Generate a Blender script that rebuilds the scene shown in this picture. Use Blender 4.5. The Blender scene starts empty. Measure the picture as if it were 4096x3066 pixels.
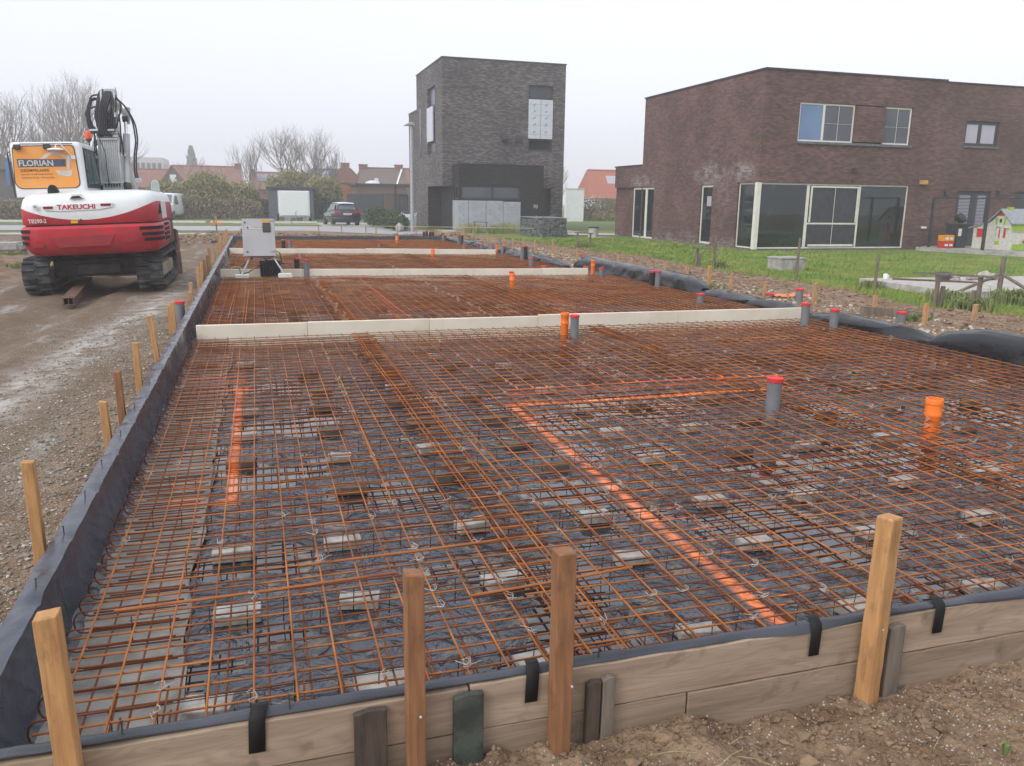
import bpy, math, random
import numpy as np
from mathutils import Vector, Matrix, noise, Euler
random.seed(7); np.random.seed(7)
sc = bpy.context.scene
COL = sc.collection
R = math.radians
# ------------------------------------------------------------------ camera
PITCH, ROLL, YAW, CAMH = R(12.65), 0.0136, R(17.23), 1.78
cam_d = bpy.data.cameras.new('camera'); cam = bpy.data.objects.new('camera', cam_d); COL.objects.link(cam)
f0 = Vector((math.sin(YAW), math.cos(YAW), 0)); r0 = Vector((math.cos(YAW), -math.sin(YAW), 0)); u0 = Vector((0, 0, 1))
fw = f0*math.cos(PITCH) - u0*math.sin(PITCH); up = u0*math.cos(PITCH) + f0*math.sin(PITCH)
rt = r0*math.cos(ROLL) + up*math.sin(ROLL); upp = up*math.cos(ROLL) - r0*math.sin(ROLL)
M = Matrix((rt, upp, -fw)).transposed().to_4x4(); M.translation = (0, 0, CAMH); cam.matrix_world = M
cam_d.sensor_width = 36; cam_d.lens = 36*3270/4096; cam_d.clip_end = 2000; cam_d.clip_start = 0.05
sc.camera = cam
sc.render.resolution_x, sc.render.resolution_y = 1024, 766
# ------------------------------------------------------------------ world
W = bpy.data.worlds.new("World"); sc.world = W; W.use_nodes = True
nt = W.node_tree; nt.nodes.clear()
out = nt.nodes.new('ShaderNodeOutputWorld')
SUN_EL, SUN_AZ = R(38), R(-120)
def wn(t): return nt.nodes.new(t)
sky = wn('ShaderNodeTexSky'); sky.sky_type = 'NISHITA'; sky.sun_disc = False
sky.sun_elevation = SUN_EL; sky.sun_rotation = SUN_AZ; sky.air_density = 1; sky.dust_density = 4; sky.ozone_density = 1
hs = wn('ShaderNodeHueSaturation'); hs.inputs['Saturation'].default_value = 0.12
b1 = wn('ShaderNodeBackground'); b1.inputs[1].default_value = 0.05
tc = wn('ShaderNodeTexCoord'); sp = wn('ShaderNodeSeparateXYZ'); mr = wn('ShaderNodeMapRange')
mr.inputs[1].default_value = -0.02; mr.inputs[2].default_value = 0.55
rmp = wn('ShaderNodeValToRGB'); rmp.color_ramp.elements[0].color = (0.665, 0.685, 0.79, 1); rmp.color_ramp.elements[1].color = (0.90, 0.94, 1.03, 1)
b2 = wn('ShaderNodeBackground'); b2.inputs[1].default_value = 0.80
ad = wn('ShaderNodeAddShader')
L = nt.links.new
L(sky.outputs[0], hs.inputs['Color']); L(hs.outputs[0], b1.inputs[0])
L(tc.outputs['Generated'], sp.inputs[0]); L(sp.outputs[2], mr.inputs[0]); L(mr.outputs[0], rmp.inputs[0]); L(rmp.outputs[0], b2.inputs[0])
L(b1.outputs[0], ad.inputs[0]); L(b2.outputs[0], ad.inputs[1]); L(ad.outputs[0], out.inputs[0])
# ------------------------------------------------------------------ sun (overcast)
sd = bpy.data.lights.new('sun', 'SUN'); sd.energy = 0.9; sd.angle = R(25); sd.color = (1, .97, .93)
sun = bpy.data.objects.new('sun', sd); COL.objects.link(sun)
sv = Vector((math.cos(SUN_EL)*math.sin(SUN_AZ), math.cos(SUN_EL)*math.cos(SUN_AZ), math.sin(SUN_EL)))
sun.rotation_euler = (-sv).to_track_quat('-Z', 'Y').to_euler()
sc.view_settings.view_transform = 'Standard'; sc.view_settings.look = 'None'
sc.view_settings.exposure = 0.38; sc.view_settings.gamma = 1
sc.cycles.max_bounces = 6; sc.cycles.diffuse_bounces = 3; sc.cycles.glossy_bounces = 3
sc.cycles.transparent_max_bounces = 6; sc.cycles.volume_bounces = 2; sc.cycles.caustics_reflective = False

# ------------------------------------------------------------------ helpers
class MB:
    def __init__(s): s.v = []; s.f = []
    def add(s, v, f):
        o = len(s.v); s.v += [tuple(p) for p in v]; s.f += [tuple(i+o for i in q) for q in f]; return s
    def box(s, x0, x1, y0, y1, z0, z1):
        if x0 > x1: x0, x1 = x1, x0
        if y0 > y1: y0, y1 = y1, y0
        if z0 > z1: z0, z1 = z1, z0
        v = [(x0,y0,z0),(x1,y0,z0),(x1,y1,z0),(x0,y1,z0),(x0,y0,z1),(x1,y0,z1),(x1,y1,z1),(x0,y1,z1)]
        return s.add(v, [(0,3,2,1),(4,5,6,7),(0,1,5,4),(1,2,6,5),(2,3,7,6),(3,0,4,7)])
    def obox(s, c, size, rot=(0,0,0)):
        m = Euler(rot).to_matrix(); hx, hy, hz = [a/2 for a in size]; c = Vector(c)
        v = [c + m @ Vector((a*hx, b*hy, d*hz)) for d in (-1,1) for a, b in ((-1,-1),(1,-1),(1,1),(-1,1))]
        return s.add(v, [(0,3,2,1),(4,5,6,7),(0,1,5,4),(1,2,6,5),(2,3,7,6),(3,0,4,7)])
    def bar(s, p0, p1, w, h=None, upv=(0,0,1)):     # rectangular bar between two points
        h = h or w; p0 = Vector(p0); p1 = Vector(p1); d = (p1-p0).normalized(); a = d.cross(Vector(upv))
        if a.length < 1e-4: a = d.cross(Vector((0,1,0)))
        a.normalize(); b = a.cross(d).normalized(); a *= w/2; b *= h/2
        v = [p0-a-b, p0+a-b, p0+a+b, p0-a+b, p1-a-b, p1+a-b, p1+a+b, p1-a+b]
        return s.add(v, [(0,1,2,3),(7,6,5,4),(1,0,4,5),(2,1,5,6),(3,2,6,7),(0,3,7,4)])
    def tube(s, pts, r, n=8, cap=True):
        pts = [Vector(p) for p in pts]; rs = r if isinstance(r, (list, tuple)) else [r]*len(pts)
        o = len(s.v); a = None
        for i, p in enumerate(pts):
            d = (pts[min(i+1, len(pts)-1)] - pts[max(i-1, 0)]).normalized()
            if a is None:
                a = d.cross(Vector((0,0,1)))
                if a.length < .1: a = d.cross(Vector((0,1,0)))
            else: a = a - d*a.dot(d)
            a.normalize(); b = d.cross(a)
            for k in range(n):
                t = 2*math.pi*k/n; s.v.append(tuple(p + (a*math.cos(t) + b*math.sin(t))*rs[i]))
        for i in range(len(pts)-1):
            for k in range(n):
                k2 = (k+1) % n
                s.f.append((o+i*n+k, o+i*n+k2, o+(i+1)*n+k2, o+(i+1)*n+k))
        if cap:
            s.f.append(tuple(o+k for k in reversed(range(n)))); s.f.append(tuple(o+(len(pts)-1)*n+k for k in range(n)))
        return s
    def lathe(s, prof, c=(0,0,0), n=20, axis='z', cap=True):   # prof: (r, h)
        o = len(s.v); c = Vector(c)
        for r, h in prof:
            for k in range(n):
                t = 2*math.pi*k/n; a, b = r*math.cos(t), r*math.sin(t)
                q = (a, b, h) if axis == 'z' else ((h, a, b) if axis == 'x' else (b, h, a))
                s.v.append(tuple(c + Vector(q)))
        for i in range(len(prof)-1):
            for k in range(n):
                k2 = (k+1) % n; s.f.append((o+i*n+k, o+i*n+k2, o+(i+1)*n+k2, o+(i+1)*n+k))
        if cap:
            s.f.append(tuple(o+k for k in reversed(range(n)))); s.f.append(tuple(o+(len(prof)-1)*n+k for k in range(n)))
        return s
    def prism(s, poly, a0, a1, axis='y'):   # poly 2D extruded; axis y: (x,z), x: (y,z), z: (x,y)
        def q(p, a): return (p[0], a, p[1]) if axis == 'y' else ((a, p[0], p[1]) if axis == 'x' else (p[0], p[1], a))
        n = len(poly); v = [q(p, a0) for p in poly] + [q(p, a1) for p in poly]
        return s.add(v, [tuple(range(n))[::-1], tuple(range(n, 2*n))] + [(k, (k+1) % n, n+(k+1) % n, n+k) for k in range(n)])
    def loft(s, secs, cap=True):
        n = len(secs[0]); o = len(s.v)
        for q in secs: s.v += [tuple(p) for p in q]
        for i in range(len(secs)-1):
            for k in range(n):
                k2 = (k+1) % n; s.f.append((o+i*n+k, o+i*n+k2, o+(i+1)*n+k2, o+(i+1)*n+k))
        if cap:
            s.f.append(tuple(o+k for k in reversed(range(n)))); s.f.append(tuple(o+(len(secs)-1)*n+k for k in range(n)))
        return s
    def grid(s, fn, us, vs):
        o = len(s.v); nv = len(vs)
        for u in us:
            for v in vs: s.v.append(tuple(fn(u, v)))
        for i in range(len(us)-1):
            for j in range(nv-1):
                a = o+i*nv+j; s.f.append((a, a+nv, a+nv+1, a+1))
        return s
def build(name, mb, m, parent=None, loc=None, smooth=False, bevel=0, local=False, solid=0):
    """one mesh object. vertices are world coordinates unless local."""
    me = bpy.data.meshes.new(name)
    org = Vector(loc) if loc is not None else (Vector(parent.location) if (parent is not None and not local) else Vector((0,0,0)))
    if parent is not None and not local and loc is None:
        p = parent.parent
        while p is not None: org += Vector(p.location); p = p.parent
    vs = mb.v if local else [(a-org.x, b-org.y, c-org.z) for a, b, c in mb.v]
    me.from_pydata(vs, [], mb.f); me.update()
    if m is not None: me.materials.append(m)
    if smooth:
        me.shade_smooth()
        if smooth != 2:
            try: me.set_sharp_from_angle(angle=R(40))
            except Exception: pass
    o = bpy.data.objects.new(name, me); COL.objects.link(o)
    if parent is not None: o.parent = parent
    elif loc is not None: o.location = loc
    if solid:
        q = o.modifiers.new('s', 'SOLIDIFY'); q.thickness = solid; q.offset = 0
    if bevel:
        q = o.modifiers.new('b', 'BEVEL'); q.width = bevel; q.segments = 2; q.limit_method = 'ANGLE'
    return o
def tag(o, label, cat, group=None):
    o['label'] = label; o['category'] = cat
    if group: o['group'] = group
    return o
def struct(o, kind='structure', label=None, cat=None):
    o['kind'] = kind
    if label: o['label'] = label
    if cat: o['category'] = cat
    return o
def thing(name, label, cat, loc=(0,0,0), group=None, rot=None):
    o = bpy.data.objects.new(name, None); COL.objects.link(o); o.location = loc; o.empty_display_size = .1
    if rot: o.rotation_euler = rot
    return tag(o, label, cat, group)
def copy_tree(o, parent=None):
    c = o.copy(); COL.objects.link(c); c.parent = parent
    for ch in list(o.children): copy_tree(ch, c)
    return c
def text_mesh(name, txt, size, m, parent, mat4, extrude=.002, bold=0, spacing=1, align='LEFT', sx=1):
    cu = bpy.data.curves.new(name, 'FONT'); cu.body = txt; cu.size = size; cu.extrude = extrude; cu.offset = bold
    cu.space_character = spacing; cu.align_x = align; cu.resolution_u = 3
    t = bpy.data.objects.new(name, cu); COL.objects.link(t)
    dg = bpy.context.evaluated_depsgraph_get(); me = bpy.data.meshes.new_from_object(t.evaluated_get(dg))
    bpy.data.objects.remove(t)
    me.transform(Matrix.Diagonal((sx, 1, 1, 1))); me.transform(mat4); me.materials.clear(); me.materials.append(m)
    o = bpy.data.objects.new(name, me); COL.objects.link(o); o.parent = parent
    return o
def face_y(x, y, z, tilt=0):       # lettering facing -Y, reading along +X
    return Matrix.Translation((x, y, z)) @ Matrix.Rotation(tilt, 4, 'Y') @ Matrix.Rotation(R(90), 4, 'X')
ICO = None
def rocks(pts, sizes, flat=.7, jit=.25, rng=None):
    """many small stones in one mesh builder (numpy)"""
    import bmesh
    global ICO
    if ICO is None:
        bm = bmesh.new(); bmesh.ops.create_icosphere(bm, subdivisions=1, radius=1)
        ICO = (np.array([v.co[:] for v in bm.verts]), [tuple(v.index for v in f.verts) for f in bm.faces]); bm.free()
    V, F = ICO; rng = rng or np.random.RandomState(3); mb = MB(); nv = len(V); vs = []; fs = []
    for i, (p, s) in enumerate(zip(pts, sizes)):
        a = rng.rand()*6.28; q = V*(1+(rng.rand(nv, 1)-.5)*2*jit)*np.array([rng.uniform(.7,1.3), rng.uniform(.7,1.2), flat*rng.uniform(.7,1.2)])*s
        c, d = math.cos(a), math.sin(a); q = np.stack([q[:,0]*c-q[:,1]*d, q[:,0]*d+q[:,1]*c, q[:,2]], 1) + np.array(p)
        vs.append(q); o = i*nv; fs += [(x+o, y+o, z+o) for x, y, z in F]
    mb.v = [tuple(r) for r in np.concatenate(vs)] if vs else []; mb.f = fs
    return mb
def leaves(pts, size, asp=1.0, rng=None, upbias=0):
    rng = rng or np.random.RandomState(5); n = len(pts); pts = np.array(pts, float)
    a = rng.normal(size=(n,3)); a[:,2] = a[:,2]+upbias*np.abs(rng.normal(size=n)); a /= np.linalg.norm(a, axis=1)[:,None]
    b = np.cross(a, rng.normal(size=(n,3))); b /= np.linalg.norm(b, axis=1)[:,None]
    s = np.array(size)*np.ones(n)*rng.uniform(.6, 1.3, n); a *= (s*asp)[:,None]; b *= s[:,None]
    q = np.stack([pts-b*.5, pts+a*.5, pts+b*.5, pts-a*.5], 1).reshape(-1,3)
    mb = MB(); mb.v = [tuple(r) for r in q]; mb.f = [(4*i,4*i+1,4*i+2,4*i+3) for i in range(n)]
    return mb

# ------------------------------------------------------------------ materials
def mat(name, c1, c2=None, scale=4, rough=.75, bump=0.0, bscale=30, metal=0, spec=.4, lo=.38, hi=.62, stretch=None, rvar=0, bdist=.01, coat=0, detail=5):
    m = bpy.data.materials.new(name); m.use_nodes = True; t = m.node_tree; p = t.nodes['Principled BSDF']; k = t.links.new
    p.inputs['Roughness'].default_value = rough; p.inputs['Metallic'].default_value = metal
    p.inputs['Specular IOR Level'].default_value = spec; p.inputs['Coat Weight'].default_value = coat
    co = t.nodes.new('ShaderNodeTexCoord'); src = co.outputs['Object']
    if stretch:
        mp = t.nodes.new('ShaderNodeMapping'); mp.inputs['Scale'].default_value = stretch; k(src, mp.inputs[0]); src = mp.outputs[0]
    m['src'] = 1
    if c2 is None: c2 = tuple(x*.8 for x in c1)
    n = t.nodes.new('ShaderNodeTexNoise'); n.inputs['Scale'].default_value = scale; n.inputs['Detail'].default_value = detail; k(src, n.inputs[0])
    r = t.nodes.new('ShaderNodeMapRange'); r.inputs[1].default_value = lo; r.inputs[2].default_value = hi; k(n.outputs[0], r.inputs[0])
    x = t.nodes.new('ShaderNodeMix'); x.data_type = 'RGBA'; x.name = 'MIX'; k(r.outputs[0], x.inputs[0])
    x.inputs[6].default_value = (*c1, 1); x.inputs[7].default_value = (*c2, 1); k(x.outputs[2], p.inputs['Base Color'])
    if rvar:
        rr = t.nodes.new('ShaderNodeMapRange'); rr.inputs[1].default_value = .3; rr.inputs[2].default_value = .7
        rr.inputs[3].default_value = max(.02, rough-rvar); rr.inputs[4].default_value = min(1, rough+rvar)
        n3 = t.nodes.new('ShaderNodeTexNoise'); n3.inputs['Scale'].default_value = scale*1.7; k(src, n3.inputs[0]); k(n3.outputs[0], rr.inputs[0]); k(rr.outputs[0], p.inputs['Roughness'])
    if bump:
        n2 = t.nodes.new('ShaderNodeTexNoise'); n2.inputs['Scale'].default_value = bscale; n2.inputs['Detail'].default_value = 4; k(src, n2.inputs[0])
        b = t.nodes.new('ShaderNodeBump'); b.name = 'BUMP'; b.inputs['Strength'].default_value = bump; b.inputs['Distance'].default_value = bdist; k(n2.outputs[0], b.inputs['Height']); k(b.outputs[0], p.inputs['Normal'])
    return m
def nodes_of(m): return m.node_tree, m.node_tree.nodes['Principled BSDF'], m.node_tree.links.new
def mix_in(m, fac_out, color):
    """mix a further colour over a material's base colour"""
    t, p, k = nodes_of(m); prev = p.inputs['Base Color'].links[0].from_socket
    x = t.nodes.new('ShaderNodeMix'); x.data_type = 'RGBA'; k(fac_out, x.inputs[0]); k(prev, x.inputs[6]); x.inputs[7].default_value = (*color, 1)
    k(x.outputs[2], p.inputs['Base Color']); return x
def mth(t, op, a, b=None, c=None, clamp=False):
    n = t.nodes.new('ShaderNodeMath'); n.operation = op; n.use_clamp = clamp
    for i, v in enumerate((a, b, c)):
        if v is None: continue
        if isinstance(v, (int, float)): n.inputs[i].default_value = v
        else: t.links.new(v, n.inputs[i])
    return n.outputs[0]
def brick_mat(name, ca, cb, mortar, bw=.21, bh=.06, dark=None, efflor=None):
    m = bpy.data.materials.new(name); m.use_nodes = True; t, p, k = nodes_of(m)
    p.inputs['Roughness'].default_value = .85; p.inputs['Specular IOR Level'].default_value = .3
    g = t.nodes.new('ShaderNodeNewGeometry'); s = t.nodes.new('ShaderNodeSeparateXYZ'); k(g.outputs['Position'], s.inputs[0])
    u = mth(t, 'ADD', s.outputs[0], s.outputs[1]); c = t.nodes.new('ShaderNodeCombineXYZ'); k(u, c.inputs[0]); k(s.outputs[2], c.inputs[1])
    b = t.nodes.new('ShaderNodeTexBrick'); b.inputs['Scale'].default_value = 1; b.inputs['Brick Width'].default_value = bw; b.inputs['Row Height'].default_value = bh
    b.inputs['Mortar Size'].default_value = .006; b.inputs['Mortar Smooth'].default_value = .2; b.inputs['Bias'].default_value = -.1
    b.inputs['Color1'].default_value = (0,0,0,1); b.inputs['Color2'].default_value = (1,1,1,1); b.inputs['Mortar'].default_value = (.5,.5,.5,1); k(c.outputs[0], b.inputs[0])
    # per-brick tone: ramp over the random brick value
    r = t.nodes.new('ShaderNodeValToRGB'); e = r.color_ramp.elements
    dark = dark or tuple(x*.55 for x in ca); e[0].position = 0; e[0].color = (*dark, 1); e[1].position = 1; e[1].color = (*cb, 1)
    q = e.new(.45); q.color = (*ca, 1); q = e.new(.9); q.color = (*[x*.5+y*.5 for x, y in zip(ca, cb)], 1); k(b.outputs['Color'], r.inputs[0])
    n = t.nodes.new('ShaderNodeTexNoise'); n.inputs['Scale'].default_value = .55; n.inputs['Detail'].default_value = 6; k(g.outputs['Position'], n.inputs[0])
    mr = t.nodes.new('ShaderNodeMapRange'); mr.inputs[1].default_value = .3; mr.inputs[2].default_value = .7; mr.inputs[3].default_value = .72; mr.inputs[4].default_value = 1.3; k(n.outputs[0], mr.inputs[0])
    mu = t.nodes.new('ShaderNodeVectorMath'); mu.operation = 'SCALE'; k(r.outputs[0], mu.inputs[0]); k(mr.outputs[0], mu.inputs[3])
    mm = t.nodes.new('ShaderNodeMix'); mm.data_type = 'RGBA'; k(b.outputs['Fac'], mm.inputs[0]); k(mu.outputs[0], mm.inputs[6]); mm.inputs[7].default_value = (*mortar, 1)
    k(mm.outputs[2], p.inputs['Base Color'])
    bp = t.nodes.new('ShaderNodeBump'); bp.inputs['Strength'].default_value = .5; bp.inputs['Distance'].default_value = .01
    inv = mth(t, 'SUBTRACT', 1.0, b.outputs['Fac']); k(inv, bp.inputs['Height']); k(bp.outputs[0], p.inputs['Normal'])
    if efflor:
        tot = None
        nn = t.nodes.new('ShaderNodeTexNoise'); nn.inputs['Scale'].default_value = 2.2; nn.inputs['Detail'].default_value = 8; k(g.outputs['Position'], nn.inputs[0])
        for (y, z, ry, rz, st) in efflor:
            a = mth(t, 'DIVIDE', mth(t, 'SUBTRACT', s.outputs[1], y), ry); d = mth(t, 'DIVIDE', mth(t, 'SUBTRACT', s.outputs[2], z), rz)
            q = mth(t, 'SUBTRACT', 1.0, mth(t, 'ADD', mth(t, 'MULTIPLY', a, a), mth(t, 'MULTIPLY', d, d)), clamp=True)
            q = mth(t, 'MULTIPLY', q, st); tot = q if tot is None else mth(t, 'MAXIMUM', tot, q)
        w = mth(t, 'MULTIPLY', tot, mth(t, 'MULTIPLY', mth(t, 'SUBTRACT', nn.outputs[0], .36), 4.0, clamp=True), clamp=True)
        vv = mth(t, 'MULTIPLY', w, mth(t, 'ADD', .35, b.outputs['Color']), clamp=True)
        side = mth(t, 'LESS_THAN', s.outputs[0], 17.95)
        mix_in(m, mth(t, 'MULTIPLY', vv, side), (.42,.41,.42))
    return m
def paint_mask(m, width, strength=1.0, col=(1.0,.23,.045)):
    """orange marking spray that lies across whatever surface is on the lines"""
    t, p, k = nodes_of(m); g = t.nodes.new('ShaderNodeNewGeometry'); s = t.nodes.new('ShaderNodeSeparateXYZ'); k(g.outputs['Position'], s.inputs[0])
    n = t.nodes.new('ShaderNodeTexNoise'); n.inputs['Scale'].default_value = 5; n.inputs['Detail'].default_value = 6; k(g.outputs['Position'], n.inputs[0])
    X, Y = s.outputs[0], s.outputs[1]; tot = None
    for (x0, y0, x1, y1, st) in PAINT:
        if abs(x1-x0) < abs(y1-y0): a, c, lo, hi, bq = X, (x0+x1)/2, min(y0,y1), max(y0,y1), Y
        else: a, c, lo, hi, bq = Y, (y0+y1)/2, min(x0,x1), max(x0,x1), X
        d = mth(t, 'ABSOLUTE', mth(t, 'SUBTRACT', a, c)); e = mth(t, 'MAXIMUM', mth(t, 'SUBTRACT', lo, bq), mth(t, 'SUBTRACT', bq, hi))
        d = mth(t, 'MAXIMUM', d, e)
        q = mth(t, 'SUBTRACT', 1.25, mth(t, 'DIVIDE', d, width*(1.9 if a is Y else 1.0)), clamp=True); q = mth(t, 'MULTIPLY', q, st)
        tot = q if tot is None else mth(t, 'MAXIMUM', tot, q)
    q = mth(t, 'MULTIPLY', tot, mth(t, 'MULTIPLY', mth(t, 'SUBTRACT', n.outputs[0], .25), 3.2, clamp=True))
    q = mth(t, 'MULTIPLY', q, strength, clamp=True); mix_in(m, q, col); return q
PAINT = [(-.2,7.65,-.23,4.72,.62), (-.62,7.62,-.2,7.62,1.2), (-.5,4.69,-.24,4.69,.6), (2.0,6.45,2.0,2.62,1), (2.0,6.48,4.7,6.48,1.4), (4.73,6.45,4.73,2.4,.75),
         (1.9,16.5,1.9,11.3,.8), (1.9,11.4,4.6,11.4,.6), (4.7,14.0,4.7,10.5,.7), (4.9,9.1,6.4,9.1,.5), (5.6,8.2,6.8,8.2,.5)]
white = mat('white_paint', (.74,.755,.76), (.69,.705,.71), scale=3, rough=.35, spec=.5, rvar=.08)
red = mat('red_paint', (.50,.018,.035), (.40,.022,.035), scale=3, rough=.42, spec=.45, rvar=.12)
dark_metal = mat('dark_metal', (.03,.03,.033), (.06,.055,.05), scale=9, rough=.6, bump=.1)
grey_metal = mat('grey_metal', (.36,.37,.37), (.25,.25,.25), scale=8, rough=.42, metal=.35)
boom_paint = mat('boom_paint', (.55,.56,.56), (.42,.43,.43), scale=6, rough=.45)
chrome = mat('chrome', (.8,.8,.8), rough=.15, metal=1)
galv = mat('galvanised', (.42,.44,.46), (.34,.35,.37), scale=10, rough=.4, metal=.6)
rubber = mat('rubber', (.03,.03,.032), (.13,.125,.12), scale=5, rough=.85, bump=.3, bscale=50, lo=.45, hi=.75)
hose_m = mat('hose_rubber', (.022,.023,.028), (.035,.035,.04), rough=.55)
glass_dark = mat('dark_glass', (.008,.012,.013), (.018,.026,.026), scale=.9, rough=.03, spec=.7)
glass_green = mat('green_glass', (.03,.10,.09), (.015,.03,.03), scale=3, rough=.1, stretch=(8,8,.4))
glass_blue = mat('blue_blind_glass', (.15,.23,.38), (.12,.19,.34), scale=.7, rough=.1)
glass_grey = mat('screened_glass', (.10,.105,.125), (.075,.08,.095), scale=.8, rough=.25)
glass_pale = mat('curtained_glass', (.42,.40,.46), (.38,.36,.42), scale=1, rough=.2)
frame_white = mat('cream_frame', (.70,.68,.61), (.62,.6,.54), rough=.45)
frame_dark = mat('anthracite_frame', (.03,.034,.042), (.04,.044,.05), rough=.45)
coping_m = mat('coping', (.03,.032,.034), rough=.5)
sill_m = mat('bluestone', (.13,.14,.155), (.09,.095,.105), scale=7, rough=.6)
concrete = mat('concrete', (.40,.385,.36), (.27,.26,.24), scale=5, rough=.85, bump=.3, bscale=60)
block_m = mat('concrete_block', (.44,.42,.39), (.30,.28,.25), scale=14, rough=.9, bump=.4, bscale=110)
slabc = mat('lean_concrete', (.30,.285,.26), (.20,.19,.17), scale=9, rough=.75, bump=.5, bscale=70, rvar=.15)
pale_conc = mat('weathered_concrete', (.47,.44,.41), (.33,.31,.28), scale=6, rough=.9, bump=.4, bscale=40)
rust_beam = mat('rusty_beam', (.17,.085,.055), (.09,.05,.038), scale=8, rough=.8, bump=.3)
wood_new = mat('pine_stake', (.54,.30,.12), (.38,.19,.075), scale=3, rough=.75, stretch=(14,14,1.6), bump=.15, bscale=20, lo=.3, hi=.7)
wood_mid = mat('brown_stake', (.32,.15,.065), (.19,.088,.042), scale=3, rough=.75, stretch=(14,14,1.4), bump=.15, bscale=20, lo=.3, hi=.7)
for m_, c_ in ((wood_new,(.15,.085,.045)),(wood_mid,(.075,.04,.022))):
    t, p, k = nodes_of(m_); co = t.nodes.new('ShaderNodeTexCoord'); q1 = t.nodes.new('ShaderNodeTexNoise'); q1.inputs['Scale'].default_value = 9; q1.inputs['Detail'].default_value = 8; q1.inputs['Roughness'].default_value = .7
    mp = t.nodes.new('ShaderNodeMapping'); mp.inputs['Scale'].default_value = (2.2,2.2,.8); k(co.outputs['Object'], mp.inputs[0]); k(mp.outputs[0], q1.inputs[0]); mix_in(m_, mth(t, 'MULTIPLY', mth(t, 'SUBTRACT', q1.outputs[0], .53), 3.5, clamp=True), c_)
    q2 = t.nodes.new('ShaderNodeTexNoise'); q2.inputs['Scale'].default_value = 30; mp2 = t.nodes.new('ShaderNodeMapping'); mp2.inputs['Scale'].default_value = (4,4,.12); k(co.outputs['Object'], mp2.inputs[0]); k(mp2.outputs[0], q2.inputs[0]); mix_in(m_, mth(t, 'MULTIPLY', mth(t, 'SUBTRACT', q2.outputs[0], .58), 3.0, clamp=True), tuple(x*1.3 for x in c_))
wood_far = mat('weathered_pine', (.45,.27,.14), (.34,.2,.1), scale=4, rough=.8, stretch=(8,8,2))
wood_grey = mat('grey_wood', (.20,.16,.125), (.12,.098,.078), scale=3, rough=.85, stretch=(9,9,1.2), bump=.4, bscale=14)
wood_dark = mat('dark_cleat', (.085,.06,.045), (.05,.037,.03), scale=4, rough=.85, stretch=(9,9,1.5), bump=.4, bscale=20)
wood_green = mat('green_cleat', (.065,.075,.06), (.035,.04,.035), scale=9, rough=.85, bump=.4, bscale=40, lo=.45, hi=.55)
def plank_mat(name, c1, c2, c3):
    m = mat(name, c1, c2, scale=2.2, rough=.85, stretch=(.9,6,9), bump=.25, bscale=9, lo=.3, hi=.7, bdist=.006); t, p, k = nodes_of(m)
    co = t.nodes.new('ShaderNodeTexCoord'); mp = t.nodes.new('ShaderNodeMapping'); mp.inputs['Scale'].default_value = (.7,1,7.5); k(co.outputs['Object'], mp.inputs[0])
    n = t.nodes.new('ShaderNodeTexNoise'); n.inputs['Scale'].default_value = 1.6; n.inputs['Detail'].default_value = 2; n.inputs['Distortion'].default_value = .6; k(mp.outputs[0], n.inputs[0])
    f = mth(t, 'FRACT', mth(t, 'MULTIPLY', n.outputs[0], 16.0)); f = mth(t, 'MULTIPLY', mth(t, 'POWER', mth(t, 'ABSOLUTE', mth(t, 'SUBTRACT', f, .5)), 2.0), 2.0, clamp=True)
    mix_in(m, mth(t, 'MULTIPLY', f, .6), c3)
    v = t.nodes.new('ShaderNodeTexNoise'); v.inputs['Scale'].default_value = 11; v.inputs['Detail'].default_value = 3; k(co.outputs['Object'], v.inputs[0])
    mix_in(m, mth(t, 'MULTIPLY', mth(t, 'SUBTRACT', v.outputs[0], .62), 6.0, clamp=True), tuple(x*.45 for x in c1)); return m
plank_m = plank_mat('formwork_plank', (.41,.31,.225), (.27,.20,.14), (.16,.105,.065))
plank_m2 = plank_mat('lower_plank', (.35,.265,.19), (.21,.155,.11), (.12,.085,.06))
cream_m = mat('insulation_board', (.72,.655,.54), (.64,.57,.455), scale=2.5, rough=.8, bump=.1, bscale=25)
foil_left = mat('grey_membrane', (.045,.052,.074), (.028,.032,.046), scale=3, rough=.27, spec=.6, bump=.35, bscale=3, rvar=.08, bdist=.05, detail=3, stretch=(1,1,1))
foil_dark = mat('black_foil', (.009,.0095,.012), (.014,.015,.019), scale=2, rough=.24, spec=.5, bump=.3, bscale=2.4, rvar=.07, bdist=.08, detail=3)
tape_m = mat('black_tape', (.008,.008,.008), rough=.75)
pvc_grey = mat('grey_pvc', (.17,.175,.185), (.145,.15,.155), rough=.45, scale=6)
pvc_black = mat('black_pvc', (.018,.018,.02), rough=.45)
pvc_orange = mat('orange_pvc', (.90,.20,.02), (.78,.16,.02), rough=.4, scale=5)
cap_red = mat('red_cap', (.62,.03,.03), (.5,.025,.03), rough=.4)
white_wire = mat('white_tie_wire', (.46,.45,.43), rough=.5)
black_wire = mat('black_spacer_wire', (.02,.015,.014), (.04,.02,.015), rough=.7)
foliage = mat('olive_leaves', (.24,.25,.10), (.27,.23,.12), scale=3, rough=.9, spec=.15)
foliage_b = mat('brown_twigs', (.26,.20,.135), (.22,.20,.11), scale=3, rough=.9, spec=.15)
foliage_d = mat('dark_leaves', (.045,.075,.035), (.07,.10,.04), scale=5, rough=.8)
grass_m = mat('grass_blades', (.12,.215,.035), (.23,.25,.06), scale=.8, rough=.85, spec=.2, lo=.4, hi=.6)
dry_grass = mat('dry_grass', (.42,.36,.20), (.28,.27,.12), scale=6, rough=.9)
lawn_m = mat('lawn', (.10,.175,.03), (.24,.235,.065), scale=1.2, rough=.95, spec=.15, bump=.6, bscale=25, lo=.42, hi=.66, detail=8)
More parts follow.
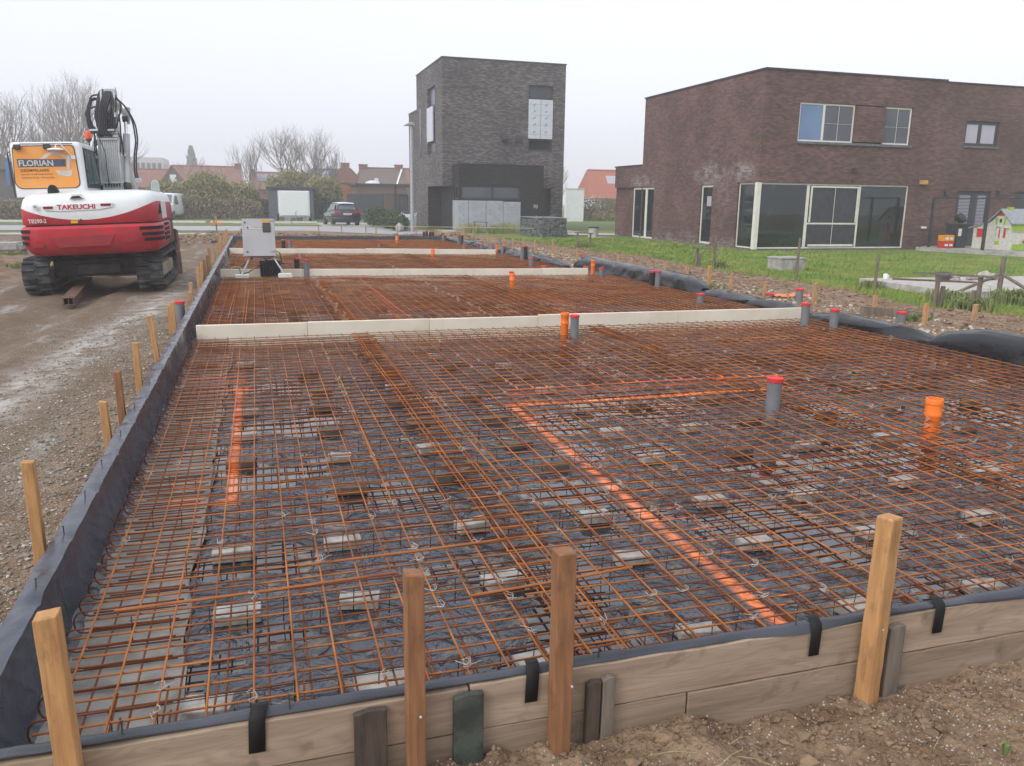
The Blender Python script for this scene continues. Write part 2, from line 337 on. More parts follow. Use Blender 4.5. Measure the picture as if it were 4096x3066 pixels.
verge_m = mat('verge_grass', (.10,.145,.045), (.14,.165,.065), scale=1.3, rough=.95, spec=.15, bump=.5, bscale=12)
bark = mat('bark', (.13,.115,.10), (.09,.08,.07), scale=6, rough=.9)
bark_pale = mat('pale_twigs', (.33,.30,.28), (.23,.205,.19), scale=2, rough=.9)
tile_red = mat('clay_tiles', (.25,.12,.085), (.18,.09,.07), scale=6, rough=.85, stretch=(1,1,4))
tile_brown = mat('brown_tiles', (.15,.11,.09), (.11,.085,.075), scale=6, rough=.85, stretch=(1,1,4))
tile_bright = mat('bright_red_tiles', (.38,.12,.07), (.3,.09,.06), scale=5, rough=.8, stretch=(1,1,4))
brick_far = mat('far_brick', (.22,.11,.08), (.17,.09,.07), scale=8, rough=.9)
brick_grey = brick_mat('grey_brick', (.100,.088,.087), (.28,.245,.225), (.10,.095,.095), bw=.21, bh=.052, dark=(.05,.045,.05))
brick_black = brick_mat('black_brick', (.024,.022,.024), (.04,.036,.036), (.015,.015,.016), bw=.21, bh=.052)
brick_brown = brick_mat('brown_brick', (.135,.072,.064), (.215,.120,.103), (.075,.055,.052), bw=.21, bh=.062, dark=(.088,.052,.052),
    efflor=[(30.7,2.9,1.5,.55,.6), (28.4,2.95,1.2,.45,.55), (29.6,2.2,.5,1.5,.35), (36.8,2.75,1.6,.35,.7), (32.5,.15,6,.4,.35)])
brick_neigh = brick_mat('neighbour_brick', (.13,.072,.064), (.19,.11,.095), (.075,.055,.052), bw=.21, bh=.062, dark=(.09,.055,.054))

# ------------------------------------------------------------------ terrain
def lerp(pts, x):
    if x <= pts[0][0]: return pts[0][1]
    for (a, b), (c, d) in zip(pts, pts[1:]):
        if x <= c: return b + (d-b)*(x-a)/(c-a)
    return pts[-1][1]
FRONT = [(-2,.16),(-.6,.165),(.1,.165),(.3,.13),(.45,.105),(.8,.10),(1.25,.118),(1.5,.035),(1.84,.055),(2.8,.07),(4,.1)]
EDGE = [(2,12.0),(10,11.6),(11.7,10.9),(13.9,11.4),(16.8,11.4),(19.3,11.2),(23.9,11.8),(26.4,11.3),(31,11.0),(36,10.0),(40,9.3),(46,9.0)]
def fbm(x, y, s, o=4): return noise.fractal(Vector((x*s, y*s, 1.7)), 1.0, 2.0, o)
def sst(a, b, x):
    t = min(1, max(0, (x-a)/(b-a))); return t*t*(3-2*t)
def ground_h(x, y):
    if -.86 < x < 7.75 and 2.19 < y < 32.4: return -.05
    h = 0.0
    if y < 2.3 and -3 < x < 6:
        h = lerp(FRONT, x) - .02 + .05*sst(2.1, 1.4, y)*sst(0, 1.5, x)
        h += .03*fbm(x, y, 4.2, 4) + .034*abs(fbm(x+5, y, 11, 5)) + .016*abs(fbm(x, y+9, 30, 4)) + .004*fbm(x, y, 90, 2) - .014
        return h
    if y < 45 and x < 3:
        h += .07*sst(-2.6, -1.1, x)*sst(1.0, 3.5, y) - .06*math.exp(-((x+3.35-.03*y)/.28)**2)*sst(2,5,y) + .035*math.exp(-((x+2.95-.03*y)/.16)**2)*sst(2,5,y) + .035*math.exp(-((x+3.9-.03*y)/.2)**2) - .02*math.exp(-((x+5.3-.03*y)/.28)**2) + .025*fbm(x, y, .9, 5)*sst(44, 40, y) + .008*fbm(x, y, 7, 3)
    if x >= 7.5 and 2 < y < 38:
        e = lerp(EDGE, y); w = sst(7.8, 8.6, x)*(1-sst(e-.4, e+.5, x))
        h += w*(.09 + .06*fbm(x, y, 1.3, 5) + .035*abs(fbm(x, y+3, 5, 4)))
        h -= .03*sst(e, e+1, x)
    if y >= 32.3 and y < 40 and -3 < x < 10:
        w = sst(32.4, 33.2, y)*sst(39.5, 37.5, y); h += w*(.05+.07*abs(fbm(x, y, 1.4, 4)))
    return h
def rng_(a, b, s): return list(np.arange(a, b, s))
xs = [-300,-200,-120,-80,-50,-35,-25,-18] + rng_(-14, -5, .6) + rng_(-5, -.9, .07) + rng_(-.9, 0, .03) + rng_(0, 3.5, .014) + rng_(3.5, 7.5, .4) + rng_(7.5, 12.6, .09) + rng_(12.6, 16, .5) + rng_(16, 40, 3) + [50,80,120,200,300]
ys = [-60,-20,-5,0,.8,1.1] + rng_(1.25, 2.2, .013) + [2.2,2.3,2.4] + rng_(2.5, 12, .09) + rng_(12, 40, .22) + rng_(40, 70, 2) + [80,100,130,200,300]
g = MB().grid(lambda x, y: (x, y, ground_h(x, y)), xs, ys)
dirt = mat('site_soil', (.175,.112,.07), (.28,.195,.128), scale=5, rough=.95, spec=.15, bump=1.0, bscale=55, bdist=.02, detail=9)
t, p, k = nodes_of(dirt)
gg = t.nodes.new('ShaderNodeNewGeometry'); s_ = t.nodes.new('ShaderNodeSeparateXYZ'); k(gg.outputs['Position'], s_.inputs[0])
n1 = t.nodes.new('ShaderNodeTexNoise'); n1.inputs['Scale'].default_value = 1.1; n1.inputs['Detail'].default_value = 12; n1.inputs['Roughness'].default_value = .72
mpp = t.nodes.new('ShaderNodeMapping'); mpp.inputs['Rotation'].default_value = (0,0,-.25); mpp.inputs['Scale'].default_value = (1.5,.45,1); k(gg.outputs['Position'], mpp.inputs[0]); k(mpp.outputs[0], n1.inputs[0])
left = mth(t, 'MULTIPLY', mth(t, 'SUBTRACT', -1.05, s_.outputs[0]), 2.0, clamp=True)
mix_in(dirt, mth(t, 'MULTIPLY', left, .75), (.15,.112,.08))
pale = mth(t, 'MULTIPLY', left, mth(t, 'MULTIPLY', mth(t, 'SUBTRACT', n1.outputs[0], .545), 7.0, clamp=True))
mix_in(dirt, mth(t, 'MULTIPLY', pale, .85), (.38,.36,.34))
n4 = t.nodes.new('ShaderNodeTexVoronoi'); n4.inputs['Scale'].default_value = 60; k(gg.outputs['Position'], n4.inputs[0])
mix_in(dirt, mth(t, 'MULTIPLY', mth(t, 'LESS_THAN', n4.outputs['Distance'], .22), mth(t, 'GREATER_THAN', n1.outputs[0], .47)), (.46,.44,.41))
bx_ = mth(t, 'SUBTRACT', s_.outputs[0], mth(t, 'ADD', -2.95, mth(t, 'MULTIPLY', s_.outputs[1], .095))); band = mth(t, 'SUBTRACT', 1.0, mth(t, 'MULTIPLY', mth(t, 'ABSOLUTE', bx_), 1.9), clamp=True)
nb = t.nodes.new('ShaderNodeTexNoise'); nb.inputs['Scale'].default_value = 3.5; nb.inputs['Detail'].default_value = 12; nb.inputs['Roughness'].default_value = .75; k(gg.outputs['Position'], nb.inputs[0])
mix_in(dirt, mth(t, 'MULTIPLY', mth(t, 'MULTIPLY', mth(t, 'MULTIPLY', band, left), mth(t, 'MULTIPLY', mth(t, 'SUBTRACT', nb.outputs[0], .40), 5.0, clamp=True)), .95, clamp=True), (.50,.475,.45))
ground = build('ground', g, dirt, smooth=2); struct(ground)
def sheet(name, pts, z, m, kind='structure'):
    o = build(name, MB().add([(x, y, z) for x, y in pts], [tuple(range(len(pts)))]), m); struct(o, kind); return o
# lawn at the right
def lawn_fn(u, y):
    e = lerp(EDGE, y) + .35*fbm(3, y, 1.1, 4) - .05
    x = e + (70-e)*u**2.2
    return (x, y, .02 + .015*fbm(x, y, .4, 2) - (.16 if u == 0 else 0))
lawn = build('lawn', MB().grid(lawn_fn, [i/40 for i in range(41)], rng_(2, 47, .3)), lawn_m, smooth=2); struct(lawn)
sheet('lawn_behind', [(8,47.4),(70,47.4),(70,75),(8,75)], .012, verge_m)
sheet('verge', [(-60,53.2),(4,53.2),(4.2,58.6),(-60,58.6)], .010, verge_m)
sheet('verge_far', [(-60,59),(7.5,59),(12,75),(-60,75)], .014, verge_m)
sheet('verge_near', [(-60,43.5),(-2.2,43.3),(-2.0,45.2),(-60,45.3)], .010, verge_m)
pav = mat('grey_pavers', (.36,.36,.37), (.30,.30,.31), scale=2, rough=.8, bump=.3, bscale=20)
road = sheet('road', [(-70,45.3),(2.3,45.45),(7.0,40.6),(9.4,43.5),(9.3,47.2),(7.6,53),(7.8,60),(3.9,60),(3.9,52.2),(-70,53.2)], .018, pav)
pathm = mat('pale_gravel', (.46,.41,.34), (.36,.32,.27), scale=3, rough=.95, bump=.3)
sheet('gravel_path', [(-40,40.9),(-1.6,40.6),(-1.9,42.6),(-40,43.1)], .016, pathm)
k1 = MB()
for x0, x1 in ((-60,-3.2),(-2.9,-2.75),(-2.6,2.3),(2.35,4.0)): k1.box(x0, x1, 58.7, 58.95, 0, .13)
o = build('kerb', k1, frame_white); struct(o)
sheet('garden_path', [(14.6,41.5),(15.5,39.5),(24,38.6),(24,40.5),(15.8,42.6)], .05, pale_conc)

# ------------------------------------------------------------------ slab pit: membrane floor, blinding concrete
X0, X1, Y0, YF = -.82, 7.52, 2.20, 32.3
ZT, ZM, ZF = .33, .20, .07
floor_m = mat('wet_membrane', (.052,.060,.082), (.024,.027,.037), scale=2.6, rough=.24, spec=1.0, detail=9)
t, p, k = nodes_of(floor_m)
co = t.nodes.new('ShaderNodeTexCoord'); pn = t.nodes.new('ShaderNodeTexNoise'); pn.inputs['Scale'].default_value = 1.25; pn.inputs['Detail'].default_value = 3; k(co.outputs['Object'], pn.inputs[0])
pud = mth(t, 'MULTIPLY', mth(t, 'SUBTRACT', pn.outputs[0], .535), 40.0, clamp=True)      # 1 in puddles
rr = t.nodes.new('ShaderNodeMapRange'); rr.inputs[3].default_value = .21; rr.inputs[4].default_value = .015; k(pud, rr.inputs[0]); k(rr.outputs[0], p.inputs['Roughness'])
mix_in(floor_m, mth(t, 'MULTIPLY', pud, .75), (.012,.012,.013))
nm = t.nodes.new('ShaderNodeTexNoise'); nm.inputs['Scale'].default_value = 6.5; nm.inputs['Detail'].default_value = 3; nm.inputs['Distortion'].default_value = 1.4; k(co.outputs['Object'], nm.inputs[0])
bp = t.nodes.new('ShaderNodeBump'); bp.inputs['Distance'].default_value = .06; k(nm.outputs[0], bp.inputs['Height']); k(mth(t, 'MULTIPLY', mth(t, 'SUBTRACT', 1.0, pud), 1.0), bp.inputs['Strength']); k(bp.outputs[0], p.inputs['Normal'])
mu = t.nodes.new('ShaderNodeTexNoise'); mu.inputs['Scale'].default_value = 9; mu.inputs['Detail'].default_value = 6; k(co.outputs['Object'], mu.inputs[0])
mix_in(floor_m, mth(t, 'MULTIPLY', mth(t, 'MULTIPLY', mth(t, 'SUBTRACT', mu.outputs[0], .56), 9.0, clamp=True), .55), (.26,.19,.12))
q = paint_mask(floor_m, .038, 1.3)
mb = MB().grid(lambda x, y: (x, y, ZF + .006*fbm(x, y, 2.5, 4)), rng_(X0, X1+.15, .12), rng_(Y0, YF+.1, .15))
fl = build('floor_membrane', mb, floor_m, smooth=2); struct(fl)
for m_ in (block_m, slabc): paint_mask(m_, .04, .9)
blind = MB().grid(lambda x, y: (min(x, -.33+.05*fbm(0, y, 1.5, 3)) , y, ZF + .016 + .003*fbm(x, y, 6, 3)), rng_(-.80, -.20, .06), rng_(2.24, 9.8, .1))
struct(build('blinding_strip', blind, slabc, smooth=2))

# rebar ---------------------------------------------------------------
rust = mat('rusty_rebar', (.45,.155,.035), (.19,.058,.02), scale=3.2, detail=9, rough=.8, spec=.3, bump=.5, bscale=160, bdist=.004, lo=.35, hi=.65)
rust_d = mat('dark_rebar', (.22,.07,.026), (.12,.04,.02), scale=7, rough=.85, spec=.25, bump=.4, bscale=160, bdist=.004)  # darker copy of the rust; puts the lower mats' shade into their colour
for m_ in (rust, rust_d): paint_mask(m_, .022, .7)
def yb(i, x):      # board line: 1, 2, 3 from the front
    a, b = [(9.87, 9.84), (17.48, 16.81), (24.74, 23.48)][i]
    return a + (b-a)*(x+.72)/8.0
BAYS = [(lambda x: Y0+.07, lambda x: yb(0,x)-.08, 7.44), (lambda x: yb(0,x)+.12, lambda x: yb(1,x)-.08, 7.46),
        (lambda x: yb(1,x)+.12, lambda x: yb(2,x)-.08, 7.1), (lambda x: yb(2,x)+.12, lambda x: YF-.1, 7.0)]
SP = .142
def mat_mesh(x0, x1, ya, ybn, z, r, seed, zo=1, m=None, label='', group='', segs=None):
    rg = random.Random(seed); mb = MB(); xr = np.arange(x0, x1, SP); ny = 6 if ya(0) < 10 else 5
    sd_ = (3 if ya(0) > 15 else 5)
    for x in xr:
        a, b = ya(x)+rg.uniform(0,.02), ybn(x)-rg.uniform(0,.03); n = max(2, int((b-a)/.55)); dx = rg.uniform(-.006,.006)
        mb.tube([(x+dx+rg.gauss(0,.0022), a+(b-a)*i/n, z+zo*r+.003*math.sin(i*1.3+x*3)+rg.gauss(0,.0012)) for i in range(n+1)], r, sd_, cap=True)
    y = ya(x0)+.07+(.006 if x0 > 0 else 0); ymax = ybn(x0)-.04
    while y < ymax:
        n = max(2, int((x1-x0)/.5)); e = rg.uniform(-.03,.03)
        if y < ybn(x1): xe = x1
        else: xe = x0 + (x1-x0)*max(.05, (ybn(x0)-y)/max(1e-3, ybn(x0)-ybn(x1)))
        if y > ya(min(xe, x1)) or ya(x0) < 3:
            mb.tube([(x0-.06+e+(xe-x0+.1)*i/n, y+rg.gauss(0,.002), z-zo*r+.003*math.sin(i*1.7+y*3)+rg.gauss(0,.0012)) for i in range(n+1)], r, sd_, cap=True)
        y += SP
    o = build('rebar_mat', mb, m, smooth=2, loc=(x0, ya(x0), z))
    return tag(o, label, 'rebar mesh', group)
BAYN = ['nearest bay', 'second bay behind the nearest cream boards', 'third bay behind the cabinet stand', 'farthest bay before the road']
POSN = ['left', 'middle', 'right']
for bi, (ya, ye, xe) in enumerate(BAYS):
    cuts = [-.66, -.66+SP*13+.02, -.66+SP*34+.035, xe]
    for j in range(3):
        ov = .15 if j else 0
        mat_mesh(cuts[j]-ov, cuts[j+1], ya, ye, ZM-.004+(.012 if j % 2 else 0), .0042, 10*bi+j, 1, rust,
                 f'{POSN[j]} upper mat of orange rebar in the {BAYN[bi]}', 'upper rebar mats over the slab')
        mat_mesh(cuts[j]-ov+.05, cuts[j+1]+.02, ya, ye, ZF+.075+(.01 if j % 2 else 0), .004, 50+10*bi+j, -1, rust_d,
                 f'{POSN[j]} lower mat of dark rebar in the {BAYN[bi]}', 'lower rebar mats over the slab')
# loose extra bars
loose = MB()
def one(name, mb, m, label, cat, group=None, smooth=True, bevel=0, solid=0):
    n = len(mb.v); c = Vector((sum(v[0] for v in mb.v)/n, sum(v[1] for v in mb.v)/n, min(v[2] for v in mb.v)))
    return tag(build(name, mb, m, smooth=smooth, loc=c, bevel=bevel, solid=solid), label, cat, group)
for i, (x0_, y0_, x1_, y1_) in enumerate([(.1,3.42,1.1,3.46),(.62,4.62,.64,7.3),(1.28,4.1,1.3,6.6),(-.6,3.2,.5,3.24),(.75,2.95,1.5,3.02),(-.42,11.2,-.4,14.2),(-.2,10.9,-.18,14.6)]):
    one('loose_bar', MB().tube([(x0_,y0_,ZM+.012),((x0_+x1_)/2,(y0_+y1_)/2,ZM+.009),(x1_,y1_,ZM+.012)], .006, 6), rust,
        ['short loose bar lying across the front mats beside the lone tie line','long loose bar lying lengthwise left of centre in the nearest bay','long loose bar lying lengthwise near the middle of the nearest bay','loose bar lying across the mats near the left corner','short loose bar near the front brown stake','left of two loose bars in the second bay','right of two loose bars in the second bay'][i], 'steel bar')
# hairpin bars along the edges
ub = MB(); pts = [(.40,0,.0)]+[(0.03,0,.0)]+[(.03-.035*math.sin(a), 0, -.045+.045*math.cos(a)) for a in [i*math.pi/6 for i in range(1,6)]]+[(.03,0,-.09),(.40,0,-.09)]
ub.tube(pts, .0038, 5)
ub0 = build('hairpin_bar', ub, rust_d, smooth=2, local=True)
def put(src, loc, rz, label, cat, group, first, rx=0, sc_=None):
    o = src if first else src.copy()
    if not first: COL.objects.link(o)
    o.location = loc; o.rotation_euler = (rx, 0, rz)
    if sc_: o.scale = sc_
    return tag(o, label, cat, group)
n = 0
for i in range(52):
    put(ub0, (-.755+random.uniform(-.008,.008), 2.42+i*SP, ZM-.012), random.uniform(-.03,.03), 'dark bent hairpin bar along the left membrane of the nearest bay', 'steel bar', 'hairpin bars along the left edge', n == 0); n += 1
for i in range(50):
    put(ub0, (-.755+random.uniform(-.008,.008), 10.05+i*SP, ZM-.012), random.uniform(-.03,.03), 'dark bent hairpin bar along the left membrane behind the nearest cream board', 'steel bar', 'hairpin bars along the second bay', False)
for i in range(56):
    x = -.55+i*SP+.05
    put(ub0, (x, Y0+.05, ZM-.012), R(90)+random.uniform(-.06,.06), 'short bent bar end pointing back from the front formwork', 'steel bar', 'hairpin bars along the front edge', False)
# spacer wires: wavy wire with vertical legs
spm = MB()
for i in range(15):
    x = i*.142; spm.tube([(x, (-1)**i*.028, -.118), (x+.004, (-1)**i*.02, -.004)], .0022, 4)
spm.tube([(0,-.01,-.006),(1.99,-.01,-.006)], .0018, 4)
sp0 = build('spacer_wire', spm, black_wire, smooth=2, local=True); n = 0
for j in range(13):
    for i in range(4):
        put(sp0, (-.55+i*2.02+random.uniform(-.05,.05), 2.55+j*.58+random.uniform(-.06,.06), ZM-.006), random.uniform(-.02,.02), 'black wavy wire spacer standing between the two mats of the nearest bay', 'rebar spacer', 'wire spacers of the nearest bay', n == 0); n += 1
for j in range(10):
    for i in range(3):
        put(sp0, (-.5+i*2.5, 10.3+j*.7, ZM-.006), random.uniform(-.02,.02), 'black wavy wire spacer between the mats of the second bay', 'rebar spacer', 'wire spacers of the second bay', False)
# concrete props
BL = [(-0.19,3.88),(-0.17,3.29),(-0.23,2.60),(0.34,3.87),(0.34,3.28),(0.99,3.29),(0.99,3.91),(1.68,3.87),(1.66,3.32),(0.33,2.59),(0.92,2.61),(2.34,3.31),(3.02,3.30),(3.76,3.31),(1.61,2.64),(2.38,2.62),(3.06,2.63),(-0.19,8.60),(-0.56,8.60),(0.42,8.01),(1.14,8.73),(1.19,7.94),(1.81,8.00),(2.38,7.95),(0.48,7.26),(0.42,6.65),(1.14,7.26),(1.06,6.63),(1.71,6.71),(1.79,8.63),(-0.17,6.62),(-0.15,5.96),(-0.16,5.32),(0.44,5.94),(0.44,5.27),(0.45,4.66),(1.11,6.02),(1.06,5.32),(1.72,5.94),(1.07,4.70),(1.69,5.28),(2.43,6.79),(2.48,6.06),(3.05,6.11),(3.67,6.11),(3.09,5.35),(2.45,5.36),(3.67,5.41),(1.77,4.74),(2.46,4.71),(3.13,4.72),(2.42,3.93),(4.38,8.04),(3.63,8.05),(3.08,7.24),(3.02,8.04),(3.84,7.40),(4.41,5.44),(5.10,5.48),(5.98,6.16),(5.90,5.45),(5.15,4.78),(4.39,4.75),(3.65,4.72),(4.41,3.90),(3.80,3.90),(3.02,3.88),(5.93,6.87),(6.65,6.12)]
BL += [(x+random.uniform(-.03,.03), y+random.uniform(-.03,.03)) for x in (-.2,.45,1.1,1.75,2.4,3.05,3.7,4.4) for y in (10.6,11.2,11.9,12.6)]
block_d = mat('shaded_block', (.16,.125,.10), (.10,.08,.065), scale=12, rough=.8, bump=.4, bscale=90); paint_mask(block_d, .04, .9)  # darker copy of the block material, with shade put into its colour
bb = MB().box(-.09,.09,-.052,.052,0,.05); bl0 = build('concrete_block', bb, block_m, local=True, bevel=.004); n = 0
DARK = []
for x, y in BL:
    near = y < 10
    o = put(bl0, (x+random.uniform(-.015,.015), y+random.uniform(-.02,.02), ZF+.004), random.uniform(-.22,.22), 'grey concrete block propping the rebar on the membrane' if near else 'grey concrete block under the rebar behind the nearest cream board', 'concrete block', 'concrete blocks under the nearest bay' if near else 'concrete blocks under the second bay', n == 0, rx=random.uniform(-.05,.05), sc_=(random.uniform(.85,1.05), random.uniform(.8,1.1), random.uniform(.8,1.1))); n += 1
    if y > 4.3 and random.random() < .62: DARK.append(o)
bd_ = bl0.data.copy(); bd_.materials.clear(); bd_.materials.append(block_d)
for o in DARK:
    o.data = bd_; o['label'] = 'brown concrete block with painted-in shade propping the rebar on the membrane' if o.location.y < 10 else 'brown block with painted-in shade under the rebar behind the nearest cream board'; o['group'] = 'brown blocks with painted-in shade under the '+('nearest bay' if o.location.y < 10 else 'second bay')
# tie wires
def tie(seed):
    rg = random.Random(seed); mb = MB()
    for a in range(2):
        pts = [(.012*math.cos(t_)*(1+.4*a)+rg.gauss(0,.003), .012*math.sin(t_)+rg.gauss(0,.003), .004*t_+rg.gauss(0,.003)+.006*a) for t_ in np.linspace(0, 5.5+rg.random(), 8)]
        mb.tube(pts, .0013, 4)
    mb.tube([(0,0,0),(.01+rg.gauss(0,.01),.02,.015),(rg.gauss(0,.02),.035,.02)], .0013, 4); return mb
ties = [build('tie_wire', tie(s), white_wire, smooth=2, local=True) for s in range(4)]; used = [False]*4
TS = []
for i in range(230):
    rr_ = random.random(); y = 2.35+7.3*rr_**1.4; gx = random.randint(0, 56); gy = round((y-2.3)/SP)
    if random.random() < .35: gx = random.choice([9, 18, 19, 27, 37, 38])
    x = -.66+gx*SP
    if x > 1.5+y*1.0: continue
    TS.append((x, 2.33+gy*SP))
for y in np.arange(10.1, 30, .33): TS.append((1.05+random.gauss(0,.05), y))
for y in np.arange(10.1, 24, .3): TS.append((3.0+random.gauss(0,.03), y))
for x, y in TS[:299]:
    i = random.randrange(4)
    put(ties[i], (x, y, ZM+.004), random.uniform(0,6.28), 'twisted white tie wire knotted at a rebar crossing', 'tie wire', 'white tie wires on the rebar', not used[i], sc_=(.95,)*3 if y < 10 else (1.3,)*3); used[i] = True
# leftover thin wires
wm = MB()
for i in range(26):
    x, y = random.uniform(-.3, 3.6), random.uniform(2.5, 6.5); a = random.uniform(-.7,.7); l = random.uniform(.3,.8)
    wm.tube([(x+l*s*math.cos(a), y+l*s*math.sin(a)+.03*math.sin(s*7), ZM+.012+.02*math.sin(s*3)) for s in (0,.25,.5,.75,1)], .0011, 4)
struct(build('loose_wires', wm, mat('thin_wire', (.10,.065,.05), rough=.6)), 'stuff', 'thin loose tie wires scattered over the nearest rebar', 'wire')
# ------------------------------------------------------------------ cream boards
BN = ['nearest', 'second', 'farthest']
for i, (xe, cuts) in enumerate([(7.38, [-.72,.52,1.98,3.4,5.4,7.38]), (6.95, [-.74,.85,2.7,4.4,5.9,6.95]), (6.75, [-.76,1.1,3.0,4.9,6.75])]):
    for j in range(len(cuts)-1):
        a, b = cuts[j], cuts[j+1]; zt = ZT + random.uniform(-.004,.012); yo = yb(i, a)+random.uniform(-.006,.006)
        mb = MB().add([(a+.002, yo, .05),(b-.002, yb(i,b), .05),(b-.002, yb(i,b)+.045, .05),(a+.002, yo+.045, .05),(a+.002, yo, zt),(b-.002, yb(i,b), zt-.004),(b-.002, yb(i,b)+.045, zt-.004),(a+.002, yo+.045, zt)],
                      [(0,3,2,1),(4,5,6,7),(0,1,5,4),(1,2,6,5),(2,3,7,6),(3,0,4,7)])
        one('insulation_board', mb, cream_m, f'cream foam board, number {["one","two","three","four","five"][j]} from the left in the {BN[i]} cross line', 'foam board', f'{BN[i]} line of cream boards', bevel=.006)
# ------------------------------------------------------------------ pipes
def pipe(kind, x, y, zt, r, label, base=.05, bent=False, group=None):
    nm_ = 'drain_pipe'; t_ = thing(nm_, label, 'pipe', (x, y, base), group)
    m = {'g': pvc_grey, 'k': pvc_black, 'o': pvc_orange}[kind]
    tl = (random.uniform(-.012,.012), random.uniform(-.012,.012)); h = zt-base
    def P(f): return (x+tl[0]*f, y+tl[1]*f, base+h*f)
    if kind == 'o' :
        mb = MB(); f1 = 1-(.115/h)
        prof = [(r*.88,0),(r*.88,h*f1-.03),(r*.99,h*f1-.02),(r*1.03,h*f1-.005),(r*.96,h*f1+.005),(r*.96,h-.045),(r*1.04,h-.04),(r*1.04,h-.012),(r*.98,h),(r*.86,h),(r*.86,h-.07)]
        mb.lathe(prof, (x, y, base), 22, cap=False); build('pipe_body', mb, m, t_, smooth=1)
        build('opening', MB().lathe([(r*.86,-.001),(r*.001,0)], (x, y, zt-.05), 22, cap=False), mat('orange_inside', (.5,.06,.01), rough=.6) if 'orange_inside' not in bpy.data.materials else bpy.data.materials['orange_inside'], t_)
        return t_
    if bent:
        build('elbow', MB().tube([(x-.06,y,base),(x-.055,y,base+.06),(x-.01,y,base+.14),(x,y,base+.19)], r*1.05, 18), pvc_grey, t_, smooth=1)
        build('collar', MB().lathe([(r*1.0,0),(r*1.25,.004),(r*1.25,.016),(r*1.0,.02)], (x,y,base+.185), 20), pvc_grey, t_, smooth=1)
        mb = MB().tube([(x,y,base+.20),(x,y,zt-.02)], r, 18)
    else: mb = MB().tube([P(0), P(.5), P(1-.02/h)], r, 18)
    build('pipe_body', mb, m, t_, smooth=1)
    tx, ty = (x, y) if bent else (x+tl[0], y+tl[1])
    build('cap', MB().lathe([(r*1.0,-.034),(r*1.13,-.032),(r*1.13,-.004),(r*1.05,0),(r*.9,.001),(r*.86,-.004)], (tx, ty, zt), 22), cap_red, t_, smooth=1)
    return t_
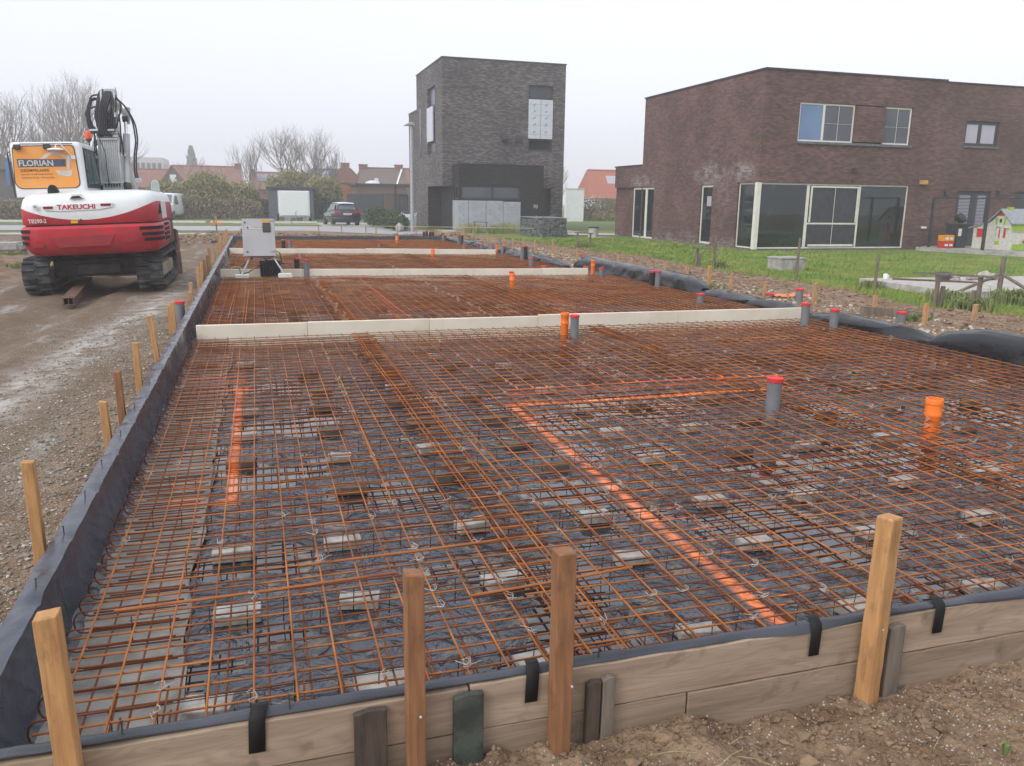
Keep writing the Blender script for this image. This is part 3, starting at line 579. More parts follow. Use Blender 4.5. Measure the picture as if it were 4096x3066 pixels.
PL = [('g',3.78,5.32,.46,.056,'tall dark grey pipe with red cap rising from the middle of the nearest rebar'),('o',4.82,4.78,.36,.062,'large open orange pipe socket in the right half of the nearest rebar'),
('o',3.47,9.09,.47,.051,'orange pipe in front of the nearest cream board'),('g',3.53,8.91,.47,.050,'red capped grey pipe touching the orange pipe by the nearest cream board'),
('g',6.94,9.21,.49,.054,'red capped grey pipe at the right end of the nearest cream board'),('g',7.23,8.99,.43,.055,'red capped grey pipe by the black foil just right of the nearest cream board'),
('g',9.02,9.75,.25,.065,'short grey pipe with red cap in the right soil bank beside a grass tuft'),('g',8.94,12.08,.34,.065,'tall light grey pipe outside the foil behind the nearest board end'),
('g',8.96,12.94,.17,.062,'low grey pipe with red cap beside the orange netting'),('g',6.77,11.67,.35,.054,'single short grey pipe near the right foil behind the nearest cream board'),
('k',7.24,14.33,.48,.056,'black pipe of the red capped pair by the puffed right foil'),('g',7.29,14.18,.49,.055,'light grey pipe of the red capped pair by the puffed right foil'),
('o',4.83,29.83,.43,.059,'small orange pipe in the farthest bay'),('g',3.81,27.12,.33,.053,'small grey pipe alone in the middle of the farthest bay'),('g',5.93,32.37,.40,.054,'grey pipe at the far foil below the lamp post'),
('k',6.34,32.5,.50,.050,'leftmost of four black red capped pipes at the far foil'),('k',6.46,32.5,.52,.050,'second of four black red capped pipes at the far foil'),('k',6.59,32.5,.51,.050,'third of four black red capped pipes at the far foil'),('k',6.71,32.5,.51,.050,'rightmost of four black red capped pipes at the far foil'),
('k',7.21,32.96,.43,.056,'black pipe beyond the grey one at the far right corner'),('g',6.88,31.37,.42,.053,'grey pipe before a black one at the far right corner'),('g',6.93,29.06,.53,.050,'grey pipe paired with a black one at the right edge of the farthest bay'),('k',7.04,29.0,.52,.050,'black pipe paired with a grey one at the right edge of the farthest bay'),
('g',6.13,24.97,.43,.050,'grey pipe behind the right half of the farthest cream board'),('g',5.07,24.0,.36,.048,'grey pipe close behind the orange one at the farthest cream board'),('o',4.68,22.74,.39,.056,'orange pipe in front of the farthest cream board'),
('g',7.20,26.89,.32,.055,'left of two short grey pipes at the right edge behind the farthest board'),('g',7.30,26.40,.28,.054,'right of two short grey pipes at the right edge behind the farthest board'),('g',7.0,24.9,.38,.055,'left grey pipe beside the thin orange one at the end of the farthest board'),('o',7.06,24.52,.39,.04,'thin orange pipe between two grey pipes at the end of the farthest board'),
('g',7.14,24.2,.40,.057,'right grey pipe beside the thin orange one at the end of the farthest board'),('g',9.36,32.11,.24,.045,'thin grey pipe among the stakes on the far right soil'),('g',6.85,21.33,.55,.048,'tall grey pipe paired with a black pipe in the third bay'),('k',7.02,21.51,.55,.051,'tall black pipe paired with a grey pipe in the third bay'),
('g',6.45,19.32,.38,.056,'short grey pipe alone in front of the tall pair in the third bay'),('g',6.07,17.26,.36,.053,'grey pipe at a gap in the second cream board'),('g',5.03,16.34,.32,.047,'grey pipe just behind the large orange pipe of the second bay'),('o',4.60,14.91,.41,.055,'large orange pipe standing in the second bay of rebar'),
('g',6.96,16.99,.36,.050,'left grey pipe beside the orange one at the end of the second cream board'),('o',7.04,16.80,.51,.050,'tall orange pipe at the right end of the second cream board'),('g',7.10,16.45,.36,.049,'right grey pipe beside the orange one at the end of the second cream board'),('g',9.13,22.75,.23,.059,'grey pipe outside the foil on the right soil between wooden stakes'),
('kb',.74,25.6,.53,.060,'black pipe on a grey elbow behind the cabinet, farther of two'),('g',.93,25.17,.53,.059,'grey pipe behind the cabinet at the farthest cream board'),('kb',.76,17.55,.55,.054,'black pipe on a grey elbow right of the cabinet stand'),('g',.94,17.35,.53,.057,'grey pipe standing right of the cabinet stand at the second cream board'),
('g',-1.06,12.04,.36,.059,'light grey pipe with red cap outside the left membrane among stakes')]
for kd, x, y, zt, r, lb in PL:
    pipe(kd[0], x, y, zt, r, lb, bent=len(kd) > 1, group='drain pipes standing in and around the slab')
# ------------------------------------------------------------------ front formwork
YFR = 2.16
def plank(x0, x1, z0, z1, y0, m, label, jag=.004):
    n = max(4, int((x1-x0)/.08)); top = [(x0+(x1-x0)*i/n, z1+random.uniform(-jag,jag)*.6) for i in range(n+1)]; bot = [(x0+(x1-x0)*i/n, z0+random.uniform(-jag,jag)*.2) for i in range(n+1)]
    return one('formwork_plank', MB().prism(bot+top[::-1], y0, y0+.036, 'y'), m, label, 'plank', 'planks of the front formwork', smooth=False, bevel=.003)
plank(-1.0, .545, .178, .326, YFR, plank_m, 'upper left weathered plank of the front formwork')
plank(.551, 5.0, .176, .330, YFR+.003, plank_m, 'upper right long weathered plank of the front formwork')
plank(-1.0, 1.30, -.02, .172, YFR+.004, plank_m2, 'lower left plank of the front formwork half buried in soil')
plank(1.305, 5.0, -.02, .172, YFR+.001, plank_m2, 'lower right knotty plank of the front formwork')
def stake(x, y, z0, z1, w, m, label, lean=(0,0), group=None, d=None, rz=0, chamfer=.004):
    d = d or w; n = 6 if y > 3 else 16; mb = MB(); secs = []
    for i in range(n+1):
        f = i/n; cx = x+lean[0]*(f-.0); cy = y+lean[1]*f; z = z0+(z1-z0)*f; a = w/2*(1+random.uniform(-.035,.03)); b = d/2*(1+random.uniform(-.035,.03))
        ti = random.uniform(-.004,.004) if i == n else 0; c_, s__ = math.cos(rz), math.sin(rz)
        secs.append([(cx+u*a*c_-v*b*s__, cy+u*a*s__+v*b*c_, z+ti*u) for u, v in ((-1,-1),(1,-1),(1,1),(-1,1))])
    mb.loft(secs); return one('wooden_stake', mb, m, label, 'stake', group, smooth=False, bevel=chamfer)
nail_w = mat('pale_nail', (.6,.6,.58), rough=.4)
stake(-.535, 2.128, .0, .752, .056, wood_new, 'big light brown stake at the near left corner of the formwork', lean=(-.018,.0))
stake(.375, 2.13, .05, .745, .054, wood_mid, 'dark brown stake left of centre before the front formwork')
stake(.832, 2.13, .0, .757, .060, wood_mid, 'dark brown stake right of centre before the front formwork')
stake(2.008, 2.128, -.02, .742, .078, wood_new, 'yellowish stake at the right before the front formwork', d=.06, rz=.35, lean=(.012,.0), chamfer=.008)
for x, z in ((.385,.30),(.858,.315),(2.02,.33)):
    one('nail', MB().lathe([(.004,0),(.004,.004)], (x, 2.096, z), 8, axis='y'), nail_w, {'.385':'pale nail head in the left dark brown stake','.858':'pale nail head in the right dark brown stake','2.02':'pale nail head in the yellowish stake'}[('%g' % x).lstrip('0')], 'nail')
for x0_, x1_, zt, m_, lb in ((.195,.29,.318,wood_dark,'dark brown cleat left of the first brown stake'),(.492,.585,.318,wood_green,'mossy green cleat between the two brown stakes'),(.924,.972,.288,wood_dark,'narrow dark cleat just right of the second brown stake'),(.978,1.022,.296,wood_grey,'narrow grey cleat beside the dark one'),(2.09,2.155,.306,wood_grey,'brown grey cleat right of the yellowish stake')):
    n_ = MB().prism([(x0_,0.0),(x1_,0.0),(x1_+.002,zt),( (x0_+x1_)/2, zt+.004),(x0_+.002,zt-.006)], 2.134, 2.157, 'y')
    one('wood_cleat', n_, m_, lb, 'cleat', 'cleats nailed to the front formwork', smooth=False, bevel=.003)
# tape strips
for x, w_, z0_, lb in ((-.075,.046,.235,'leftmost black tape strip on the front formwork'),(.745,.042,.245,'black tape strip between the two brown stakes'),(1.787,.042,.235,'black tape strip left of the yellowish stake'),(2.322,.044,.24,'black tape strip right of the yellowish stake')):
    zz_ = ZT+.0225; mb = MB().grid(lambda u, v: (x-w_/2+w_*v+.004*u, *[(YFR-.0045, z0_),(YFR-.0045,.335),(YFR+.006,.350),(YFR+.030,.362),(YFR+.055,.356)][int(u)]), [0,1,2,3,4], [0,.5,1])
    one('tape_strip', mb, tape_m, lb, 'tape', 'black tape strips on the front formwork', solid=.001)
# front membrane lip over the planks
def lip(u, v):
    x = u; wob = .008*fbm(x, 0, 4, 3)+.003*fbm(x, 3, 18, 3); low = .010*fbm(x, 7, 2.2, 3)
    cov = sst(1.5, 1.75, x)*(.5+.5*math.sin(x*5)); P_ = [(YFR+.012-.018*cov, .334-.012*cov), (YFR+.011-.016*cov+low, .339-.004*cov), (YFR+.018-.01*cov+low, .349+wob), (YFR+.032, .352+wob), (YFR+.050, .343+wob*.6), (YFR+.060,.25), (YFR+.068,.08)]
    i = min(int(v), 5); f = v-i; a, b = P_[i], P_[i+1]
    return (x, a[0]+(b[0]-a[0])*f, a[1]+(b[1]-a[1])*f)
one('plastic_membrane', MB().grid(lip, rng_(-.95, 5, .025), [i*.5 for i in range(13)]), mat('front_foil', (.062,.066,.082), (.04,.043,.055), scale=3, rough=.4, bump=.4, bscale=12), 'grey plastic membrane lapped over the top of the front planks', 'plastic sheet', smooth=2)
# left membrane
def lfoil(y, v):
    k_ = .012*fbm(0, y, 3.1, 4); c = .0045*fbm(v*2, y*1.3, 7, 3)+.0035*fbm(v*.3+y*1.2, y*.5, 5, 2)+.005*abs(math.sin(y*9+v*.9+4*fbm(0,y,1.1,2)))**4*max(0,.3+fbm(y,1,.9,2)); cell = abs(math.sin(y*math.pi/.62+1.3*fbm(9, y, .7, 2)))
    pin = (1-cell)**6; sc_ = .012*pin
    P_ = [(-.925,-.02),(-.918,.18),(-.912+k_*.3,.30),(-.908+k_*.4,.331-sc_),(-.868,.337+k_*.5-sc_*.5),(-.826-k_*.4,.333-sc_*1.5),(-.818+k_,.27),(-.803+k_*1.6,.18),(-.778+k_*2.2,.11),(-.73+k_*2,.078)]
    i = min(int(v), 8); f = v-i; a, b = P_[i], P_[i+1]
    return (a[0]+(b[0]-a[0])*f+c, y, a[1]+(b[1]-a[1])*f+c)
one('plastic_membrane', MB().grid(lfoil, rng_(2.12, 9.5, .035)+rng_(9.5, 32.4, .09), [i*.5 for i in range(19)]), foil_left, 'long grey plastic membrane wrapped over the left edge boards', 'plastic sheet', smooth=1)
nm_ = MB().lathe([(.0025,-.02),(.0025,.022),(.005,.023),(.005,.026)], (0,0,0), 6); nl0 = build('nail', nm_, dark_metal, local=True)
first = True
for i, (x, y) in enumerate([(-.875,2.75),(-.86,3.22),(-.87,3.75),(-.865,4.2),(-.87,4.7),(-.86,5.3),(-.87,6.0),(-.865,6.8)]):
    put(nl0, (x, y, .345), 0, 'dark nail sticking up from the top of the left membrane', 'nail', 'nails along the left membrane', first, rx=random.uniform(-.3,.3)); first = False
for i, x in enumerate((-.42,.02,.98,1.72,2.12,2.75)):
    put(nl0, (x, YFR+.02, .36), 0, 'nail standing in the front membrane lip', 'nail', 'nails along the front membrane', False, rx=random.uniform(-.2,.2))
# right foils
def rfoil(y0, y1, zt, puff0, xb, label, sag=0, xtaper=0):
    def fn(y, v):
        f_ = (y-y0)/(y1-y0); e = max(0.0, min(1, min(f_*(y1-y0), (1-f_)*(y1-y0))*1.6))**.6; z_ = zt*(.62+.38*e) - sag*math.sin(math.pi*f_); xx = xb+xtaper*f_; puff = puff0*e
        k_ = .026*fbm(1, y, 1.6, 4); c = .008*fbm(v*.8, y*.7, 2.2, 2)+.022*abs(math.sin(y*3.1+v*.75+3*fbm(0,y,.6,2)))**6*max(0,.4+fbm(y,2,.8,2))
        P_ = [(xx-.06,.08),(xx+.0,.14),(xx+.015+k_,.22),(xx+.04+k_,z_*.86),(xx+.09+puff*.5,z_*.985),(xx+.15+puff,z_),(xx+.22+puff,z_*.9),(xx+.25+puff,z_*.5),(xx+.30+puff,-.03)]
        i = min(int(v), 7); q_ = v-i; a, b = P_[i], P_[i+1]
        return (a[0]+(b[0]-a[0])*q_+c, y, a[1]+(b[1]-a[1])*q_+c*1.2)
    return one('plastic_foil', MB().grid(fn, rng_(y0, y1+.01, .06), [i*.34 for i in range(24)]), foil_dark, label, 'plastic sheet', 'black foil sheets along the right edge', smooth=2)
rfoil(1.8, 7.62, .455, .06, 7.49, 'shiny black foil roll bulging at the near right edge')
rfoil(7.5, 9.95, .325, .0, 7.50, 'black foil wall right of the nearest cream board', sag=.02)
rfoil(9.9, 13.15, .315, .0, 7.50, 'low wrinkled black foil between the nearest board and the puffed roll', sag=.03)
rfoil(13.0, 19.2, .45, .09, 7.50, 'puffed black foil roll along the second bay')
rfoil(19.0, 26.5, .33, .0, 7.12, 'black foil along the right edge of the third bay')
rfoil(26.3, 32.5, .33, .0, 7.30, 'black foil at the right edge of the farthest bay', xtaper=-.2)
def ffoil(x, v):
    k_ = .02*fbm(x, 1, 1.2, 4); P_ = [(32.22,.08),(32.28,.2),(32.3,.31+k_),(32.36,.34+k_),(32.46,.30+k_),(32.5,-.02)]
    i = min(int(v), 4); q_ = v-i; a, b = P_[i], P_[i+1]; return (x, a[0]+(b[0]-a[0])*q_+k_, a[1]+(b[1]-a[1])*q_)
one('plastic_foil', MB().grid(ffoil, rng_(-.9, 7.3, .1), [i*.5 for i in range(11)]), foil_dark, 'black foil along the far edge of the slab before the road', 'plastic sheet', smooth=2)
# ------------------------------------------------------------------ stakes left / right / far
LS = [(4.00,.60,.05),(5.90,.42,.05),(6.52,.50,.05),(7.49,.55,.05),(9.01,.57,.05),(10.75,.50,.05)]
LSN = ['nearest pine stake standing left of the membrane','second pine stake along the left membrane','third, darker stake along the left membrane','fourth, tall pale stake along the left membrane','fifth, leaning pale stake along the left membrane','stake just before the grey pipe left of the membrane']
for i, (y, z, w_) in enumerate(LS):
    stake(-1.03, y, -.1, z, w_, wood_mid if i == 2 else wood_new, LSN[i], lean=(random.uniform(-.02,.0), 0) if i != 4 else (-.06,.02), group='stakes along the left edge')
stake(-1.10, 11.1, -.1, .42, .05, wood_new, 'pale stake beside the left grey pipe', group='stakes along the left edge')
for y, z in [(13.94,.43),(13.14,.36),(15.59,.54),(16.2,.56),(16.9,.52),(17.69,.52),(18.85,.53),(20.10,.60),(22.02,.50),(23.85,.53),(25.45,.59),(27.0,.6),(28.29,.63),(29.6,.6),(30.98,.60),(32.3,.58)]:
    stake(-1.04+random.uniform(-.02,.02), y, -.05, z, .055, random.choice([wood_new, wood_far]), 'pale wooden stake in the far row along the left membrane', lean=(random.uniform(-.02,.02), random.uniform(-.03,.03)), group='far stakes along the left edge')
RS = [(9.68,22.30,0.22),(9.64,21.20,0.28),(9.58,20.20,0.27),(9.70,19.43,0.29),(9.65,18.40,0.32),(9.87,17.67,0.29),(8.91,15.05,0.49),(8.86,14.14,0.39),(8.95,13.13,0.34),(9.06,11.82,0.44),(9.76,11.18,0.30),(9.02,9.31,0.40),(9.94,9.36,0.36),(8.61,36.53,0.50),(8.58,34.97,0.48),(8.62,33.53,0.47),(8.67,31.52,0.45),(8.68,29.20,0.44),(8.74,28.29,0.43),(9.78,30.26,0.32),(8.88,26.24,0.45),(8.82,24.30,0.57),(8.59,23.47,0.40),(8.55,22.63,0.42),(8.61,21.74,0.45)]
RSN = {6:'tall pale stake behind the end of the puffed foil roll',7:'pale stake beside the foil roll end, right of the tall one',8:'split stake left of the low capped pipe on the right bank',9:'stake right of the tall grey pipe outside the foil',10:'short stake behind the loose board on the right bank',11:'pale stake right of the short capped pipe on the bank',12:'rightmost stake on the near right bank'}
for i, (x, y, z) in enumerate(RS):
    g_ = 'stakes on the right soil bank'; lb = RSN.get(i, 'pale wooden stake in the row on the far right soil' if i > 12 else 'short pale stake in the row behind the puffed foil')
    stake(x, y, -.05, z+.02, .062 if i in (9,6) else .055, wood_far if i not in (6,11) else wood_new, lb, lean=(random.uniform(-.02,.02), random.uniform(-.02,.02)), group=g_ if i in RSN else ('far row of right stakes' if i > 12 else 'stakes behind the puffed foil'))
FS = [(5.34,39.03,.51),(6.26,38.45,.51),(8.20,39.06,.36),(2.70,38.77,.57),(3.73,38.78,.57),(4.84,38.79,.52),(7.2,38.8,.5)]
for x, y, z in FS:
    stake(x, y, -.05, z, .05, wood_far, 'stake carrying the yellow string before the road', group='stakes carrying the yellow string')
one('string_line', MB().tube([(-1.6,38.7,.62),(0,38.7,.58),(2.7,38.7,.555),(4.8,38.7,.50),(8.3,38.8,.46),(13,38.6,.42)], .012, 5), mat('yellow_string', (.55,.58,.25), rough=.7), 'yellow green string stretched between the far stakes', 'string')
org = mat('orange_spray_wood', (.75,.22,.06), (.45,.2,.09), scale=6, rough=.8)
for x, lb in ((-1.65,'orange sprayed stake with crossboard at the far left corner'),(-.35,'orange sprayed stake left of the cabinet at the far edge')):
    t_ = thing('marker_stake', lb, 'stake', (x, 38.2, 0)); build('stake_post', MB().box(x-.03,x+.03,38.17,38.23,0,.62), wood_grey, t_); build('painted_top', MB().box(x-.031,x+.031,38.168,38.232,.62,.92), org, t_)
    if x < -1: build('crossboard', MB().box(x-.3,x+.32,38.13,38.167,.56,.64), org, t_)
stake(-.62, 37.2, 0, .42, .07, wood_grey, 'short grey stake near the far left corner of the slab')
# ------------------------------------------------------------------ electrical cabinet on its stand
cab_m = mat('cabinet_grey', (.52,.53,.54), (.47,.48,.49), scale=3, rough=.5)
CX_, CY_ = 0.04, 17.0
t_ = thing('electric_cabinet', 'grey electrical cabinet on a tubular stand above the rebar', 'cabinet', (CX_, CY_, ZM))
bx = [(-.41,.66),(.24,.66)]
CBX0, CBX1, CBZ0, CBZ1 = -.27, .345, .62, 1.36
build('box', MB().box(CBX0, CBX1, 17.03, 17.30, CBZ0, CBZ1), cab_m, t_, bevel=.012)
build('door', MB().box(CBX0+.006, CBX1-.006, 17.005, 17.028, CBZ0+.006, CBZ1-.006), cab_m, t_, bevel=.006)
build('roof', MB().box(CBX0-.012, CBX1+.012, 17.0, 17.32, CBZ1, CBZ1+.012), dark_metal, t_)
wf = build('window_frame', MB().box(.115,.265,16.992,17.004,1.09,1.27), dark_metal, t_, bevel=.008); build('pane', MB().box(.127,.253,16.988,16.9915,1.105,1.255), mat('meter_pane', (.10,.095,.085), rough=.15), wf)
build('warning_label', MB().box(.115,.25,17.0,17.0045,1.285,1.335), mat('orange_label', (.8,.38,.03), rough=.5), t_)
lbx = build('name_label', MB().box(-.20,.10,17.0,17.0045,1.15,1.205), frame_white, t_)
blue = mat('blue_print', (.05,.09,.28), rough=.5)
text_mesh('lettering', 'UYTTENHOVE', .034, blue, lbx, Matrix.Translation((-.11-CX_+CX_, 0, 0)) @ face_y(0-CX_, 16.999-CY_, 1.176-ZM), extrude=.0005)
build('emblem', MB().lathe([(.02,-.002),(.02,0)], (-.165,16.998,1.178), 14, axis='y'), blue, lbx)
for x, z in ((-.215,1.275),(-.19,.71)): build('lock', MB().lathe([(.016,-.012),(.02,-.004),(.02,0)], (x,17.004,z), 4, axis='y'), dark_metal, t_)
for z in (1.31,.715): build('hinge', MB().add([(.24,17.0,z),(.36,17.0,z+.028),(.36,17.0,z-.028),(.24,17.003,z),(.36,17.003,z+.028),(.36,17.003,z-.028)], [(0,1,2),(5,4,3),(0,3,4,1),(1,4,5,2),(2,5,3,0)]), galv, t_)
build('leg', MB().tube([(-.12,17.12,.62),(-.15,17.08,.6),(-.335,16.95,.24)], .017, 10), galv, t_, smooth=1)
build('leg', MB().tube([(.27,17.12,.62),(.29,17.08,.6),(.50,16.95,.24)], .017, 10), galv, t_, smooth=1)
build('leg', MB().tube([(.33,17.5,.55),(.41,17.9,.22)], .014, 10), frame_white, t_, smooth=1)
build('leg', MB().tube([(.33,17.5,.55),(.50,17.9,.22)], .014, 10), frame_white, t_, smooth=1)
build('crossbar', MB().tube([(-.14,17.11,.60),(.28,17.11,.60)], .016, 10), galv, t_, smooth=1)
tag(build('foot_pad', MB().box(-.44,-.19,16.86,17.05,ZM+.01,ZM+.05).box(-.445,-.185,16.85,17.06,ZM+.052,ZM+.075), mat('white_foam_pad', (.75,.73,.68), (.66,.63,.56), scale=6, rough=.8), smooth=False, bevel=.004, loc=(-.32,16.95,ZM)), 'white foam pad under the left leg of the cabinet stand', 'pad')
tag(build('foot_pad', MB().prism([(.37,.21),(.63,.21),(.64,.235),(.62,.285),(.38,.285),(.36,.25)], 16.85, 17.05, 'y'), bpy.data.materials['white_foam_pad'], bevel=.004, loc=(.5,16.95,ZM)), 'thick white foam pad under the right leg of the cabinet stand', 'pad')
cable = MB(); cable.tube([(-.1,17.15,.58),(-.2,17.2,.5),(-.36,17.1,.38),(-.34,17.0,.27),(-.2,17.1,.30),(.05,17.3,.44),(.22,17.4,.56),(.3,17.3,.6)], .011, 8)
cable.tube([(.34,17.1,.72),(.42,17.15,.68),(.45,17.2,.5),(.38,17.3,.35),(.25,17.3,.34),(.16,17.2,.42),(.13,17.15,.6)], .009, 8)
cable.tube([(.1,17.4,.5),(.3,17.35,.52),(.5,17.4,.45),(.4,17.45,.43),(.55,17.45,.43)], .006, 6)
tag(build('cable', cable, hose_m, smooth=1, loc=(0,17.2,.3)), 'black cables hanging below the grey cabinet', 'cable')
gc = MB(); gc.tube([(-.48,16.9,.26)]+[(-.42+.12*math.cos(a), 16.95, .34+.09*math.sin(a)) for a in np.linspace(3.6,.2,9)]+[(-.28,16.97,.30)], .005, 6); gc.tube([(-.2,17.05,.27),(-.12,17.1,.30),(-.1,17.15,.38),(.02,17.3,.42),(.1,17.35,.46)], .005, 6)
tag(build('earth_cable', gc, mat('yellow_green', (.55,.6,.1), rough=.6), smooth=1, loc=(-.3,17,.3)), 'yellow green earth cable looping beside the left foot pad', 'cable')
mb = MB()
for i in range(9): mb.lathe([(.022,0),(.022,.30)], (.05+i*.044, 17.36, .2), 8)
mb.box(.03,.425,17.37,17.62,.2,.5); mb.box(.02,.44,17.34,17.64,.49,.51)
tag(build('cable_entry_box', mb, mat('black_plastic', (.02,.02,.022), rough=.6), smooth=1, loc=(.23,17.5,.2)), 'black ribbed plastic box set in the second cream board below the cabinet', 'box')
tag(build('connector', MB().bar((.33,17.3,.56),(.40,17.3,.60),.025), mat('green_plug', (.1,.45,.2), rough=.5), loc=(.36,17.3,.57)), 'small green cable connector beside the cabinet stand', 'connector')
# ================================================================== excavator (local frame: x right, y forward, z up)
EX = thing('excavator', 'red and white tracked excavator parked left of the formwork', 'excavator', (-2.8, 17.5, .045), rot=(0, -.04, 0))
def E(name, mb, m, parent=None, **kw): return build(name, mb, m, parent or EX, local=True, **kw)
TI = lambda x, y, z, tilt=0: face_y(x, y, z, tilt)
XC = .11
def oline(w, yr, yf, n=20, cr=.42):      # plan outline: rounded rear, square front (counter clockwise)
    pts = []
    for i in range(n+1):
        a = math.pi + math.pi*i/n; cx = abs(math.cos(a))**.42*(1 if math.cos(a) > 0 else -1); sy = abs(math.sin(a))**.42
        pts.append((XC+cx*w, (yr+.75) - sy*.75))
    pts += [(XC+w, yf), (XC-w, yf)]
    return pts
def secs(lst): return [[(x, y, z) for x, y in oline(w, yr, yf)] for w, yr, yf, z in lst]
red2 = mat('body_paint', (.42,.016,.032), (.35,.02,.032), scale=2.5, rough=.45, rvar=.1)
t, p, k = nodes_of(red2); co = t.nodes.new('ShaderNodeTexCoord'); s_ = t.nodes.new('ShaderNodeSeparateXYZ'); k(co.outputs['Object'], s_.inputs[0])
dx = mth(t, 'DIVIDE', mth(t, 'SUBTRACT', s_.outputs[0], .05), 1.05); lim = mth(t, 'ADD', 1.30, mth(t, 'MULTIPLY', mth(t, 'MULTIPLY', dx, dx), .245))
fr = mth(t, 'MULTIPLY', mth(t, 'MAXIMUM', mth(t, 'SUBTRACT', s_.outputs[1], -1.1), 0.0), -.02); up_ = mth(t, 'GREATER_THAN', s_.outputs[2], mth(t, 'ADD', lim, fr)); mix_in(red2, up_, (.70,.72,.71))
E('counterweight', MB().loft(secs([(.98,-1.60,.2,.70),(1.04,-1.70,.2,.745),(1.07,-1.735,.2,.80),(1.10,-1.79,.2,.86),(1.12,-1.82,.2,1.05),(1.12,-1.82,.2,1.16),(1.09,-1.78,.2,1.205)])), red, smooth=1)
E('seam', MB().loft(secs([(1.06,-1.72,.2,1.2),(1.06,-1.72,.2,1.232)])), dark_metal, smooth=1)
body = E('engine_cover', MB().loft(secs([(1.085,-1.76,1.1,1.23),(1.09,-1.775,1.1,1.26),(1.085,-1.77,1.1,1.50),(1.065,-1.74,1.1,1.585),(1.06,-1.735,1.1,1.60),(1.045,-1.70,1.1,1.66),(1.0,-1.62,1.1,1.715),(.92,-1.45,1.1,1.755),(.7,-1.1,1.1,1.79)])), red2, smooth=1)
def on_outline(w, yr, a0, a1, z0, z1, off=.004, n=8):
    pts = oline(w, yr, 1); ntot = 20; mb = MB(); cx = XC
    def at(f):
        q = f*ntot; i = min(int(q), ntot-1); f2 = q-i; a, b = pts[i], pts[i+1]; x = a[0]+(b[0]-a[0])*f2; y = a[1]+(b[1]-a[1])*f2
        d = Vector((x-cx, y-(yr+.75), 0)).normalized(); return x+d.x*off, y+d.y*off
    mb.grid(lambda f, z: (*at(f), z), [a0+(a1-a0)*i/n for i in range(n+1)], [z0, z1]); return mb
for m_ in (red, red2, boom_paint):
    t, p, k = nodes_of(m_); co = t.nodes.new('ShaderNodeTexCoord'); dn = t.nodes.new('ShaderNodeTexNoise'); dn.inputs['Scale'].default_value = 5; dn.inputs['Detail'].default_value = 10; dn.inputs['Roughness'].default_value = .7
    mp = t.nodes.new('ShaderNodeMapping'); mp.inputs['Scale'].default_value = (1,1,.45); k(co.outputs['Object'], mp.inputs[0]); k(mp.outputs[0], dn.inputs[0]); sz_ = t.nodes.new('ShaderNodeSeparateXYZ'); k(co.outputs['Object'], sz_.inputs[0])
    lowz = mth(t, 'SUBTRACT', 1.25, sz_.outputs[2], clamp=True) if m_ is red else 0.25
    mix_in(m_, mth(t, 'MULTIPLY', mth(t, 'MULTIPLY', mth(t, 'SUBTRACT', dn.outputs[0], .48), 4.0, clamp=True), mth(t, 'ADD', mth(t, 'MULTIPLY', lowz, .75) if m_ is red else .12, .03)), (.24,.17,.13))
# vent slots in the lower rear corners
def ffind(x):      # outline fraction for a rear x
    pts = oline(1.12, -1.82, 1)[:21]
    for i in range(20):
        if pts[i][0] <= x <= pts[i+1][0]: return (i+(x-pts[i][0])/(pts[i+1][0]-pts[i][0]+1e-9))/20
    return 1.0 if x > 0 else 0.0
for j, (z0, z1) in enumerate(((1.10,1.155),(1.0,1.055),(.905,.96))):
    E('vent_slot', on_outline(1.12,-1.82, ffind(.90+.03*j), .985, z0, z1, .005, 10), mat('slot_black', (.008,.008,.008), rough=.9) if 'slot_black' not in bpy.data.materials else bpy.data.materials['slot_black'], solid=.006)
    E('vent_slot', on_outline(1.12,-1.82, .03, ffind(-.80-.03*j), z0, z1, .005, 10), bpy.data.materials['slot_black'], solid=.006)
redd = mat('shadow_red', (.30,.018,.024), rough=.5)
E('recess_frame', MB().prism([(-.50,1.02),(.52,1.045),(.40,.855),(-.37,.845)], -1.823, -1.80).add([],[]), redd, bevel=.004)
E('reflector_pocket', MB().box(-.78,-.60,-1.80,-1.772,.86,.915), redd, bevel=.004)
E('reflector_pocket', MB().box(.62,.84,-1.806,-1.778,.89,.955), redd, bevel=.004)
plate = E('name_panel', MB().prism([(-.56,1.545),(.54,1.575),(.52,1.50),(.3,1.463),(-.3,1.452),(-.53,1.475)], -1.785, -1.76), white, bevel=.004)
tail = mat('tail_lamp', (.22,.01,.015), rough=.25)
E('tail_lamp', MB().box(-.545,-.40,-1.797,-1.78,1.497,1.537), tail, bevel=.004); E('tail_lamp', MB().box(.34,.50,-1.797,-1.78,1.522,1.562), tail, bevel=.004)
txt_red = mat('red_lettering', (.50,.02,.035), rough=.4); txt_pale = mat('pale_lettering', (.62,.60,.56), rough=.5)
text_mesh('lettering', 'TAKEUCHI', .112, txt_red, EX, TI(-.335, -1.787, 1.482), bold=.0028, sx=1.10)
text_mesh('lettering', 'TB290-2', .092, txt_pale, EX, TI(-.80, -1.781, 1.268), bold=.002, sx=.86)
E('yellow_label', MB().box(-.155,-.05,-1.785,-1.77,1.248,1.293), mat('yellow_label', (.75,.5,.02), rough=.5))
E('cover_lock', MB().lathe([(.024,-.012),(.024,0)], (.0,-1.775,1.292), 12, axis='y'), dark_metal)
fc = E('fuel_cap', MB().lathe([(.012,-.016),(.045,-.014),(.05,0)], (-.665,-1.768,1.535), 18, axis='y'), white, smooth=1); E('cap_bolt', MB().lathe([(.02,-.02),(.02,0)], (-.665,-1.77,1.535), 10, axis='y'), grey_metal, fc)
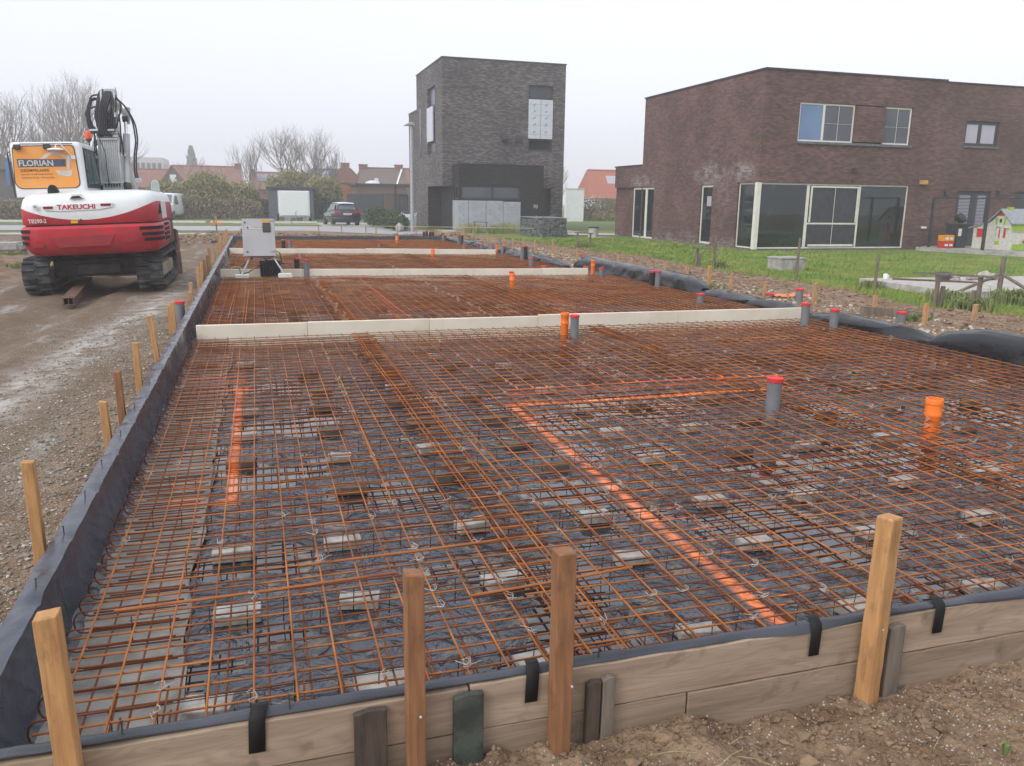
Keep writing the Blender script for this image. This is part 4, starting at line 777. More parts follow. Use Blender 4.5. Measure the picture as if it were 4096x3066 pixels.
E('camera_hood', MB().prism([(-.14,1.655),(.08,1.66),(.03,1.735),(-.09,1.73)], -1.75, -1.52), white, bevel=.008); E('camera_slot', MB().prism([(-.12,1.66),(.06,1.665),(.02,1.70),(-.08,1.695)], -1.757, -1.748), bpy.data.materials['slot_black'])
E('exhaust', MB().prism([(-.52,1.70),(-.345,1.71),(-.365,1.80),(-.40,1.87),(-.445,1.905),(-.49,1.88),(-.515,1.81)], -1.45, -1.25), mat('black_pot', (.01,.01,.01), rough=.7), bevel=.03)
E('side_triangle', MB().add([(1.203,-1.40,1.36),(1.207,-.95,1.36),(1.203,-1.05,1.53)], [(0,1,2)]), bpy.data.materials['slot_black'], solid=.01)
E('side_door', MB().box(1.19,1.208,-.85,-.1,1.26,1.58), white, bevel=.01)
for j in range(4): E('side_louvre', MB().box(1.225,1.236,-.95,-.2,.88+j*.085,.93+j*.085), bpy.data.materials['slot_black'])
# cab
cabm = white
def rbox(x0, x1, y0, y1, z0, z1, r=.06, topin=.03):
    pl = []
    for cx, cy, a0 in ((x1-r, y0+r, -90), (x1-r, y1-r, 0), (x0+r, y1-r, 90), (x0+r, y0+r, 180)):
        for i in range(4): a = R(a0+30*i); pl.append((cx+r*math.cos(a), cy+r*math.sin(a)))
    mx, my = (x0+x1)/2, (y0+y1)/2
    def sc2(f): return [(mx+(x-mx)*f, my+(y-my)*f) for x, y in pl]
    return [[(x, y, z0) for x, y in pl], [(x, y, z1-.10) for x, y in sc2(1-topin*.3)], [(x, y, z1-.04) for x, y in sc2(1-topin)], [(x, y, z1-.01) for x, y in sc2(1-topin*2)], [(x, y, z1) for x, y in sc2(1-topin*3.2)]]
cab = E('cab', MB().loft(rbox(-1.10,.02,-1.02,.62,1.70,2.63)), white, smooth=1)
orange = mat('orange_panel', (.78,.30,.055), (.80,.36,.10), scale=2, rough=.45)
pl = []
for cx, cz, a0, r_ in ((-.17,1.95,-90,.10),(-.16,2.49,0,.07),(-.98,2.49,90,.06),(-.95,1.97,180,.12)):
    for i in range(5): a = R(a0+22.5*i); pl.append((cx+r_*math.cos(a), cz+r_*math.sin(a)))
E('panel_seal', MB().prism([(-.575+(x+.575)*1.03, 2.2+(z-2.2)*1.035) for x, z in pl], -1.026, -1.005), dark_metal, cab)
pan = E('rear_panel', MB().prism(pl, -1.032, -1.01), orange, cab)
navy = mat('slate_band', (.075,.10,.145), rough=.5); ink = mat('brown_ink', (.20,.09,.05), rough=.6); ink2 = mat('faded_ink', (.50,.22,.07), rough=.6)
E('slate_band', MB().add([(-.995,-1.034,2.205),(-.25,-1.034,2.208),(-.24,-1.034,2.332),(-1.0,-1.034,2.345)], [(0,1,2,3)]), navy, pan)
digger = mat('pale_digger', (.66,.62,.58), rough=.5)
text_mesh('lettering', 'FLORIAN', .135, txt_pale, pan, TI(-.985,-1.037,2.226), bold=.003, sx=1.0)
text_mesh('lettering', 'DESIMPELAERE', .062, ink, pan, TI(-.965,-1.035,2.13), bold=.0004, spacing=1.08, sx=1.03)
text_mesh('lettering', 'grond- & afbraakwerken', .042, ink2, pan, TI(-.96,-1.035,2.075), spacing=1.05, sx=1.12)
text_mesh('lettering', '0474/13 75 25 \u2022 Moorslede', .042, ink2, pan, TI(-.96,-1.035,2.015), spacing=1.03, sx=1.05)
E('digger_picture', MB().add([(a,-1.0335,b) for a, b in [(-.64,2.345),(-.53,2.43),(-.43,2.475),(-.35,2.465),(-.2,2.37),(-.2,2.33),(-.36,2.415),(-.43,2.425),(-.49,2.40),(-.56,2.345)]], [(0,1,8,9),(1,2,7,8),(2,3,6,7),(3,4,5,6)])
  .add([(a,-1.036,b) for a, b in [(-.215,2.40),(-.175,2.40),(-.165,2.33),(-.20,2.16),(-.235,2.16)]], [(0,1,2,3,4)]).add([(a,-1.0335,b) for a, b in [(-.43,2.15),(-.26,2.135),(-.165,2.155),(-.175,2.07),(-.20,2.045),(-.31,2.045),(-.385,2.08)]], [(0,1,2,3,4,5,6)]), digger, pan)
for x in (-.96,-.50): E('work_lamp', MB().box(x-.055,x+.055,-1.10,-1.03,2.50,2.585), dark_metal, cab, bevel=.015)
E('gutter', MB().box(-.92,-.10,-1.05,-1.02,2.585,2.60), dark_metal, cab)
E('round_mirror', MB().lathe([(.005,.0),(.13,.005),(.138,.015),(.12,.03),(.04,.045)], (-.36,-1.12,2.475), 24), white, cab, smooth=1)
E('mirror_arm', MB().tube([(-.36,-1.12,2.51),(-.35,-1.08,2.58),(-.28,-1.06,2.585),(-.17,-1.05,2.44),(-.12,-1.04,2.37)], .009, 8).box(-.15,-.08,-1.05,-1.02,2.33,2.39), white, cab, smooth=1)
bc = E('beacon', MB().lathe([(.05,0),(.055,.02),(.055,.09),(.045,.12),(.02,.135),(.001,.136)], (.105,-.62,2.70), 18), mat('beacon_orange', (.85,.10,.03), rough=.25), cab, smooth=1)
E('beacon_base', MB().lathe([(.012,-.12),(.014,-.05),(.05,-.03),(.052,0)], (.105,-.62,2.70), 14), dark_metal, bc, smooth=1)
w = E('side_window', MB().add([(.024,-.86,1.84),(.024,.50,1.84),(.010,.36,2.52),(.012,-.82,2.54)], [(0,1,2,3)]), frame_dark, cab, solid=.02)
E('pane', MB().add([(.038,-.80,1.90),(.038,-.25,1.90),(.028,-.28,2.49),(.028,-.77,2.49)], [(0,1,2,3)]).add([(.038,-.2,1.90),(.038,.43,1.90),(.026,.31,2.47),(.028,-.23,2.49)], [(0,1,2,3)]), glass_green, w, solid=.004)
E('door_handle', MB().box(.03,.06,-.83,-.80,2.10,2.16), dark_metal, cab)
E('left_rail', MB().tube([(-1.14,-.9,1.7),(-1.16,-.9,2.45),(-1.14,-.7,2.5)], .012, 6), dark_metal, cab)
# right mirror
mi = E('mirror', MB().loft([[(1.02+ .075*math.cos(a)*f, .30+off, 1.83+.145*math.copysign(abs(math.sin(a))**.7, math.sin(a))*f) for a in np.linspace(0, 2*math.pi, 21)[:-1]] for off, f in ((0,.93),(.0,1),(.04,1))]), white, smooth=1)
E('mirror_glass', MB().loft([[(1.02+.066*math.cos(a), .296-o_, 1.83+.133*math.copysign(abs(math.sin(a))**.7, math.sin(a))) for a in np.linspace(0, 2*math.pi, 21)[:-1]] for o_ in (0,.002)]), mat('mirror_glass', (.5,.56,.53), rough=.1, metal=.6), mi)
E('mirror_arm', MB().tube([(1.02,.34,1.72),(1.0,.4,1.62),(.9,.4,1.55)], .012, 8), dark_metal, mi)
# boom
bm_ = E('boom', MB().loft([[(a, .42+dy, z) for a, dy in ((x-w_, 0), (x+w_, 0), (x+w_, .34), (x-w_, .34))] for x, w_, z in ((.235,.17,1.45),(.24,.17,1.9),(.275,.165,2.85),(.285,.13,3.0),(.30,.10,3.45),(.31,.09,3.68))]), boom_paint, bevel=.012)
E('boom_edge', MB().bar((.055,.41,1.9),(.105,.41,2.85),.03,.03).bar((.415,.41,1.9),(.45,.41,2.85),.04,.03), boom_paint, bm_)
lines = MB()
for i in range(8):
    x = .115+i*.036; lines.tube([(x+.0,.395,1.9),(x+.045,.395,2.78)], .0085, 6)
E('steel_line', lines, mat('pale_steel_line', (.60,.61,.61), rough=.4), bm_, smooth=1)
for z, x0_, x1_ in ((1.93,.05,.44),(2.74,.10,.44),(2.79,.08,.46),(2.86,.06,.47)): E('line_clamp', MB().box(x0_, x1_, .365, .41, z, z+.03), boom_paint, bm_, bevel=.004)
fit = MB()
for i in range(6): fit.tube([(.13+i*.05,.38,1.86),(.13+i*.05,.36,1.92)], .014, 6)
E('fitting', fit, dark_metal, bm_)
E('knuckle', MB().lathe([(.12,-.01),(.13,0),(.13,.20),(.12,.21)], (.20,.45,3.33), 20, axis='x'), mat('dusty_steel', (.36,.34,.31), (.26,.25,.23), rough=.55), bm_, smooth=1)
E('fork', MB().prism([(.30,3.15),(.62,3.15),(.60,3.62),(.48,3.70),(.36,3.66)], .165, .20, 'x').prism([(.30,3.15),(.62,3.15),(.60,3.62),(.50,3.72),(.36,3.66)], .395, .43, 'x'), boom_paint, bm_, bevel=.006)
E('arm', MB().loft([[(x-w_, y, z), (x+w_, y, z), (x+w_, y+.12, z+h_), (x-w_, y+.12, z+h_)] for x, y, z, w_, h_ in ((.33,.6,3.3,.08,.2),(.34,.95,2.6,.09,.26),(.45,1.7,1.45,.10,.24),(.85,2.85,.85,.08,.16))]), boom_paint, bevel=.01)
bk = E('bucket', MB().prism([(2.75,.95),(3.30,.90),(3.45,.55),(3.2,.34),(2.85,.42),(2.92,.62)], .72, 1.08, 'x'), rust_beam, bevel=.01)
E('bucket_inside', MB().box(.77,1.03,2.84,2.87,.44,.88), bpy.data.materials['slot_black'], bk)
for nm, x, zb, zt, r_ in (('lift_cylinder', .50, 1.88, 2.86, .062), ('lift_cylinder', .0, 1.95, 2.42, .055)):
    c_ = E(nm, MB().tube([(x,.50,zb),(x+.03+(.06 if x > .1 else 0),.56,zt)], r_, 16), boom_paint, smooth=1)
    E('base_pot', MB().lathe([(r_*.7,-.16),(r_*1.15,-.10),(r_*1.2,.02),(r_*.9,.05)], (x,.5,zb+.02), 16), mat('sooty', (.06,.055,.05), rough=.5) if 'sooty' not in bpy.data.materials else bpy.data.materials['sooty'], c_, smooth=1)
    E('rod', MB().tube([(x+.03+(.06 if x > .1 else 0),.56,zt),(x+(.10 if x > .1 else .06),.6,zt+.25)], r_*.5, 12), chrome, c_, smooth=1)
    E('rod_head', MB().lathe([(.06,-.05),(.06,.05)], (x+(.10 if x > .1 else .06),.6,zt+.28), 14, axis='x'), dark_metal, c_, smooth=1)
E('upper_link', MB().bar((.62,.62,3.05),(.66,.62,3.36),.06,.1).bar((.44,.5,3.5),(.66,.62,3.18),.03,.05).bar((.44,.5,3.42),(.66,.62,3.10),.02,.04), boom_paint, bevel=.006)
hoses = MB(); rg = random.Random(4)
def hose(pts, r=.017):
    P = [Vector(q) for q in pts]; out_ = []
    for i in range(len(P)-1):
        p0, p1, p2, p3 = P[max(i-1,0)], P[i], P[i+1], P[min(i+2,len(P)-1)]
        for s in (0,.25,.5,.75): out_.append(.5*((2*p1)+(p2-p0)*s+(2*p0-5*p1+4*p2-p3)*s*s+(3*p1-p0-3*p2+p3)*s**3))
    out_.append(P[-1]); hoses.tube(out_, r, 7)
for i in range(5): hose([(.16+i*.05,.36,2.80),(.10+i*.028,.34,3.02),(.06+i*.03,.33,3.20),(.09+i*.025,.36,3.42),(.15+i*.02,.42,3.62-i*.02),(.22+i*.01,.5,3.66)], .019)
for i, (o_, zt_) in enumerate(((-.10,3.42),(-.06,3.50),(-.125,3.30))): hose([(.13+i*.03,.37,2.8),(.02,.35,3.0),(.0+o_+.02,.34,3.2),(.02+o_*.6,.36,zt_),(.12,.42,zt_+.06),(.18,.5,zt_)], .017)
for i in range(3): hose([(.30+i*.05,.36,2.88),(.31+i*.045,.33,3.1),(.33+i*.04,.33,3.35),(.36+i*.03,.37,3.53),(.42,.45,3.55)], .020)
for i in range(5): hose([(.12+i*.035,.35,2.82),(.15+i*.03,.32,3.05),(.13+i*.03,.31,3.28),(.20+i*.03,.34,3.5),(.26+i*.02,.42,3.62)], .020)
for i in range(3): hose([(.02+i*.02,.36,2.85),(-.05+i*.02,.34,3.0),(-.085+i*.02,.33,3.22),(-.05+i*.02,.36,3.42),(.05,.40,3.5),(.14,.45,3.45)], .017)
hose([(.44,.38,3.5),(.50,.36,3.35),(.46,.35,3.1),(.43,.36,2.95)], .018); hose([(.20,.33,3.3),(.30,.32,3.12),(.36,.34,2.98)], .016)
for o_ in (0,.035): hose([(.42,.42,3.52),(.60,.42,3.30),(.72+o_,.42,3.02),(.76+o_,.42,2.75),(.70+o_,.42,2.45),(.67+o_,.42,2.1),(.72+o_,.42,1.95)], .015)
hose([(.46,.4,3.2),(.50,.38,3.0),(.52,.38,2.7),(.51,.4,2.45)], .015); hose([(.45,.38,2.9),(.50,.37,2.75),(.46,.38,2.5)], .013)
hose([(.06,.38,2.9),(.04,.37,2.75),(.02,.38,2.5)], .013); hose([(.03,.37,2.95),(.06,.36,2.8),(.05,.37,2.45)], .013); hose([(.12,.35,2.8),(.20,.34,2.5),(.19,.35,2.2),(.20,.36,1.9)], .007)
E('hydraulic_hose', hoses, hose_m, smooth=2)
for o_ in [o for o in EX.children if o.name.startswith('hydraulic_hose')]+[o for o in bm_.children if o.name.split('.')[0] in ('knuckle','fork')]+[bm_]:
    for v in o_.data.vertices:
        if v.co.z > 2.85: v.co.x += .085*min(1, (v.co.z-2.85)/.5)
E('hose_clamp', MB().box(-.02,.42,.33,.38,2.90,2.935).box(.46,.56,.4,.46,2.43,2.49).box(-.03,.06,.4,.46,2.40,2.47).box(.66,.78,.38,.46,1.93,2.02), boom_paint, bevel=.005)
# undercarriage
def trk(x0, x1, nm='track'):
    zc, r_, ya, yb_ = .33, .31, -1.06, 1.35
    def per(s_, rr_):     # point on stadium perimeter
        Ls = yb_-ya; Lc = math.pi*r_; tot = 2*Ls+2*Lc; s_ = s_ % tot
        if s_ < Ls: return (ya+s_, zc-rr_, -math.pi/2)
        s_ -= Ls
        if s_ < Lc: a = -math.pi/2+s_/r_; return (yb_+rr_*math.cos(a), zc+rr_*math.sin(a), a)
        s_ -= Lc
        if s_ < Ls: return (yb_-s_, zc+rr_, math.pi/2)
        s_ -= Ls; a = math.pi/2+s_/r_; return (ya+rr_*math.cos(a), zc+rr_*math.sin(a), a)
    tot = 2*(yb_-ya)+2*math.pi*r_; n_ = 72; mb = MB()
    outer = [per(tot*i/n_, r_-.02) for i in range(n_)]; inner = [per(tot*i/n_, r_-.065) for i in range(n_)]
    o_ = len(mb.v)
    for i in range(n_):
        (y, z, a), (y2, z2, _) = outer[i], inner[i]; mb.v += [(x0,y,z),(x1,y,z),(x1,y2,z2),(x0,y2,z2)]
    for i in range(n_):
        j = (i+1) % n_
        for q in range(4): mb.f.append((o_+4*i+q, o_+4*i+(q+1) % 4, o_+4*j+(q+1) % 4, o_+4*j+q))
    t_ = E(nm, mb, rubber, smooth=False); lug = MB(); m_ = 44; xm = (x0+x1)/2
    for i in range(m_):
        y, z, a = per(tot*(i+.5)/m_, r_-.008)
        for xa, xb_, off in ((x0+.005, xm-.015, 0), (xm+.015, x1-.005, .5)):
            y, z, a = per(tot*(i+off)/m_, r_-.006); lug.obox(((xa+xb_)/2, y, z), (xb_-xa, .04, .052), (a+math.pi/2, 0, 0))
        y, z, a = per(tot*(i+.25)/m_, r_-.012)
        lug.obox((xm, y, z), (.05,.05,.03), (a+math.pi/2, 0, 0))
    E('lug', lug, rubber, t_, bevel=.006)
    fr = E('track_frame', MB().box(x0+.1, x1-.06, ya+.1, yb_-.1, .18, .42), mat('muddy_frame', (.30,.25,.19), (.17,.14,.11), scale=5, rough=.9) if 'muddy_frame' not in bpy.data.materials else bpy.data.materials['muddy_frame'], t_, bevel=.03)
    for y in (ya, yb_): E('sprocket', MB().lathe([(.06,-.06),(.22,-.05),(.235,-.03),(.235,.03),(.22,.05),(.06,.06)], ((x0+x1)/2,y,zc), 24, axis='x'), dark_metal, t_, smooth=1)
    for i in range(5): E('roller', MB().lathe([(.09,-.12),(.09,.12)], ((x0+x1)/2, -.75+i*.44, .16), 14, axis='x'), dark_metal, t_, smooth=1)
    return t_
trk(-1.13,-.70); trk(.70,1.15)
E('undercarriage', MB().box(-.75,.75,-.75,.95,.26,.58).box(-.35,.4,-.95,-.7,.30,.5), dark_metal, bevel=.03)
E('slew_ring', MB().lathe([(.5,.55),(.52,.56),(.52,.72),(.5,.73)], (0,0,0), 28), dark_metal, smooth=1)
E('deck', MB().box(-1.0,1.18,.15,1.25,.74,1.3), dark_metal, bevel=.03)
E('dozer_blade', MB().box(-1.12,1.16,2.38,2.47,-.03,.46).box(-.5,-.38,1.3,2.4,.2,.34).box(.38,.5,1.3,2.4,.2,.34), rust_beam, bevel=.01)
# steel beam
bmm = MB(); p0, p1 = Vector((-2.95,14.62,0)), Vector((-3.3,18.3,.0)); d_ = (p1-p0).normalized(); sdv = Vector((-d_.y, d_.x, 0))
for off, z0, z1, w_ in ((0,.125,.14,.19),(0,.015,.03,.19)): bmm.bar(p0+Vector((0,0,(z0+z1)/2+.01)), p1+Vector((0,0,(z0+z1)/2+.01)), w_, z1-z0)
for s_o in (-.07,.0,.07): bmm.bar(p0+sdv*s_o+Vector((0,0,.09)), p1+sdv*s_o+Vector((0,0,.09)), .012, .11)
one('steel_beam', bmm, rust_beam, 'rusty steel beam lying on the ground under the excavator', 'steel beam', smooth=False, bevel=.002)
# pallet of paving at the far left
t_ = thing('pallet', 'wooden pallet at the left picture edge carrying paving slabs', 'pallet', (-7.3,28.2,0))
for y in (27.85,28.2,28.5): build('skid', MB().box(-7.9,-6.75,y,y+.08,0,.10), wood_grey, t_)
build('deck', MB().box(-7.9,-6.75,27.83,28.6,.10,.125), wood_grey, t_)
one('paving_stack', MB().box(-7.85,-6.85,27.86,28.55,.127,.33).box(-7.80,-6.72,27.9,28.5,.127,.27), concrete, 'grey paving slabs stacked on the pallet at left', 'paving slabs', smooth=False, bevel=.01)

# ================================================================== buildings
def wall_y(mb, y, x0, x1, z0, z1, holes, dep=.15, s=-1):    # face at y looking -Y, holes (xa,xb,za,zb)
    cx = sorted({x0, x1, *[h[0] for h in holes], *[h[1] for h in holes]}); cz = sorted({z0, z1, *[h[2] for h in holes], *[h[3] for h in holes]})
    for a, b in zip(cx, cx[1:]):
        for c, d in zip(cz, cz[1:]):
            if any(h[0] <= (a+b)/2 <= h[1] and h[2] <= (c+d)/2 <= h[3] for h in holes): continue
            mb.add([(a,y,c),(b,y,c),(b,y,d),(a,y,d)], [(0,1,2,3)])
    for a, b, c, d in holes: mb.add([(a,y,c),(b,y,c),(b,y,d),(a,y,d),(a,y+dep,c),(b,y+dep,c),(b,y+dep,d),(a,y+dep,d)], [(0,4,5,1),(1,5,6,2),(2,6,7,3),(3,7,4,0),(4,7,6,5)])
def wall_x(mb, x, y0, y1, z0, z1, holes, dep=.15):          # face at x looking -X, holes (ya,yb,za,zb)
    cy = sorted({y0, y1, *[h[0] for h in holes], *[h[1] for h in holes]}); cz = sorted({z0, z1, *[h[2] for h in holes], *[h[3] for h in holes]})
    for a, b in zip(cy, cy[1:]):
        for c, d in zip(cz, cz[1:]):
            if any(h[0] <= (a+b)/2 <= h[1] and h[2] <= (c+d)/2 <= h[3] for h in holes): continue
            mb.add([(x,a,c),(x,b,c),(x,b,d),(x,a,d)], [(3,2,1,0)])
    for a, b, c, d in holes: mb.add([(x,a,c),(x,b,c),(x,b,d),(x,a,d),(x+dep,a,c),(x+dep,b,c),(x+dep,b,d),(x+dep,a,d)], [(0,1,5,4),(1,2,6,5),(2,3,7,6),(3,0,4,7),(4,5,6,7)])
def B3(mb, ax, P, u0, u1, d0, d1, z0, z1):
    return mb.box(u0, u1, P+d0, P+d1, z0, z1) if ax == 'y' else mb.box(P+d0, P+d1, u0, u1, z0, z1)
def window(par, ax, P, u0, u1, z0, z1, fw=.06, dep=.09, mull=(), trans=(), fm=frame_white, gm=glass_dark, name='window', sill=None, panes=None, grid=False):
    mb = MB(); d0, d1 = dep-.05, dep
    B3(mb, ax, P, u0, u1, d0, d1, z0, z0+fw); B3(mb, ax, P, u0, u1, d0, d1, z1-fw, z1); B3(mb, ax, P, u0, u0+fw, d0, d1, z0+fw, z1-fw); B3(mb, ax, P, u1-fw, u1, d0, d1, z0+fw, z1-fw)
    for u, w_ in mull: B3(mb, ax, P, u-w_/2, u+w_/2, d0-.004, d1, z0+fw, z1-fw)
    for z, w_, ua, ub in trans: B3(mb, ax, P, ua, ub, d0-.002, d1, z-w_/2, z+w_/2)
    f = build(name, mb, fm, par)
    for (a, b, c, d, g_) in (panes or [(u0+fw*.5, u1-fw*.5, z0+fw*.5, z1-fw*.5, gm)]): build('pane', B3(MB(), ax, P, a, b, d0+.02, d0+.03, c, d), g_, f)
    if sill: build('sill', B3(MB(), ax, P, u0-.06, u1+.06, -.05, dep, z0-.07, z0-.002), sill, f)
    return f
# --- brown brick house
H1 = thing('brick_house', 'brown brick flat roofed house with a big corner window on the lawn', 'house', (17.9,27.2,0))
wl = MB()
wall_y(wl, 27.2, 17.9, 26.05, -.1, 6.50, [(17.9,24.80,.06,2.53),(19.44,24.56,4.03,5.44)], .16)
wall_x(wl, 17.9, 27.2, 37.0, -.1, 6.50, [(27.2,28.55,.06,2.53),(30.40,31.36,.07,2.48),(35.66,37.0,.02,2.44)], .16)
wall_x(wl, 17.9, 37.0, 40.15, 2.44, 3.46, [], .1); wall_x(wl, 18.02, 38.0, 40.15, -.1, 2.44, [], .1)
wl.add([(17.9,37.0,2.44),(17.9,40.15,2.44),(18.6,40.15,2.44),(18.6,37,2.44)], [(0,1,2,3)])
wl.box(18.0, 26.0, 37.0, 37.01, 3.3, 6.5).box(18.0, 24, 40.12, 40.15, -.1, 3.46)
build('wall', wl, brick_brown, H1)
build('roof', MB().box(17.95,26.05,27.25,37.0,6.40,6.49).box(17.95,24,37,40.1,3.38,3.45), coping_m, H1)
cp = MB().box(17.86,26.05,27.16,27.4,6.50,6.56).box(17.86,18.1,27.4,37.04,6.50,6.56).box(17.86,18.1,37.04,40.2,3.46,3.51)
build('coping', cp, coping_m, H1)
build('pier', MB().box(21.93,23.25,27.14,27.34,4.10,5.40), brick_brown, H1)
wf_ = window(H1, 'y', 27.2, 19.45, 21.90, 4.05, 5.43, mull=[(20.54,.09)], dep=.10, panes=[(19.5,20.5,4.1,5.4,glass_blue),(20.58,21.85,4.1,5.4,glass_grey)])
build('glazing_bar', MB().box(21.185,21.195,27.235,27.25,4.12,5.38).box(20.6,21.82,27.235,27.25,4.72,4.727), frame_white, wf_)
window(H1, 'y', 27.2, 23.28, 24.54, 4.05, 5.43, dep=.10, panes=[(23.32,24.5,4.1,5.4,glass_grey)])
build('glazing_bar', MB().box(23.885,23.895,27.235,27.25,4.12,5.38).box(23.32,24.48,27.235,27.25,4.70,4.707), frame_white, H1)
build('sill', MB().box(19.38,24.62,27.12,27.3,3.96,4.045), sill_m, H1)
W1 = window(H1, 'y', 27.2, 17.93, 24.80, .08, 2.52, fw=.055, mull=[(20.17,.12),(22.53,.07)], trans=[(1.03,.06,20.23,22.5)], dep=.12,
    panes=[(18.0,20.12,.12,2.48,glass_dark),(20.23,22.50,.12,2.48,mat('screen_glass', (.045,.045,.058), (.035,.035,.045), rough=.22)),(22.56,24.75,.12,2.48,glass_dark)])
build('inner_frame', MB().box(20.28,20.34,27.225,27.26,1.08,2.44).box(22.40,22.46,27.225,27.26,1.08,2.44).box(20.34,22.4,27.225,27.26,2.38,2.44).box(20.34,22.4,27.225,27.26,.16,.24).box(21.36,21.372,27.22,27.235,.2,2.4), frame_white, W1)
build('corner_post', MB().box(17.88,18.05,27.19,27.36,.06,2.53), frame_white, W1)
window(H1, 'x', 17.9, 27.36, 28.53, .08, 2.52, fw=.055, dep=.12)
build('sill', MB().box(17.84,24.9,27.13,27.3,-.02,.055).box(17.84,18.0,27.3,28.65,-.02,.055), sill_m, H1)
window(H1, 'x', 17.9, 30.42, 31.34, .09, 2.46, fw=.075, dep=.11, sill=sill_m)
window(H1, 'x', 17.9, 35.68, 37.95, .04, 2.42, fw=.08, dep=.11, mull=[(36.55,.2)], sill=sill_m)
build('paper', MB().box(17.965,17.97,30.55,30.9,1.62,2.02), glass_pale, H1)
build('wall_lamp', MB().box(21.98,22.12,27.02,27.2,2.98,3.14).box(22.0,22.10,27.1,27.2,2.62,2.72), dark_metal, H1, bevel=.02)
build('wall_lamp', MB().box(25.25,25.52,27.02,27.2,2.58,2.74), mat('brass_lamp', (.55,.33,.10), rough=.5), H1, bevel=.01)
build('vent_hole', MB().box(25.08,25.24,27.18,27.2,.34,.44), dark_metal, H1); build('hose_tap', MB().box(25.6,25.78,27.1,27.2,.86,.94), white, H1)
vh = MB()
for y in (29.4,29.9,31.8,32.6,33.4,34.1,34.8): vh.box(17.885,17.905,y,y+.08,.22,.28)
build('weep_hole', vh, dark_metal, H1)
H2 = thing('brick_house', 'neighbouring brown brick house with dark window frames at the right edge', 'house', (26.06,27.22,0))
wl = MB(); wall_y(wl, 27.22, 26.06, 36.0, -.1, 6.46, [(27.22,28.93,4.12,5.08),(27.22,28.98,.0,2.36),(30.2,32.4,.0,2.36)], .16)
build('wall', wl, brick_neigh, H2); build('coping', MB().box(26.06,36,27.18,27.4,6.46,6.50), coping_m, H2); build('roof', MB().box(26.1,36,27.3,37,6.36,6.45), coping_m, H2)
window(H2, 'y', 27.22, 27.22, 28.93, 4.12, 5.08, fw=.12, mull=[(28.02,.16)], fm=frame_dark, gm=glass_pale, sill=sill_m, dep=.12)
window(H2, 'y', 27.22, 27.24, 28.96, .0, 2.35, fw=.12, mull=[(28.15,.3)], fm=frame_dark, gm=glass_grey, dep=.12)
window(H2, 'y', 27.22, 30.22, 32.4, .0, 2.35, fw=.12, fm=frame_dark, gm=glass_dark, dep=.12)
for xa, xb_ in ((27.4,27.95),(28.35,28.75)):
    bl_ = MB()
    for i in range(26): bl_.box(xa,xb_,27.255,27.262,.7+i*.058,.725+i*.058)
    build('blind', bl_, glass_pale, H2)
for x in (26.6,29.3): build('wall_lamp', MB().lathe([(.09,0),(.09,.2)], (x,27.12,2.2), 12), dark_metal, H2)
# kerb wall, fence, playhouse, bin
one('kerb_wall', MB().add([(24.9,26.6,0),(26.35,22.0,0),(26.47,22.04,0),(25.02,26.64,0),(24.9,26.6,.17),(26.35,22.0,.17),(26.47,22.04,.17),(25.02,26.64,.17)], [(0,3,2,1),(4,5,6,7),(0,1,5,4),(1,2,6,5),(2,3,7,6),(3,0,4,7)]), concrete, 'low grey concrete kerb under the black fence beside the playhouse', 'kerb wall', smooth=False)
t_ = thing('black_fence', 'thin black metal fence frame in front of the playhouse', 'fence', (25.0,26.6,.17))
for x, y in ((25.27,26.35),(25.75,24.25)): build('fence_post', MB().box(x-.045,x+.045,y-.045,y+.045,.17,2.06), frame_dark, t_)
build('rail', MB().bar((25.27,26.35,2.05),(26.45,21.95,2.05),.05,.05), frame_dark, t_)
terr = sheet('terrace', [(25.05,26.6),(26.47,22.04),(36,22),(36,27.2),(25.9,27.2)], .16, concrete)
PH = thing('playhouse', 'small plastic playhouse with lime shutters behind the black fence', 'playhouse', (26.9,23.6,.17))
cream_p = mat('playhouse_wall', (.62,.60,.54), (.50,.48,.43), scale=14, rough=.8, bump=.4, bscale=20); lime = mat('lime_plastic', (.32,.50,.03), rough=.5); redp = mat('red_plastic', (.55,.03,.03), rough=.5); roofp = mat('grey_play_roof', (.30,.31,.33), (.24,.25,.27), scale=8, rough=.6)
wl = MB(); wall_x(wl, 26.45, 22.6, 24.1, .17, 1.15, [(22.72,23.1,.62,.98),(23.3,23.62,.36,1.03)], .05)
wall_x(wl, 26.45, 24.1, 24.75, .17, .98, [(24.25,24.62,.58,.93)], .05)
wl.add([(26.45,22.6,1.15),(26.45,24.1,1.15),(26.45,23.35,1.58)], [(0,2,1)]).add([(26.45,24.1,.98),(26.45,24.75,.98),(26.45,24.1,1.18)], [(0,2,1)])
wall_y(wl, 22.6, 26.45, 28.0, .17, 1.15, [(26.6,27.8,.40,.86)], .05)
build('wall', wl, cream_p, PH)
build('roof', MB().prism([(22.48,1.12),(23.35,1.64),(24.22,1.12),(24.24,1.16),(23.35,1.69),(22.46,1.16)], 26.38, 28.1, 'x').add([],[]), roofp, PH)
rr2 = MB()
for i in range(7): rr2.bar((26.5,22.55+i*.12,1.19+i*.072),(28.05,22.55+i*.12,1.19+i*.072),.02,.02)
build('roof_tile', rr2, roofp, PH); build('roof', MB().bar((26.42,24.1,1.20),(26.42,24.95,.93),.08,.04), roofp, PH); build('chimney', MB().box(26.7,26.95,23.28,23.42,1.66,1.75), lime, PH)
build('shutter', MB().box(26.43,26.455,23.0,23.14,1.12,1.36), lime, PH); build('shutter', MB().box(26.43,26.455,23.56,23.70,1.12,1.36), lime, PH)
build('attic_window', MB().box(26.435,26.455,23.28,23.42,1.18,1.32), dark_metal, PH); build('gable', MB().add([(26.44,23.10,1.43),(26.44,23.60,1.43),(26.44,23.35,1.575)], [(0,2,1)]), redp, PH)
